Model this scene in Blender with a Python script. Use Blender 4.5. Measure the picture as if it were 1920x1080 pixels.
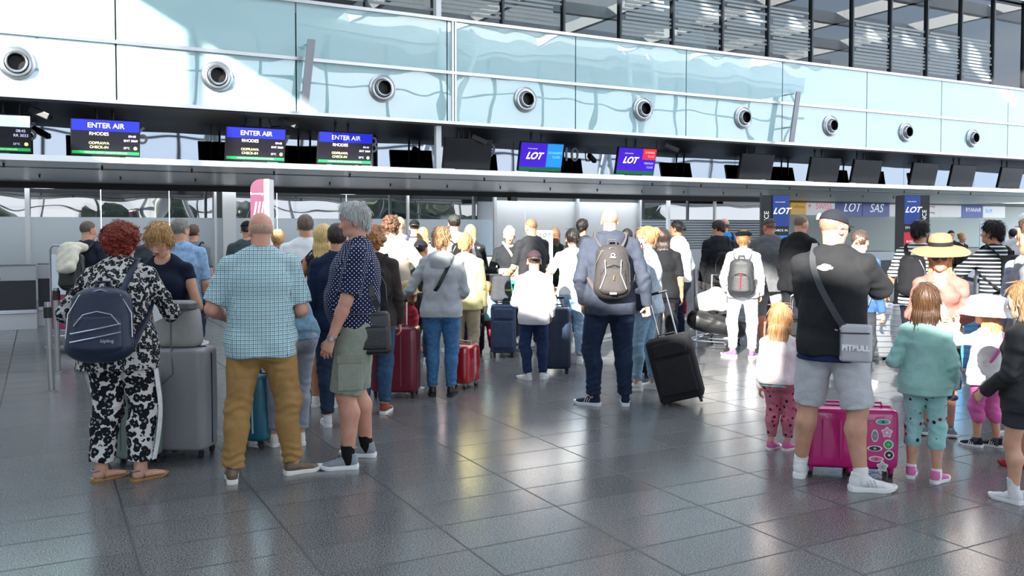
import bpy, bmesh, math, random
import numpy as np
from mathutils import Vector, Matrix

for _o in list(bpy.data.objects):
    bpy.data.objects.remove(_o, do_unlink=True)
SC = bpy.context.scene
COL = SC.collection
PI = math.pi
# ------------------------------------------------------------------ camera
F, CX, CY, HC = 1652.0, 960.0, 490.0, 1.66
PITCH = math.atan(60.0 / F)
cam_d = bpy.data.cameras.new('camera')
cam = bpy.data.objects.new('camera', cam_d)
COL.objects.link(cam)
cam.location = (0, 0, HC)
cam.rotation_euler = (PI / 2 - PITCH, 0, 0)
cam_d.sensor_width = 36.0
cam_d.lens = F / 1920 * 36.0
cam_d.shift_y = -(540 - CY) / 1920
cam_d.clip_end = 500
SC.camera = cam
SC.view_settings.view_transform = 'Standard'
SC.view_settings.look = 'None'
SC.view_settings.exposure = 0.35
SC.view_settings.gamma = 1.0
SC.view_settings.use_curve_mapping = False
SC.cycles.use_denoising = True
SC.cycles.max_bounces = 7
SC.cycles.diffuse_bounces = 3
SC.cycles.glossy_bounces = 4
SC.cycles.transmission_bounces = 6
SC.cycles.transparent_max_bounces = 8
SC.cycles.caustics_reflective = False
SC.cycles.caustics_refractive = False
SC.cycles.sample_clamp_indirect = 6.0
# ------------------------------------------------------------------ sky and sun
SUN_AZ = math.radians(21.0)      # light travels towards +Y, turned this much to +X
SUN_EL = math.radians(23.0)
W = bpy.data.worlds.new('sky')
SC.world = W
W.use_nodes = True
nt = W.node_tree
nt.nodes.clear()
_out = nt.nodes.new('ShaderNodeOutputWorld')
_bg = nt.nodes.new('ShaderNodeBackground')
_tc = nt.nodes.new('ShaderNodeTexCoord')
_sep = nt.nodes.new('ShaderNodeSeparateXYZ')
_rmp = nt.nodes.new('ShaderNodeValToRGB')
_nz = nt.nodes.new('ShaderNodeTexNoise')
_mp = nt.nodes.new('ShaderNodeMapping')
_cr = nt.nodes.new('ShaderNodeValToRGB')
_mix = nt.nodes.new('ShaderNodeMixRGB')
L = nt.links.new
L(_tc.outputs['Generated'], _sep.inputs[0])
L(_sep.outputs['Z'], _rmp.inputs[0])
e = _rmp.color_ramp.elements
e[0].position = 0.0; e[0].color = (0.80, 0.88, 1.0, 1)
e[1].position = 0.75; e[1].color = (0.45, 0.62, 0.90, 1)
_rmp.color_ramp.elements.new(0.2).color = (0.62, 0.78, 0.98, 1)
L(_tc.outputs['Generated'], _mp.inputs[0])
_mp.inputs['Scale'].default_value = (1, 1, 2.6)
L(_mp.outputs[0], _nz.inputs['Vector'])
_nz.inputs['Scale'].default_value = 2.3
_nz.inputs['Detail'].default_value = 7
L(_nz.outputs['Fac'], _cr.inputs[0])
_cr.color_ramp.elements[0].position = 0.44
_cr.color_ramp.elements[1].position = 0.62
L(_cr.outputs[0], _mix.inputs[0])
L(_rmp.outputs[0], _mix.inputs[1])
_mix.inputs[2].default_value = (0.96, 0.98, 1.0, 1)
L(_mix.outputs[0], _bg.inputs[0])
_bg.inputs[1].default_value = 2.2
L(_bg.outputs[0], _out.inputs[0])
sun_d = bpy.data.lights.new('sun', 'SUN')
sun_d.energy = 17
sun_d.angle = math.radians(0.6)
sun_d.color = (1.0, 0.955, 0.87)
sun = bpy.data.objects.new('sun', sun_d)
COL.objects.link(sun)
_ld = Vector((math.sin(SUN_AZ) * math.cos(SUN_EL), math.cos(SUN_AZ) * math.cos(SUN_EL), -math.sin(SUN_EL)))
sun.rotation_euler = _ld.to_track_quat('-Z', 'Y').to_euler()
sun.location = (-6, -20, 20)
# ------------------------------------------------------------------ frame maths
D1 = np.array([3090.0, F]); D1 /= np.linalg.norm(D1)       # along the check-in front, to the right
D2 = np.array([-D1[1], D1[0]])                             # into the hall
ANG = math.atan2(D1[1], D1[0])
CP, SP = math.cos(PITCH), math.sin(PITCH)

def ray(x, y):
    a, b = (x - CX) / F, (CY - y) / F
    return np.array([a, CP + b * SP, -SP + b * CP])

def ground(x, y, z=0.0):
    d = ray(x, y)
    t = (z - HC) / d[2]
    return np.array([d[0] * t, d[1] * t, z])

def at_depth(x, y, Y):
    d = ray(x, y)
    t = Y / d[1]
    return np.array([d[0] * t, Y, HC + d[2] * t])

def on_plane(x, y, v):
    """point on the plane v=const (parallel to the check-in front): returns u, z"""
    d = ray(x, y)
    t = v / (d[0] * D2[0] + d[1] * D2[1])
    return (d[0] * D1[0] + d[1] * D1[1]) * t, HC + d[2] * t

def proj(p):
    y = p[1] * CP - (p[2] - HC) * SP
    z = p[1] * SP + (p[2] - HC) * CP
    return CX + F * p[0] / y, CY - F * z / y

def uv_world(u, v, z=0.0):
    return np.array([u * D1[0] + v * D2[0], u * D1[1] + v * D2[1], z])

def world_uv(p):
    return p[0] * D1[0] + p[1] * D1[1], p[0] * D2[0] + p[1] * D2[1]
# ------------------------------------------------------------------ materials
MATS = {}

def _nodes(name):
    m = bpy.data.materials.new(name)
    m.use_nodes = True
    n = m.node_tree
    return m, n, n.nodes['Principled BSDF'], n.links.new

def lin(c):
    """sRGB 0-255 or hex string to linear"""
    if isinstance(c, str):
        c = [int(c[i:i + 2], 16) for i in (0, 2, 4)]
    return tuple(((v / 255) / 12.92 if v / 255 < 0.04045 else ((v / 255 + 0.055) / 1.055) ** 2.4) for v in c) + (1.0,)

def mat(name, col, rough=0.5, metal=0.0, spec=0.5, coat=0.0, emit=0.0, bump=0.0, bscale=40, var=0.0, alpha=1.0, sheen=0.0):
    if name in MATS:
        return MATS[name]
    m, n, b, L = _nodes(name)
    c = lin(col)
    b.inputs['Base Color'].default_value = c
    b.inputs['Roughness'].default_value = rough
    b.inputs['Metallic'].default_value = metal
    b.inputs['Specular IOR Level'].default_value = spec
    b.inputs['Coat Weight'].default_value = coat
    if sheen:
        b.inputs['Sheen Weight'].default_value = sheen
    if emit:
        b.inputs['Emission Color'].default_value = c
        b.inputs['Emission Strength'].default_value = emit
    if alpha < 1:
        b.inputs['Alpha'].default_value = alpha
    if bump or var:
        tc = n.nodes.new('ShaderNodeTexCoord')
        nz = n.nodes.new('ShaderNodeTexNoise')
        nz.inputs['Scale'].default_value = bscale
        nz.inputs['Detail'].default_value = 4
        L(tc.outputs['Object'], nz.inputs['Vector'])
        if bump:
            bp = n.nodes.new('ShaderNodeBump')
            bp.inputs['Strength'].default_value = bump
            bp.inputs['Distance'].default_value = 0.01
            L(nz.outputs['Fac'], bp.inputs['Height'])
            L(bp.outputs[0], b.inputs['Normal'])
        if var:
            n2 = n.nodes.new('ShaderNodeTexNoise')
            n2.inputs['Scale'].default_value = bscale * 0.3
            n2.inputs['Detail'].default_value = 5
            L(tc.outputs['Object'], n2.inputs['Vector'])
            rp = n.nodes.new('ShaderNodeValToRGB')
            rp.color_ramp.elements[0].position = 0.3
            rp.color_ramp.elements[1].position = 0.7
            rp.color_ramp.elements[0].color = tuple(v * (1 - var) for v in c[:3]) + (1,)
            rp.color_ramp.elements[1].color = tuple(min(1, v * (1 + var)) for v in c[:3]) + (1,)
            L(n2.outputs['Fac'], rp.inputs[0])
            L(rp.outputs[0], b.inputs['Base Color'])
    MATS[name] = m
    return m

def cloth(col, var=0.12, bump=0.35, scale=55, rough=0.85):
    return mat('cloth_%s_%g_%g' % (col, var, scale), col, rough, 0, 0.25, bump=bump, bscale=scale, var=var)

def denim(col):
    return cloth(col, 0.22, 0.3, 90)

def leather(col):
    return mat('leather_' + col, col, 0.38, 0, 0.5, bump=0.25, bscale=70, var=0.1)

def plastic(col, rough=0.3, coat=0.0):
    return mat('plastic_%s_%g' % (col, rough), col, rough, 0, 0.5, coat)

def metal(col='c8c9cb', rough=0.28):
    return mat('metal_%s_%g' % (col, rough), col, rough, 1.0)

def glow(col, e=0.8):
    return mat('glow_%s_%g' % (col, e), col, 0.4, 0, 0.3, emit=e)

def skin(col='d8a083'):
    name = 'skin_' + col
    if name in MATS:
        return MATS[name]
    m, n, b, L = _nodes(name)
    c = lin(col)
    b.inputs['Roughness'].default_value = 0.5
    b.inputs['Specular IOR Level'].default_value = 0.35
    b.inputs['Subsurface Weight'].default_value = 0.0
    at = n.nodes.new('ShaderNodeAttribute'); at.attribute_name = 'tone'
    tc = n.nodes.new('ShaderNodeTexCoord')
    nz = n.nodes.new('ShaderNodeTexNoise'); nz.inputs['Scale'].default_value = 14; nz.inputs['Detail'].default_value = 5
    L(tc.outputs['Object'], nz.inputs['Vector'])
    rp = n.nodes.new('ShaderNodeValToRGB')
    rp.color_ramp.elements[0].position = 0.35; rp.color_ramp.elements[1].position = 0.65
    rp.color_ramp.elements[0].color = (c[0] * 0.94, c[1] * 0.86, c[2] * 0.84, 1)
    rp.color_ramp.elements[1].color = (min(1, c[0] * 1.03), min(1, c[1] * 1.05), min(1, c[2] * 1.06), 1)
    L(nz.outputs['Fac'], rp.inputs[0])
    mx = n.nodes.new('ShaderNodeMixRGB')
    L(at.outputs['Fac'], mx.inputs[0]); L(rp.outputs[0], mx.inputs[1])
    mx.inputs[2].default_value = (c[0] * 0.72, c[1] * 0.36, c[2] * 0.36, 1)
    L(mx.outputs[0], b.inputs['Base Color'])
    bp = n.nodes.new('ShaderNodeBump'); bp.inputs['Strength'].default_value = 0.12; bp.inputs['Distance'].default_value = 0.004
    n3 = n.nodes.new('ShaderNodeTexNoise'); n3.inputs['Scale'].default_value = 160
    L(tc.outputs['Object'], n3.inputs['Vector']); L(n3.outputs['Fac'], bp.inputs['Height']); L(bp.outputs[0], b.inputs['Normal'])
    MATS[name] = m
    return m

def hairmat(col, var=0.45, curly=False):
    name = 'hair_%s_%s' % (col, curly)
    if name in MATS:
        return MATS[name]
    m, n, b, L = _nodes(name)
    c = lin(col)
    b.inputs['Roughness'].default_value = 0.45
    b.inputs['Specular IOR Level'].default_value = 0.4
    tc = n.nodes.new('ShaderNodeTexCoord')
    mp = n.nodes.new('ShaderNodeMapping')
    mp.inputs['Scale'].default_value = (60, 60, 60) if curly else (130, 130, 9)
    nz = n.nodes.new('ShaderNodeTexNoise'); nz.inputs['Scale'].default_value = 1; nz.inputs['Detail'].default_value = 3
    if curly:
        nz.inputs['Distortion'].default_value = 1.5
    L(tc.outputs['Object'], mp.inputs[0]); L(mp.outputs[0], nz.inputs['Vector'])
    rp = n.nodes.new('ShaderNodeValToRGB')
    rp.color_ramp.elements[0].position = 0.3; rp.color_ramp.elements[1].position = 0.7
    rp.color_ramp.elements[0].color = tuple(v * (1 - var) for v in c[:3]) + (1,)
    rp.color_ramp.elements[1].color = tuple(min(1, v * (1 + var)) for v in c[:3]) + (1,)
    L(nz.outputs['Fac'], rp.inputs[0]); L(rp.outputs[0], b.inputs['Base Color'])
    bp = n.nodes.new('ShaderNodeBump'); bp.inputs['Strength'].default_value = 0.7; bp.inputs['Distance'].default_value = 0.006
    L(nz.outputs['Fac'], bp.inputs['Height']); L(bp.outputs[0], b.inputs['Normal'])
    MATS[name] = m
    return m

def math_node(n, op, a, b=None, c=None):
    k = n.nodes.new('ShaderNodeMath'); k.operation = op
    for i, v in enumerate((a, b, c)):
        if v is None: continue
        if isinstance(v, (int, float)): k.inputs[i].default_value = v
        else: n.links.new(v, k.inputs[i])
    return k.outputs[0]

def planar_uv(n):
    """u across the cloth (x or y by facing), v up"""
    L = n.links.new
    tc = n.nodes.new('ShaderNodeTexCoord')
    s = n.nodes.new('ShaderNodeSeparateXYZ'); L(tc.outputs['Object'], s.inputs[0])
    sn = n.nodes.new('ShaderNodeSeparateXYZ'); L(tc.outputs['Normal'], sn.inputs[0])
    sel = math_node(n, 'GREATER_THAN', math_node(n, 'ABSOLUTE', sn.outputs['X']), math_node(n, 'ABSOLUTE', sn.outputs['Y']))
    mx = n.nodes.new('ShaderNodeMix'); mx.data_type = 'FLOAT'
    L(sel, mx.inputs[0]); L(s.outputs['X'], mx.inputs[2]); L(s.outputs['Y'], mx.inputs[3])
    return mx.outputs[0], s.outputs['Z'], tc

def pattern(name, kind, c1, c2, c3='000000', rough=0.85, **kw):
    if name in MATS:
        return MATS[name]
    m, n, b, L = _nodes(name)
    b.inputs['Roughness'].default_value = rough
    b.inputs['Specular IOR Level'].default_value = 0.25
    u, v, tc = planar_uv(n)
    M = lambda *a: math_node(n, *a)
    C1, C2, C3 = lin(c1), lin(c2), lin(c3)

    def mixc(f, a, bb):
        k = n.nodes.new('ShaderNodeMixRGB')
        L(f, k.inputs[0])
        for i, q in ((1, a), (2, bb)):
            if isinstance(q, tuple): k.inputs[i].default_value = q
            else: L(q, k.inputs[i])
        return k.outputs[0]

    def line(x, per, w, off=0.0):
        fr = M('FRACT', M('ADD', M('DIVIDE', x, per), 100.0 + off))
        return M('LESS_THAN', fr, w)
    if kind == 'check':
        p = kw.get('per', 0.03)
        a = M('MAXIMUM', line(u, p, 0.22), line(v, p, 0.22))
        dk = M('MAXIMUM', line(u, p, 0.12, 0.5), line(v, p, 0.12, 0.5))
        c = mixc(a, C1, C2)
        c = mixc(dk, c, C3)
    elif kind == 'stripe':
        c = mixc(line(v, kw.get('per', 0.04), kw.get('w', 0.5)), C1, C2)
    elif kind == 'dots':
        p = kw.get('per', 0.032)
        r = kw.get('r', 0.17)

        def dot(off):
            fu = M('SUBTRACT', M('FRACT', M('ADD', M('DIVIDE', u, p), 100 + off)), 0.5)
            fv = M('SUBTRACT', M('FRACT', M('ADD', M('DIVIDE', v, p), 100 + off)), 0.5)
            return M('LESS_THAN', M('ADD', M('MULTIPLY', fu, fu), M('MULTIPLY', fv, fv)), r * r)
        c = mixc(M('MAXIMUM', dot(0), dot(0.5)), C1, C2)
    elif kind == 'leopard':
        vo = n.nodes.new('ShaderNodeTexVoronoi'); vo.feature = 'F1'
        vo.inputs['Scale'].default_value = kw.get('scale', 34)
        nz = n.nodes.new('ShaderNodeTexNoise'); nz.inputs['Scale'].default_value = 40
        ad = n.nodes.new('ShaderNodeMixRGB'); ad.blend_type = 'ADD'; ad.inputs[0].default_value = 0.025
        L(tc.outputs['Object'], ad.inputs[1]); L(tc.outputs['Object'], nz.inputs['Vector']); L(nz.outputs['Color'], ad.inputs[2])
        L(ad.outputs[0], vo.inputs['Vector'])
        d = vo.outputs['Distance']
        nz2 = n.nodes.new('ShaderNodeTexNoise'); nz2.inputs['Scale'].default_value = 75
        L(tc.outputs['Object'], nz2.inputs['Vector'])
        ring = M('LESS_THAN', d, M('ADD', 0.42, M('MULTIPLY', nz2.outputs['Fac'], 0.34)))
        core = M('LESS_THAN', d, M('MULTIPLY', nz2.outputs['Fac'], 0.36))
        c = mixc(ring, C1, C2)
        c = mixc(core, c, C3)
    elif kind == 'blobs':
        vo = n.nodes.new('ShaderNodeTexVoronoi'); vo.inputs['Scale'].default_value = kw.get('scale', 22)
        L(tc.outputs['Object'], vo.inputs['Vector'])
        d = vo.outputs['Distance']
        sp = n.nodes.new('ShaderNodeSeparateXYZ'); L(vo.outputs['Color'], sp.inputs[0])
        pick = M('GREATER_THAN', sp.outputs['X'], 0.5)
        cc = mixc(pick, C2, C3)
        c = mixc(M('LESS_THAN', d, kw.get('r', 0.28)), C1, cc)
        c = mixc(M('LESS_THAN', d, kw.get('r', 0.28) * 0.45), c, lin(kw.get('c4', '2a1c22')))
    L(c, b.inputs['Base Color'])
    nz = n.nodes.new('ShaderNodeTexNoise'); nz.inputs['Scale'].default_value = 60
    L(tc.outputs['Object'], nz.inputs['Vector'])
    bp = n.nodes.new('ShaderNodeBump'); bp.inputs['Strength'].default_value = 0.3; bp.inputs['Distance'].default_value = 0.008
    L(nz.outputs['Fac'], bp.inputs['Height']); L(bp.outputs[0], b.inputs['Normal'])
    MATS[name] = m
    return m

# ------------------------------------------------------------------ object helpers
def tag(o, label=None, cat=None, group=None, kind=None):
    if label: o['label'] = label
    if cat: o['category'] = cat
    if group: o['group'] = group
    if kind: o['kind'] = kind
    return o

def empty(name, loc=(0, 0, 0), rz=0.0, label=None, cat=None, group=None, scale=None):
    o = bpy.data.objects.new(name, None)
    COL.objects.link(o)
    o.location = loc
    o.rotation_euler = (0, 0, rz)
    o.empty_display_size = 0.1
    if scale: o.scale = (scale,) * 3
    return tag(o, label, cat, group)

def link_mesh(name, me, m, parent=None, smooth=True):
    if m is not None and len(me.materials) == 0:
        me.materials.append(m)
    if smooth:
        me.shade_smooth()
    o = bpy.data.objects.new(name, me)
    COL.objects.link(o)
    if parent is not None:
        o.parent = parent
    return o

def np_mesh(name, V, Q):
    me = bpy.data.meshes.new(name)
    nv, nf = len(V), len(Q)
    k = Q.shape[1]
    me.vertices.add(nv)
    me.vertices.foreach_set('co', np.ascontiguousarray(V, dtype=np.float32).ravel())
    me.loops.add(nf * k)
    me.loops.foreach_set('vertex_index', np.ascontiguousarray(Q, dtype=np.int32).ravel())
    me.polygons.add(nf)
    me.polygons.foreach_set('loop_start', np.arange(0, nf * k, k, dtype=np.int32))
    me.polygons.foreach_set('loop_total', np.full(nf, k, dtype=np.int32))
    me.update(calc_edges=True)
    return me

class MB:
    """collects simple solids into one mesh"""
    def __init__(s):
        s.bm = bmesh.new()

    def box(s, x0, x1, y0, y1, z0, z1, bev=0.0, M=None):
        r = bmesh.ops.create_cube(s.bm, size=1.0)
        vs = r['verts']
        for v in vs:
            v.co = Vector(((x0 + x1) / 2 + v.co.x * (x1 - x0), (y0 + y1) / 2 + v.co.y * (y1 - y0), (z0 + z1) / 2 + v.co.z * (z1 - z0)))
        if bev:
            es = list({e for v in vs for e in v.link_edges})
            rr = bmesh.ops.bevel(s.bm, geom=es, offset=bev, segments=3, profile=0.6, affect='EDGES')
            vs = list({v for f in rr['faces'] for v in f.verts} | {v for v in vs if v.is_valid})
        if M is not None:
            bmesh.ops.transform(s.bm, matrix=M, verts=vs)
        return s

    def cyl(s, p0, p1, r0, r1=None, n=16, caps=True):
        p0, p1 = Vector(p0), Vector(p1)
        r1 = r0 if r1 is None else r1
        d = p1 - p0
        q = d.to_track_quat('Z', 'Y').to_matrix().to_4x4()
        q.translation = (p0 + p1) / 2
        bmesh.ops.create_cone(s.bm, cap_ends=caps, segments=n, radius1=r0, radius2=r1, depth=d.length, matrix=q)
        return s

    def ball(s, c, r, sc=(1, 1, 1), n=16):
        M = Matrix.Translation(Vector(c)) @ Matrix.Diagonal((r * sc[0], r * sc[1], r * sc[2], 1))
        bmesh.ops.create_uvsphere(s.bm, u_segments=n, v_segments=n // 2 + 2, radius=1, matrix=M)
        return s

    def tube(s, pts, r, n=8, closed=False, flat=1.0, up=None):
        """sweep a round or flattened section along points"""
        P = [np.array(p, float) for p in pts]
        m = len(P)
        rings = []
        prev = None
        for i in range(m):
            if closed:
                t = P[(i + 1) % m] - P[i - 1]
            else:
                t = P[min(i + 1, m - 1)] - P[max(i - 1, 0)]
            t /= (np.linalg.norm(t) + 1e-9)
            if up is not None:
                a = np.cross(t, np.array(up[i] if isinstance(up, list) else up, float))
            elif prev is None:
                a = np.cross(t, (0, 0, 1.0)) if abs(t[2]) < 0.9 else np.cross(t, (1.0, 0, 0))
            else:
                a = prev - t * prev.dot(t)
            a /= (np.linalg.norm(a) + 1e-9)
            prev = a
            b = np.cross(t, a)
            rr = r[i] if isinstance(r, (list, tuple)) else r
            rings.append([s.bm.verts.new(tuple(P[i] + a * math.cos(w) * rr + b * math.sin(w) * rr * flat)) for w in [2 * PI * j / n for j in range(n)]])
        for i in range(m if closed else m - 1):
            A, B = rings[i], rings[(i + 1) % m]
            for j in range(n):
                s.bm.faces.new((A[j], A[(j + 1) % n], B[(j + 1) % n], B[j]))
        if not closed:
            s.bm.faces.new(rings[0][::-1]); s.bm.faces.new(rings[-1])
        return s

    def lathe(s, prof, c=(0, 0, 0), n=32, axis='Z', sx=1.0, sy=1.0):
        rings = []
        for r, z in prof:
            ring = []
            for j in range(n):
                w = 2 * PI * j / n
                p = (r * math.cos(w) * sx, r * math.sin(w) * sy, z)
                if axis == 'Y': p = (p[0], -p[2], p[1])
                if axis == 'X': p = (p[2], p[0], p[1])
                ring.append(s.bm.verts.new((p[0] + c[0], p[1] + c[1], p[2] + c[2])))
            rings.append(ring)
        for A, B in zip(rings[:-1], rings[1:]):
            for j in range(n):
                s.bm.faces.new((A[j], A[(j + 1) % n], B[(j + 1) % n], B[j]))
        return s

    def poly(s, pts, d):
        """extrude a polygon (list of xyz) by vector d"""
        d = Vector(d)
        a = [s.bm.verts.new(p) for p in pts]
        b = [s.bm.verts.new(Vector(p) + d) for p in pts]
        s.bm.faces.new(a[::-1]); s.bm.faces.new(b)
        k = len(pts)
        for i in range(k):
            s.bm.faces.new((a[i], a[(i + 1) % k], b[(i + 1) % k], b[i]))
        return s

    def build(s, name, m, parent=None, smooth=False, M=None):
        if M is not None:
            bmesh.ops.transform(s.bm, matrix=M, verts=s.bm.verts)
        bmesh.ops.recalc_face_normals(s.bm, faces=s.bm.faces)
        me = bpy.data.meshes.new(name)
        s.bm.to_mesh(me); s.bm.free()
        o = link_mesh(name, me, m, parent, False)
        if smooth:
            me.shade_smooth()
            try: me.set_sharp_from_angle(angle=math.radians(40))
            except Exception: pass
        return o

_TXT = {}
def text_mesh(name, s, size, m, parent=None, M=None, align='CENTER', shear=0.0, bold=0.0, depth=0.002, space=1.0):
    """lettering as a mesh; lies in local XZ facing -Y, centred"""
    cu = bpy.data.curves.new('t', 'FONT')
    cu.body = s; cu.size = size; cu.align_x = align; cu.align_y = 'CENTER'
    cu.shear = shear; cu.offset = bold; cu.extrude = depth; cu.space_character = space
    o = bpy.data.objects.new('t', cu)
    COL.objects.link(o)
    dg = bpy.context.evaluated_depsgraph_get()
    me = bpy.data.meshes.new_from_object(o.evaluated_get(dg))
    bpy.data.objects.remove(o)
    me.name = name
    me.transform(Matrix.Rotation(PI / 2, 4, 'X'))
    if M is not None: me.transform(M)
    me.materials.clear()
    return link_mesh(name, me, m, parent, False)
# ------------------------------------------------------------------ soft-solid modelling: unions of tapered limbs, meshed by surface nets
def V3(*a):
    return np.array(a[0] if len(a) == 1 else a, dtype=float)

def nrm(v):
    return v / (np.linalg.norm(v) + 1e-12)

def ec(a, b, r0, r1, u=None, ca=False, cb=False, k=0.02, op='u'):
    a, b = V3(a), V3(b)
    r0 = (r0, r0) if np.isscalar(r0) else tuple(r0)
    r1 = (r1, r1) if np.isscalar(r1) else tuple(r1)
    ax = b - a
    ln = np.linalg.norm(ax)
    if ln < 1e-6:
        ax, ln = V3(0, 0, 1e-4), 1e-4
    ax = ax / ln
    if u is None:
        u = V3(1, 0, 0) if abs(ax[0]) < 0.9 else V3(0, 1, 0)
    u = V3(u); u = u - ax * u.dot(ax)
    if np.linalg.norm(u) < 0.05:
        u = V3(0, 1, 0.1) - ax * ax.dot(V3(0, 1, 0.1))
    u = nrm(u)
    w = np.cross(ax, u)
    return dict(a=a, ax=ax, ln=ln, u=u, w=w, r0=r0, r1=r1, ca=ca, cb=cb, k=k, op=op)

def ball(c, r, rot=None, k=0.02, op='u'):
    """ellipsoid; r scalar or (rx,ry,rz); rot 3x3"""
    r = V3([r] * 3) if np.isscalar(r) else V3(r)
    return dict(c=V3(c), r=r, rot=np.eye(3) if rot is None else np.array(rot), k=k, op=op, ball=1)

def _eval(p, X, Y, Z):
    if 'ball' in p:
        c, r, R = p['c'], p['r'], p['rot']
        dx, dy, dz = X - c[0], Y - c[1], Z - c[2]
        q = [(R[0, i] * dx + R[1, i] * dy + R[2, i] * dz) / r[i] for i in range(3)]
        l = np.sqrt(q[0] ** 2 + q[1] ** 2 + q[2] ** 2)
        g = np.sqrt((q[0] / r[0]) ** 2 + (q[1] / r[1]) ** 2 + (q[2] / r[2]) ** 2) + 1e-9
        d = l * (l - 1) / g
        return np.maximum(d, p['zmin'] - Z) if 'zmin' in p else d
    a, ax, u, w = p['a'], p['ax'], p['u'], p['w']
    dx, dy, dz = X - a[0], Y - a[1], Z - a[2]
    s = dx * ax[0] + dy * ax[1] + dz * ax[2]
    t = np.clip(s / p['ln'], 0, 1)
    qa = s - t * p['ln']
    qu = dx * u[0] + dy * u[1] + dz * u[2]
    qw = dx * w[0] + dy * w[1] + dz * w[2]
    rx = p['r0'][0] + (p['r1'][0] - p['r0'][0]) * t
    ry = p['r0'][1] + (p['r1'][1] - p['r0'][1]) * t
    if p['r0'][0] == p['r0'][1] and p['r1'][0] == p['r1'][1]:
        d = np.sqrt(qu * qu + qw * qw + qa * qa) - rx
    else:
        rm = np.minimum(rx, ry)
        A, B, C = qu / rx, qw / ry, qa / rm
        l = np.sqrt(A * A + B * B + C * C)
        g = np.sqrt((A / rx) ** 2 + (B / ry) ** 2 + (C / rm) ** 2) + 1e-9
        d = l * (l - 1) / g
    if p['cb']: d = np.maximum(d, s - p['ln'])
    if p['ca']: d = np.maximum(d, -s)
    return d

def _bounds(p):
    if 'ball' in p:
        m = p['r'].max(); return p['c'] - m, p['c'] + m
    m0, m1 = max(p['r0']), max(p['r1'])
    b = p['a'] + p['ax'] * p['ln']
    return np.minimum(p['a'] - m0, b - m1), np.maximum(p['a'] + m0, b + m1)

def field(prims, lo, hi, h):
    n = np.maximum(np.ceil((hi - lo) / h).astype(int) + 1, 4)
    xs = [lo[i] + np.arange(n[i]) * h for i in range(3)]
    D = np.full(n, 0.5, dtype=np.float32)
    for p in prims:
        b0, b1 = _bounds(p)
        mg = p['k'] + 3 * h
        i0 = np.maximum(np.floor((b0 - mg - lo) / h).astype(int), 0)
        i1 = np.minimum(np.ceil((b1 + mg - lo) / h).astype(int) + 1, n)
        if (i1 <= i0).any():
            continue
        sl = tuple(slice(i0[i], i1[i]) for i in range(3))
        X = xs[0][sl[0]][:, None, None]; Y = xs[1][sl[1]][None, :, None]; Z = xs[2][sl[2]][None, None, :]
        d = _eval(p, X, Y, Z)
        o = D[sl]
        k = p['k']
        if p['op'] == 'u':
            if k > 0:
                hh = np.clip(0.5 + 0.5 * (o - d) / k, 0, 1)
                D[sl] = o * (1 - hh) + d * hh - k * hh * (1 - hh)
            else:
                D[sl] = np.minimum(o, d)
        elif p['op'] == 's':
            d = -d
            hh = np.clip(0.5 + 0.5 * (d - o) / max(k, 1e-4), 0, 1)
            D[sl] = o * (1 - hh) + d * hh + k * hh * (1 - hh)
    return D, xs

def nets(D, lo, h):
    """naive surface nets -> verts, quads"""
    S = D < 0
    nx, ny, nz = D.shape
    c = [S[i:nx - 1 + i, j:ny - 1 + j, k:nz - 1 + k] for i in (0, 1) for j in (0, 1) for k in (0, 1)]
    cnt = np.zeros((nx - 1, ny - 1, nz - 1), np.int8)
    for q in c: cnt += q
    act = (cnt > 0) & (cnt < 8)
    idx = np.argwhere(act)
    if len(idx) == 0:
        return np.zeros((0, 3)), np.zeros((0, 4), int)
    vid = np.full(act.shape, -1, np.int32)
    vid[act] = np.arange(len(idx))
    off = np.array([(i, j, k) for i in (0, 1) for j in (0, 1) for k in (0, 1)])
    val = np.stack([D[idx[:, 0] + o[0], idx[:, 1] + o[1], idx[:, 2] + o[2]] for o in off], 1)
    P = np.zeros((len(idx), 3)); N = np.zeros(len(idx))
    for a in range(8):
        for b in range(a + 1, 8):
            if abs(off[a] - off[b]).sum() != 1: continue
            m = (val[:, a] < 0) != (val[:, b] < 0)
            t = np.where(m, val[:, a] / (val[:, a] - val[:, b] + 1e-12), 0)
            P += np.where(m[:, None], off[a] + t[:, None] * (off[b] - off[a]), 0)
            N += m
    V = lo + (idx + P / N[:, None]) * h
    quads = []
    for ax in range(3):
        sl0 = [slice(1, -1)] * 3; sl1 = [slice(1, -1)] * 3
        sl0[ax] = slice(0, -1); sl1[ax] = slice(1, None)
        A, B = S[tuple(sl0)], S[tuple(sl1)]
        e = np.argwhere(A != B)
        if len(e) == 0: continue
        flip = A[e[:, 0], e[:, 1], e[:, 2]]
        base = e.copy()
        for q in range(3):
            if q != ax: base[:, q] += 1
        o1, o2 = (ax + 1) % 3, (ax + 2) % 3
        def cell(d1, d2):
            g = base.copy(); g[:, o1] -= d1; g[:, o2] -= d2
            return vid[g[:, 0], g[:, 1], g[:, 2]]
        q = np.stack([cell(0, 0), cell(1, 0), cell(1, 1), cell(0, 1)], 1)
        q[~flip] = q[~flip][:, ::-1]
        quads.append(q)
    return V, np.concatenate(quads)

def vnormals(V, Q):
    n = np.cross(V[Q[:, 2]] - V[Q[:, 0]], V[Q[:, 3]] - V[Q[:, 1]])
    N = np.zeros_like(V)
    for i in range(4): np.add.at(N, Q[:, i], n)
    return N / (np.linalg.norm(N, axis=1, keepdims=True) + 1e-12)

def clip_box(D, xs, lo=None, hi=None):
    g = [xs[0][:, None, None], xs[1][None, :, None], xs[2][None, None, :]]
    for i in range(3):
        if lo is not None and np.isfinite(lo[i]): D = np.maximum(D, (lo[i] - g[i]).astype(np.float32))
        if hi is not None and np.isfinite(hi[i]): D = np.maximum(D, (g[i] - hi[i]).astype(np.float32))
    return D

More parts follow.
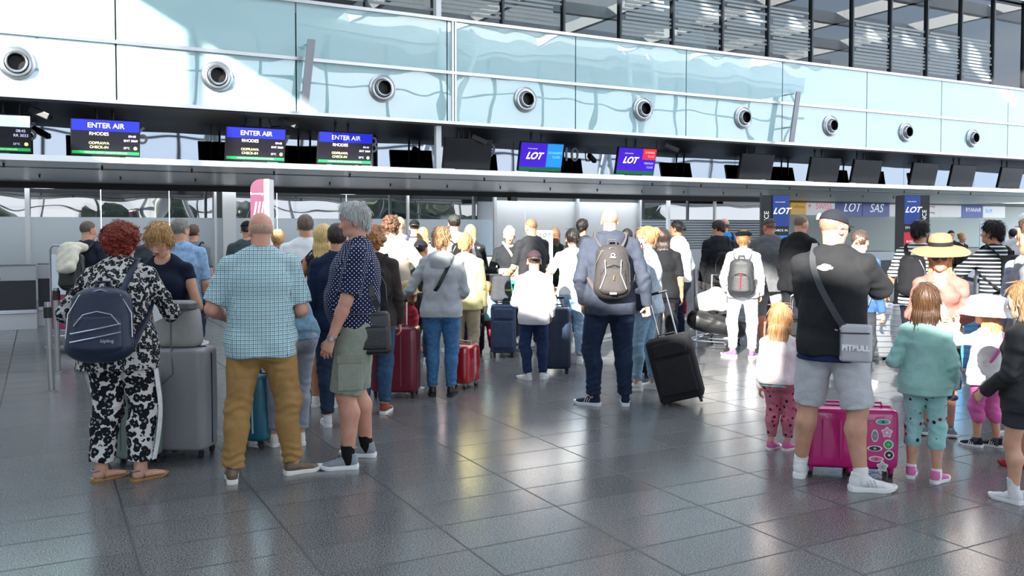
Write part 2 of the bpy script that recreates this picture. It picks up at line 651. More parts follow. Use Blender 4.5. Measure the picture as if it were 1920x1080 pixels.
def halfspace(D, xs, p, n):
    g = (xs[0][:, None, None] - p[0]) * n[0] + (xs[1][None, :, None] - p[1]) * n[1] + (xs[2][None, None, :] - p[2]) * n[2]
    return np.maximum(D, g.astype(np.float32))

def solid(name, prims, h, m, parent, cuts=(), disp=None, region=None, raw=False, carve=()):
    """mesh the union of prims; cuts: list of (point, outward normal)"""
    B = [_bounds(p) for p in prims if p['op'] == 'u']
    lo = np.min([b[0] for b in B], 0) - 2.5 * h
    hi = np.max([b[1] for b in B], 0) + 2.5 * h
    if region is not None:
        lo = np.maximum(lo, region[0] - 2.5 * h); hi = np.minimum(hi, region[1] + 2.5 * h)
    D, xs = field(prims, lo, hi, h)
    if region is not None:
        D = clip_box(D, xs, region[0], region[1])
    for p, n in cuts:
        D = halfspace(D, xs, p, n)
    V, Q = nets(D, lo, h)
    if len(V) == 0:
        return (V, Q) if raw else None
    if disp is not None:
        N = vnormals(V, Q)
        V = V + N * disp(V, N)[:, None]
    if raw:
        return V, Q
    return link_mesh(name, np_mesh(name, V, Q), m, parent)

def folds(amp, seed=0, joints=(), freq=1.0):
    rs = np.random.RandomState(seed + 11)
    ks = []
    for i in range(7):
        th = rs.uniform(0, PI); el = rs.uniform(-0.9, 0.9)
        d = V3(math.cos(th) * math.cos(el), math.sin(th) * math.cos(el), math.sin(el) * 1.2)
        ks.append((d * rs.uniform(18, 52) * freq, rs.uniform(0, 6), rs.uniform(0.5, 1.0), d[[1, 2, 0]] * rs.uniform(10, 20)))

    def f(V, N):
        o = np.zeros(len(V))
        for k, ph, a, k2 in ks:
            o += a * np.sin(V @ k + ph + 1.6 * np.sin(V @ k2 + ph))
        o *= amp / 2.6
        for c, ax, r, a, fr in joints:
            dv = V - c
            g = np.exp(-(dv ** 2).sum(1) / (r * r))
            q1 = nrm(np.cross(ax, V3(0.3, 0.9, 0.2)))
            o += g * a * 0.62 * (np.sin(dv @ ax * fr * 0.8 + 2.6 * np.sin(dv @ (q1 * 31) + c[0] * 40)) + 0.5 * np.sin(dv @ (ax * fr * 0.55 + q1 * 38) + 1.7))
        return o
    return f
# ------------------------------------------------------------------ people
def rotm(ax, deg):
    return np.array(Matrix.Rotation(math.radians(deg), 3, ax))

def ik(root, target, l1, l2, hint):
    d = target - root
    D = np.linalg.norm(d)
    mx = (l1 + l2) * 0.998
    if D > mx:
        target = root + d / D * mx; d = target - root; D = mx
    a = (l1 * l1 - l2 * l2 + D * D) / (2 * D)
    hgt = math.sqrt(max(l1 * l1 - a * a, 1e-6))
    dn = d / D
    hv = V3(hint); hv = nrm(hv - dn * hv.dot(dn))
    return root + dn * a + hv * hgt, target

Q_BODY = (0.009, 0.012, 0.017)
Q_HEAD = (0.0042, 0.0062, 0.009)
Q_HAND = (0.0042, 0.0055, 0.009)
Q_CLOTH = (0.0075, 0.0100, 0.0145)

def lookup(q, t): return t[min(q, 2)]

class Person:
    def __init__(s, label, px, face=0, H=1.75, w=1.0, sex='m', hs=1.0, q=1, skn='cf9c80', lean=0, side=0, twist=0,
                 hunch=0, belly=0.0, bust=0.0, hipw=1.0, pel=(0, 0, 0), feet=None, head=(0, 0, 0), arms=(None, None),
                 hands=None, depth=None, sit=False, seed=1, jaw=1.0):
        s.H, s.w, s.q, s.sex, s.hs, s.seed = H, w, q, sex, hs, seed
        if depth is None:
            g = ground(*px)
        else:
            g = at_depth(px[0], 430, depth); g[2] = 0
        face = face + math.degrees(math.atan2(g[0], g[1]))      # given as seen from the viewpoint
        s.root = empty('person', (g[0], g[1], 0), -math.radians(face), label, 'person')
        s.g = g; s.face = face
        s.skin = skin(skn)
        s.skn = skn
        kid = H < 1.45
        hh = 0.225 * hs
        s.hh = hh
        hz = H * (0.50 if kid else 0.525) - pel[2] * H
        s.p0 = V3(pel[0] * H, pel[1] * H, hz)
        zs = H - hh * 1.17
        T = zs - H * (0.50 if kid else 0.525)
        s.T = T
        u = V3(1, 0, 0)
        P = [s.p0]; Us = [u]
        for i, (fr, k) in enumerate(((0.30, 0.6), (0.36, 1.0), (0.34, 1.2))):
            an = lean * k + (hunch * (0.5, 0.8, 1.6)[i])
            R = rotm('Z', -twist * (0.35, 0.8, 1.0)[i]) @ rotm('Y', side * (0.6, 1, 1.1)[i]) @ rotm('X', -an)
            P.append(P[-1] + R @ V3(0, 0, 1) * fr * T)
            Us.append(R @ V3(1, 0, 0))
            s.Rt = R
        s.P, s.U = P, Us
        f = s.sex == 'f'
        sw = (0.097 if f else 0.106) * H * (0.5 + 0.5 * w) * (0.95 if kid else 1)
        s.sw = sw
        s.sh = [P[3] + s.Rt @ V3(-sw, 0.005, -0.048 * H), P[3] + s.Rt @ V3(sw, 0.005, -0.048 * H)]
        wk = w * H
        s.rad = [  # pelvis, waist, chest, upper
            (0.096 * wk * hipw * (1.04 if f else 1), 0.066 * wk * hipw),
            ((0.078 if f else 0.088) * wk, 0.058 * wk + belly * 0.6),
            ((0.085 if f else 0.097) * wk, 0.068 * wk + belly * 0.15),
            ((0.066 if f else 0.076) * wk, 0.046 * wk)]
        s.belly, s.bust = belly, bust
        # head
        hp, hy = head[1], head[0]
        s.Rh = rotm('Z', -hy) @ rotm('X', -hp) @ rotm('Y', head[2])
        nd = (s.Rt @ V3(0, 0, 1)) * 0.55 + V3(0, 0, 0.45)
        s.hc = P[3] + nd * hh * 0.56 + (s.Rt @ V3(0, 1, 0)) * (0.10 * hh + max(0, hp) * 0.0012) + V3(0, 0, hh * 0.12 * math.cos(math.radians(hp)))
        s.neck = P[3] + s.Rt @ V3(0, 0.002 * H, -0.01 * H)
        # arms
        s.wr, s.el = [], []
        l1, l2 = 0.172 * H, 0.150 * H
        s.hdir, s.hside, s.hnorm, s.curl = [], [], [], []
        for i in (0, 1):
            sg = (-1, 1)[i]
            a = arms[i]
            hint = V3(sg * 0.35, -1, -0.1)
            if a is None:
                tgt = s.sh[i] + V3(sg * 0.028 * H * (0.3 + 0.9 * w), 0.035 * H, -0.312 * H)
            else:
                tgt = V3(a[:3]) * H
                if len(a) > 3: hint = V3(a[3:6])
            e, wv = ik(s.sh[i], tgt, l1, l2, hint)
            s.el.append(e); s.wr.append(wv)
            hd = (hands or (None, None))[i] or {}
            d = nrm(wv - e)
            d = nrm(V3(hd['dir'])) if 'dir' in hd else d
            sd = V3(hd.get('thumb', (0, 1, 0.2) if a is None else (-sg * 0.3, 0.3, 1)))
            sd = nrm(sd - d * sd.dot(d))
            n = np.cross(d, sd) * (1 if i == 0 else -1)      # towards the palm
            s.hdir.append(d); s.hside.append(sd); s.hnorm.append(n); s.curl.append(hd.get('curl', 22))
            # for a hanging left arm palm should look to +x
        # legs
        s.hip = [s.p0 + V3(-0.050 * wk, 0, -0.012 * H), s.p0 + V3(0.050 * wk, 0, -0.012 * H)]
        feet = feet or ((-0.09, 0, -8), (0.09, 0, 8))
        s.ft, s.kn, s.an = [], [], []
        for i in (0, 1):
            fx, fy, yw = feet[i][:3]
            lift = feet[i][3] if len(feet[i]) > 3 else 0
            tip = feet[i][4] if len(feet[i]) > 4 else 0
            fd = V3(math.sin(math.radians(yw)), math.cos(math.radians(yw)), 0)
            an = V3(fx, fy, 0.048 * H + lift)
            lt = (s.p0[2] - 0.012 * H - 0.048 * H) / 2
            k, an2 = ik(s.hip[i], an, lt * 1.012, lt * 1.008, fd)
            s.kn.append(k); s.an.append(an2); s.ft.append((V3(fx, fy, lift), fd, tip))

    # ---- building
    def hp(s, x, y, z):
        return s.hc + s.Rh @ (V3(x, y, z) * s.hh)

    def torso(s, e=0.0, lo=None, ex=None, k=0.045, bottom=None, shoulders=True):
        P, U, R = s.P, s.U, s.rad
        H = s.H
        ex = ex or (e, e, e, e)
        rr = [(r[0] + x, r[1] + x) for r, x in zip(R, ex)]
        fr = s.Rt @ V3(0, 1, 0)
        out = []
        by = V3(0, s.belly * 0.45, 0)
        A = [P[0], P[1] + by * 0.8, P[2] + by * 0.3, P[3] + s.Rt @ V3(0, -0.003, -0.035 * H)]
        if bottom is not None:      # hem point below the pelvis
            out.append(ec(bottom, A[0] + V3(0, 0, 0.02), (rr[0][0] + 0.006, rr[0][1] + 0.012 + max(0, s.belly * 0.3)), rr[0], U[0], ca=True, k=k))
            out.append(ec(A[0], A[1], rr[0], rr[1], U[0], ca=True, k=k))
        elif lo is not None:        # cropped above the pelvis
            out.append(ec(lo, A[1] + V3(0, 0, 0.02), ((rr[0][0] + rr[1][0]) / 2, (rr[0][1] + rr[1][1]) / 2), rr[1], U[0], ca=True, k=k))
        else:
            out.append(ec(A[0], A[1], rr[0], rr[1], U[0], k=k))
        out.append(ec(A[1], A[2], rr[1], rr[2], U[1], ca=lo is not None, k=k))
        out.append(ec(A[2], A[3], rr[2], rr[3], U[2], k=k))
        if s.belly > 0:
            out.append(ball(A[1] + fr * s.belly * 0.5 + V3(0, 0, 0.01), (rr[1][0] * 0.85, rr[1][1] * 0.95, 0.11 * H), k=0.05))
        if s.bust > 0:
            for sg in (-1, 1):
                out.append(ball(P[2] + s.Rt @ V3(sg * 0.045 * H * s.w, rr[2][1] * 0.62 + s.bust * 0.4, 0.005 * H), 0.042 * H * s.w + ex[2] * 0.5, k=0.05))
        if shoulders:
            for i in (0, 1):
                sg = (-1, 1)[i]
                out.append(ec(s.neck + s.Rt @ V3(sg * 0.020 * H, -0.008, 0.008 * H), s.sh[i] + s.Rt @ V3(-sg * 0.006 * H, -0.004, 0.002), 0.020 * H + ex[3] * 0.7, 0.0255 * H * (0.5 + 0.5 * s.w) + ex[3] * 0.6, k=0.035))
        return out

    def arm(s, i, e0=0.0, e1=None, upto=2.0, k=0.02, flare=0.0, cap=True):
        """upto: 0..1 upper arm, 1..2 forearm"""
        H = s.H
        m = 0.55 + 0.45 * s.w
        e1 = e0 if e1 is None else e1
        S, E, Wr = s.sh[i], s.el[i], s.wr[i]
        r = [0.0275 * H * m, 0.0228 * H * m, 0.0158 * H * (0.7 + 0.3 * m)]
        if s.sex == 'f': r = [x * 0.9 for x in r]
        out = []
        if upto <= 1:
            en = S + (E - S) * upto
            rr = r[0] + (r[1] - r[0]) * upto + e0 + flare
            out.append(ec(S, en, r[0] + e0, rr, cb=cap, k=0.03))
        else:
            out.append(ec(S, E, r[0] + e0, r[1] + e0 * 0.6 + e1 * 0.4, k=0.03))
            t = upto - 1
            en = E + (Wr - E) * t
            mid = E + (Wr - E) * min(0.3, t * 0.5)
            out.append(ec(E, mid, r[1] + (e0 + e1) / 2, r[1] * 1.02 + e1, k=k))
            out.append(ec(mid, en, r[1] * 1.02 + e1, r[1] + (r[2] - r[1]) * t + e1 + flare, cb=cap and t < 1.2 and (e0 > 0), k=k))
        return out

    def legs(s, i, e0=0.0, e1=None, cut=None, flare=0.0, k=0.025):
        """cut: 0..1 thigh, 1..2 shin"""
        H, w = s.H, s.w
        e1 = e0 if e1 is None else e1
        m = 0.5 + 0.5 * w
        A, B, C = s.hip[i], s.kn[i], s.an[i]
        r = [0.056 * H * w, 0.034 * H * m, 0.0355 * H * m, 0.0215 * H * (0.7 + 0.3 * m)]
        if s.H < 1.4: r = [x * 0.92 for x in r]
        out = []
        if cut is not None and cut <= 1:
            en = A + (B - A) * cut
            out.append(ec(A, en, r[0] + e0, r[0] + (r[1] - r[0]) * cut + e0 + flare, cb=True, k=k))
            return out
        out.append(ec(A, B, r[0] + e0, r[1] + (e0 + e1) / 2, k=k))
        back = V3(-s.ft[i][1][0], -s.ft[i][1][1], 0)
        cut = 2.0 if cut is None else cut
        t = cut - 1
        full = e0 == 0
        if t <= 0.35:
            out.append(ec(B, B + (C - B) * t, r[1] + e1, r[1] + e1 + flare, cb=True, k=k))
            return out
        cm = B + (C - B) * 0.3 + back * 0.012 * H * m
        if not full: r[2] = r[2] * 0.92 - e1 * 0.3
        out.append(ec(B, cm, r[1] + e1, r[2] + e1, k=k))
        en = B + (C - B) * t
        rf = r[2] + (r[3] - r[2]) * (t - 0.3) / 0.7 + e1 + flare
        out.append(ec(cm, en, r[2] + e1, rf, cb=not full, k=k))
        return out

    def foot(s, i):
        p, fd, tip = s.ft[i]
        L = s.H * 0.148
        if s.H < 1.4: L *= 1.06
        sd = V3(fd[1], -fd[0], 0)
        def q(x, y, z):
            if tip:      # raised heel: pivot at the ball of the foot
                yy = y - 0.55; c, sn = math.cos(math.radians(tip)), math.sin(math.radians(tip))
                y, z = 0.55 + yy * c + z * sn, -yy * sn + z * c
            return p + (sd * x + fd * y + V3(0, 0, 1) * z) * L
        return q, L, sd, fd

    def hand_prims(s, i):
        k = s.H / 1.75 * (1.0 if s.H > 1.4 else 1.12)
        w0, d, sd, n = s.wr[i], s.hdir[i], s.hside[i], s.hnorm[i]
        m = 0.9 if s.sex == 'f' else 1.0
        k *= m
        out = [ec(w0 - d * 0.01, w0 + d * 0.085 * k, (0.026 * k, 0.018 * k), (0.040 * k, 0.0135 * k), sd, k=0.012)]
        out.append(ec(w0 + d * 0.02 * k + sd * 0.014 * k + n * 0.006 * k, w0 + d * 0.06 * k + sd * 0.024 * k + n * 0.004 * k, 0.016 * k, 0.013 * k, k=0.01))
        c = s.curl[i]
        for j, (o, ln) in enumerate(((0.0305, 0.072), (0.0105, 0.080), (-0.0095, 0.075), (-0.029, 0.060))):
            p = w0 + d * (0.086 - abs(o - 0.01) * 0.22) * k + sd * o * k
            dd = nrm(d + sd * o * 2.2)
            an = c * (0.8 + 0.12 * j)
            r = (0.0093, 0.0096, 0.0092, 0.0082)[j] * k
            for f, rr in ((0.44, 0.93), (0.31, 0.86), (0.25, 0.74)):
                an_r = math.radians(an)
                v = dd * math.cos(an_r) + n * math.sin(an_r)
                p2 = p + v * ln * f * k
                out.append(ec(p, p2, r, r * rr, k=0.0025))
                p = p2; r *= rr; an += c * 1.0 + 4
        p = w0 + d * 0.028 * k + sd * 0.026 * k + n * 0.006 * k
        v = nrm(d * 0.72 + sd * 0.62 + n * (0.25 + c * 0.008))
        p2 = p + v * 0.042 * k
        out.append(ec(p, p2, 0.0125 * k, 0.0105 * k, k=0.006))
        v = nrm(d * 0.9 + sd * 0.25 + n * (0.25 + c * 0.015))
        out.append(ec(p2, p2 + v * 0.030 * k, 0.0104 * k, 0.008 * k, k=0.003))
        return out

    def head_prims(s):
        q, R, hh = s.hp, s.Rh, s.hh
        f = s.sex == 'f' or s.H < 1.4
        B = lambda c, r, k=0.02, op='u': ball(q(*c), V3([r] * 3) * hh if np.isscalar(r) else V3(r) * hh, R, k * hh / 0.225, op)
        E = lambda a, b, r0, r1, k=0.015: ec(q(*a), q(*b), tuple(V3([r0] * 2 if np.isscalar(r0) else r0) * hh), tuple(V3([r1] * 2 if np.isscalar(r1) else r1) * hh), R @ V3(1, 0, 0), k=k * hh / 0.225)
        jw = 0.88 if f else 1.0
        P = [B((0, -0.055, 0.115), (0.325, 0.405, 0.385), 0.02),
             E((0, 0.10, 0.02), (0, 0.13, -0.30), (0.265, 0.25), (0.20 * jw, 0.20), 0.03),
             E((-0.12 * jw, 0.11, -0.33), (0.12 * jw, 0.11, -0.33), (0.11, 0.10), (0.11, 0.10), 0.03),
             B((0, 0.27, -0.405), (0.10 * jw, 0.09, 0.085), 0.025),
             E((-0.13, 0.285, 0.085), (0.13, 0.285, 0.085), (0.05, 0.06), (0.05, 0.06), 0.03),
             B((0, 0.26, -0.24), (0.13, 0.10, 0.11), 0.03)]
        for sg in (-1, 1):
            P.append(B((sg * 0.155, 0.215, -0.10), (0.105, 0.10, 0.10), 0.03))
            P.append(B((sg * 0.145, 0.39, 0.005), (0.075, 0.07, 0.052), 0.02, 's'))
            P.append(B((sg * 0.14, 0.285, 0.0), (0.075, 0.055, 0.055), 0.006))
        nl = 0.9 if f else 1.0
        P.append(E((0, 0.335, 0.02), (0, 0.335 + 0.105 * nl, -0.145), 0.028, 0.046, 0.015))
        P.append(B((0, 0.335 + 0.085 * nl, -0.165), (0.05, 0.05, 0.04), 0.01))
        for sg in (-1, 1):
            P.append(B((sg * 0.052, 0.375, -0.172), (0.034, 0.045, 0.032), 0.012))
        P.append(E((-0.075, 0.325, -0.262), (0.075, 0.325, -0.262), (0.022, 0.03), (0.022, 0.03), 0.01))
        P.append(E((-0.065, 0.325, -0.308), (0.065, 0.325, -0.308), (0.026, 0.03), (0.026, 0.03), 0.01))
        P.append(ec(q(-0.09, 0.37, -0.284), q(0.09, 0.37, -0.284), 0.011 * hh, 0.011 * hh, k=0.008 * hh / 0.225, op='s'))
        for sg in (-1, 1):
            a = ball(q(sg * 0.345, -0.04, -0.055), V3(0.035, 0.09, 0.145) * hh, R @ rotm('Z', sg * -22) @ rotm('X', 8), 0.012)
            P.append(a)
            P.append(ball(q(sg * 0.375, -0.025, -0.045), V3(0.025, 0.045, 0.075) * hh, R, 0.01, 's'))
        return P

    def neck_prims(s):
        r = 0.25 * s.hh * (0.8 if s.sex == 'f' or s.H < 1.4 else 1.0) * (0.6 + 0.4 * s.w)
        return [ec(s.neck - s.Rt @ V3(0, 0, 0.02), s.hp(0, -0.10, -0.10), r * 1.08, r * 0.98, k=0.03)]

    def body(s, bare_feet=False):
        q = s.q
        prims = s.torso(-0.004) + s.neck_prims()
        for i in (0, 1):
            prims += s.arm(i) + s.legs(i)
        for sg in (-1, 1):
            prims.append(ball(s.p0 + V3(sg * 0.043 * s.H * s.w, -0.03 * s.H, -0.015 * s.H), (0.048 * s.H * s.w,) * 3, k=0.04))
        parts = []
        # feet
        for i in (0, 1) if bare_feet else ():
            f, L, sd, fd = s.foot(i)
            prims.append(ec(s.an[i], f(0, -0.02, 0.22), 0.022 * s.H, 0.12 * L, k=0.02))
            prims.append(ec(f(0, -0.1, 0.17), f(0, 0.45, 0.13), (0.12 * L, 0.12 * L), (0.17 * L, 0.07 * L), sd, k=0.02))
            prims.append(ec(f(0, 0.45, 0.11), f(0.02, 0.62, 0.10), (0.17 * L, 0.07 * L), (0.14 * L, 0.05 * L), sd, k=0.01))
        neckz = s.hp(0, -0.08, -0.42)
        hdn = nrm(s.hc - s.neck)
        V, Q = solid('b', prims, lookup(q, Q_BODY), None, None, cuts=[(neckz, hdn)] + [], raw=True)
        parts.append((V, Q))
        hs_ = s.head_prims() + s.neck_prims()
        hs_ = hs_[-1:] + hs_[:-1]
        V, Q = solid('h', hs_, lookup(q, Q_HEAD), None, None, cuts=[(neckz - hdn * 0.012, -hdn)], raw=True)
        tone = np.zeros(len(V))
        loc = (V - s.hc) @ s.Rh / s.hh
        lip = (np.abs(loc[:, 0]) < 0.085) & (np.abs(loc[:, 2] + 0.285) < 0.042) & (loc[:, 1] > 0.30)
        tone[lip] = 0.75 if s.sex == 'f' else 0.4
        cheek = np.exp(-((np.abs(loc[:, 0]) - 0.19) ** 2 + (loc[:, 2] + 0.12) ** 2) / 0.012) * (loc[:, 1] > 0.1) * 0.18
        ear = (np.abs(loc[:, 0]) > 0.33) * 0.16
        nose = np.exp(-((loc[:, 0]) ** 2 + (loc[:, 2] + 0.16) ** 2) / 0.006) * (loc[:, 1] > 0.38) * 0.18
        tone = np.maximum(tone, np.maximum(cheek, np.maximum(ear, nose)))
        parts.append((V, Q, tone))
        for i in (0, 1):
            hpz = s.hand_prims(i) + s.arm(i)[-1:]
            fd = nrm(s.wr[i] - s.el[i])
            c = s.wr[i] - fd * 0.05 * s.H / 1.75
            V, Q = solid('hd', [hpz[-1]] + hpz[:-1], lookup(q, Q_HAND), None, None, cuts=[(c, -fd)], raw=True)
            if len(V): parts.append((V, Q))
        Vs, Qs, Ts, n = [], [], [], 0
        for p in parts:
            Vs.append(p[0]); Qs.append(p[1] + n); n += len(p[0])
            Ts.append(p[2] if len(p) > 2 else np.zeros(len(p[0])))
        me = np_mesh('body', np.concatenate(Vs), np.concatenate(Qs))
        at = me.attributes.new('tone', 'FLOAT', 'POINT')
        at.data.foreach_set('value', np.concatenate(Ts).astype(np.float32))
        o = link_mesh('body', me, s.skin, s.root)
        s.bodyo = o
        return o

    def face_parts(s, iris='3a4a55', brow='6a5038', lashes=False):
        hh = s.hh
        for sg in (-1, 1):
            m = MB(); m.ball(s.hp(sg * 0.14, 0.308, 0.0), 0.042 * hh * 1.0, n=12)
            e = m.build('eye', plastic('e8e4e0', 0.2), s.root, True)
            m = MB(); m.ball(s.hp(sg * 0.14, 0.308 + 0.030, -0.004), 0.020 * hh, n=10)
            m.build('iris', plastic(iris, 0.2), e, True)
            m = MB()
            m.tube([s.hp(sg * x, y, z) for x, y, z in ((0.07, 0.355, 0.075), (0.13, 0.352, 0.098), (0.20, 0.315, 0.085), (0.235, 0.28, 0.06))], [0.008 * hh, 0.014 * hh, 0.012 * hh, 0.005 * hh], 6)
            m.build('eyebrow', hairmat(brow), s.root, True)

    def top(s, m, sleeve=2.0, hem=0.0, ease=0.014, se=0.012, cuff=0.0, name='shirt', amp=0.0035, crop=None, collar=None, hood=None,
            flare=0.0, neckcut=0.0, sk=None, extra=(), low=0.0, disp=None):
        """hem: below the pelvis centre, fraction of H"""
        H = s.H
        ks = 0.35 + 0.65 * H / 1.75
        ease, se, cuff = ease * ks, se * 0.78 * ks, cuff * ks
        down = V3(0, 0, -1)
        kw = {}
        if crop is not None:
            t = s.p0 + (s.P[1] - s.p0) * crop
            prims = s.torso(ease, lo=t, ex=(ease, ease * 1.15, ease, ease * 0.8))
        else:
            b = s.p0 + V3(0, -0.004, 0) + down * hem * H
            prims = s.torso(ease, bottom=b, ex=(ease + flare, ease * 1.3, ease, ease * 0.8))
        if crop is None and hem > 0.02:
            for sg in (-1, 1):
                g_ = ball(s.p0 + V3(sg * 0.043 * H * s.w, -0.03 * H * s.w, -0.018 * H), (0.050 * H * s.w + 0.016 + ease * 0.5,) * 3, k=0.03)
                g_['zmin'] = s.p0[2] - hem * H
                prims.append(g_)
        if sleeve is not None:
            for i in (0, 1):
                sl = sleeve[i] if isinstance(sleeve, tuple) else sleeve
                prims += s.arm(i, se, se * 0.8 if sl > 1 else se, sl, flare=cuff)
        if neckcut is not None:
            prims.append(ec(s.neck + s.Rt @ V3(0, 0.012 * H, 0.006 * H - neckcut * H), s.neck + s.Rt @ V3(0, 0.03 * H, 0.09 * H), 0.034 * H, 0.05 * H, k=0.008, op='s') if s.q < 3 else None)
            prims = [p for p in prims if p]
        joints = []
        for i in (0, 1):
            joints.append((s.sh[i] + (s.el[i] - s.sh[i]) * 0.2 + V3(0, 0, -0.03), nrm(V3((1, -1)[i], 0, 1)), 0.09 * H, amp * 1.6, 120 / H * 1.0))
            joints.append((s.el[i], nrm(s.wr[i] - s.sh[i]), 0.05 * H, amp * 1.5, 210 / H))
        joints.append((s.P[1] + V3(0, 0, -0.02 * H), V3(0.15, 0, 1), 0.12 * H, amp * 1.3, 95 / H))
        o = solid(name, prims + list(extra), lookup(s.q, Q_CLOTH), m, s.root, disp=folds(amp, s.seed, joints))
        s.shirt = o
        if collar:
            r = 0.25 * s.hh * (0.6 + 0.4 * s.w) * (0.85 if s.sex == 'f' else 1) + 0.014
            ax = nrm(s.hp(0, -0.1, -0.1) - s.neck)
            pts = []
            mb = MB()
            for zz, rr in ((-0.006, r * 1.12), (0.026, r * 0.98)):
                pass
            c0, c1 = s.neck - ax * 0.004, s.neck + ax * 0.034 * (H / 1.75)
            fr = s.Rt @ V3(0, 1, 0); rt = s.Rt @ V3(1, 0, 0)
            ring = lambda c, rr, dz: [c + rt * math.cos(w) * rr + fr * math.sin(w) * rr * 1.02 + ax * (dz - 0.016 * math.sin(w)) for w in [PI / 2 + 0.25 + (2 * PI - 0.5) * j / 22 for j in range(23)]]
            rows = [ring(c0, r * 1.0, -0.005), ring(c1, r * 0.93, 0.004), ring(c1, r * 1.0, 0.007), ring(c0, r * 1.22, -0.012), ring(c0, r * 1.16, -0.014)]
            bm = mb.bm
            vs = [[bm.verts.new(tuple(p)) for p in rw] for rw in rows]
            for A, B_ in zip(vs[:-1], vs[1:]):
                for j in range(22):
                    bm.faces.new((A[j], A[j + 1], B_[j + 1], B_[j]))
            mb.build('collar', collar if not isinstance(collar, bool) else m, s.root, True)
        if hood:
            c = s.neck
            fr = s.Rt @ V3(0, 1, 0); rt = s.Rt @ V3(1, 0, 0); up = s.Rt @ V3(0, 0, 1)
            pr = []
            N = 12
            for j in range(N):
                w0, w1 = [PI * 0.93 + PI * 1.14 * (jj / N) for jj in (j, j + 1)]
                def pt(w):
                    b = max(0, -math.sin(w))
                    return c + rt * math.cos(w) * 0.062 * H * (0.9 + 0.15 * b) + fr * (math.sin(w) * 0.062 * H - 0.004 * H) + up * (0.004 - 0.026 * b + 0.01) * H
                def rd(w):
                    b = max(0, -math.sin(w)); return (0.014 + 0.018 * b) * H
                pr.append(ec(pt(w0), pt(w1), rd(w0), rd(w1), k=0.02))
            pr.append(ball(c + fr * -0.072 * H + up * -0.035 * H, V3(0.062, 0.026, 0.052) * H, k=0.03))
            pr.append(ball(c + fr * -0.050 * H + up * 0.016 * H, V3(0.042, 0.03, 0.02) * H, k=0.012, op='s'))
            solid('hood', pr, lookup(s.q, Q_CLOTH) * 0.9, hood if not isinstance(hood, bool) else m, s.root, disp=folds(amp * 0.9, s.seed + 5, freq=1.3))
        return o

    def trousers(s, m, cut=1.93, ease=0.012, e1=0.014, flare=0.0, name='trousers', amp=0.003, waist=0.55, belt=None, kneefold=1.0, bunch=1.0):
        H = s.H
        r0 = s.rad[0]; r1 = s.rad[1]
        e = ease
        wp = s.p0 + (s.P[1] - s.p0) * waist
        rw = (r0[0] + (r1[0] - r0[0]) * waist + e, r0[1] + (r1[1] - r0[1]) * waist + e)
        prims = [ec(s.p0 + V3(0, 0, -0.01 * H), wp, (r0[0] + e, r0[1] + e), rw, cb=True, k=0.04)]
        for sg in (-1, 1):
            prims.append(ball(s.p0 + V3(sg * 0.043 * H * s.w, -0.03 * H * s.w, -0.018 * H), (0.050 * H * s.w + e * 0.7,) * 3, k=0.045))
        joints = []
        for i in (0, 1):
            prims += s.legs(i, e, e1, cut, flare, k=0.03)
            kb = s.kn[i]
            d = nrm(s.an[i] - s.kn[i])
            joints.append((kb + V3(0, -0.02, 0), d, 0.07 * H, amp * 1.6 * kneefold, 130))
            joints.append((s.an[i] + V3(0, 0, 0.02), d, 0.07 * H, amp * 1.8 * bunch, 150))
            joints.append((s.hip[i] + V3(0, -0.02, -0.06 * H), nrm(V3((1, -1)[i] * 0.6, 0, 1)), 0.08 * H, amp * 1.4, 100))
        return solid(name, prims, lookup(s.q, Q_CLOTH), m, s.root, disp=folds(amp, s.seed + 3, joints))

    def skirt(s, m, length=0.2, ease=0.02, flare=0.05, name='skirt', waist=0.7, amp=0.006):
        H = s.H; r0 = s.rad[0]; r1 = s.rad[1]
        wp = s.p0 + (s.P[1] - s.p0) * waist
        b = s.p0 + V3(0, 0.0, -length * H)
        prims = [ec(s.p0 + V3(0, 0, -0.02), wp, (r0[0] + ease, r0[1] + ease), (r1[0] + ease, r1[1] + ease), cb=True, k=0.03),
                 ec(s.p0, b, (r0[0] + ease, r0[1] + ease + 0.02), (r0[0] + ease + flare, r0[1] + ease + flare + 0.02), cb=True, k=0.03)]
        return solid(name, prims, lookup(s.q, Q_CLOTH), m, s.root, disp=folds(amp, s.seed + 9))

    def sock(s, m, h=0.05):
        for i in (0, 1):
            d = nrm(s.kn[i] - s.an[i])
            solid('sock', [ec(s.an[i] - d * 0.03, s.an[i] + d * h, 0.024 * s.H, 0.026 * s.H * (0.6 + 0.4 * s.w), cb=True, k=0)], lookup(s.q, Q_HAND) * 1.3, m, s.root)

    def shoes(s, m, sole='f2f2ee', kind='sneaker', laces=None, high=0.0, stripe=None, big=1.0):
        for i in (0, 1):
            f, L, sd, fd = s.foot(i)
            L = L * big
            ff = f
            f = lambda x, y, z, ff=ff: ff(x * big, y * big, z * big)
            h = lookup(s.q, Q_HAND) * 1.25
            # outline of the sole
            sg = (-1, 1)[i]
            pr = [(0, -0.27), (0.08, -0.262), (0.13, -0.22), (0.145, -0.12), (0.13, 0.05), (0.15, 0.25), (0.185, 0.42), (0.18, 0.56), (0.13, 0.68), (0.05, 0.745), (-0.04, 0.745), (-0.12, 0.69), (-0.165, 0.58), (-0.17, 0.45), (-0.13, 0.25), (-0.115, 0.05), (-0.14, -0.12), (-0.125, -0.22), (-0.08, -0.262)]
            th = 0.1 if kind == 'sneaker' else 0.07
            mb = MB()
            bm = mb.bm
            lo = [bm.verts.new(tuple(f(sg * x * 0.97, y * 0.985, 0.0 + (0.05 * max(0, (y - 0.55) / 0.2) if 1 else 0)))) for x, y in pr]
            md = [bm.verts.new(tuple(f(sg * x * 1.04, y * 1.02, th * 0.55 + (0.06 * max(0, (y - 0.55) / 0.2))))) for x, y in pr]
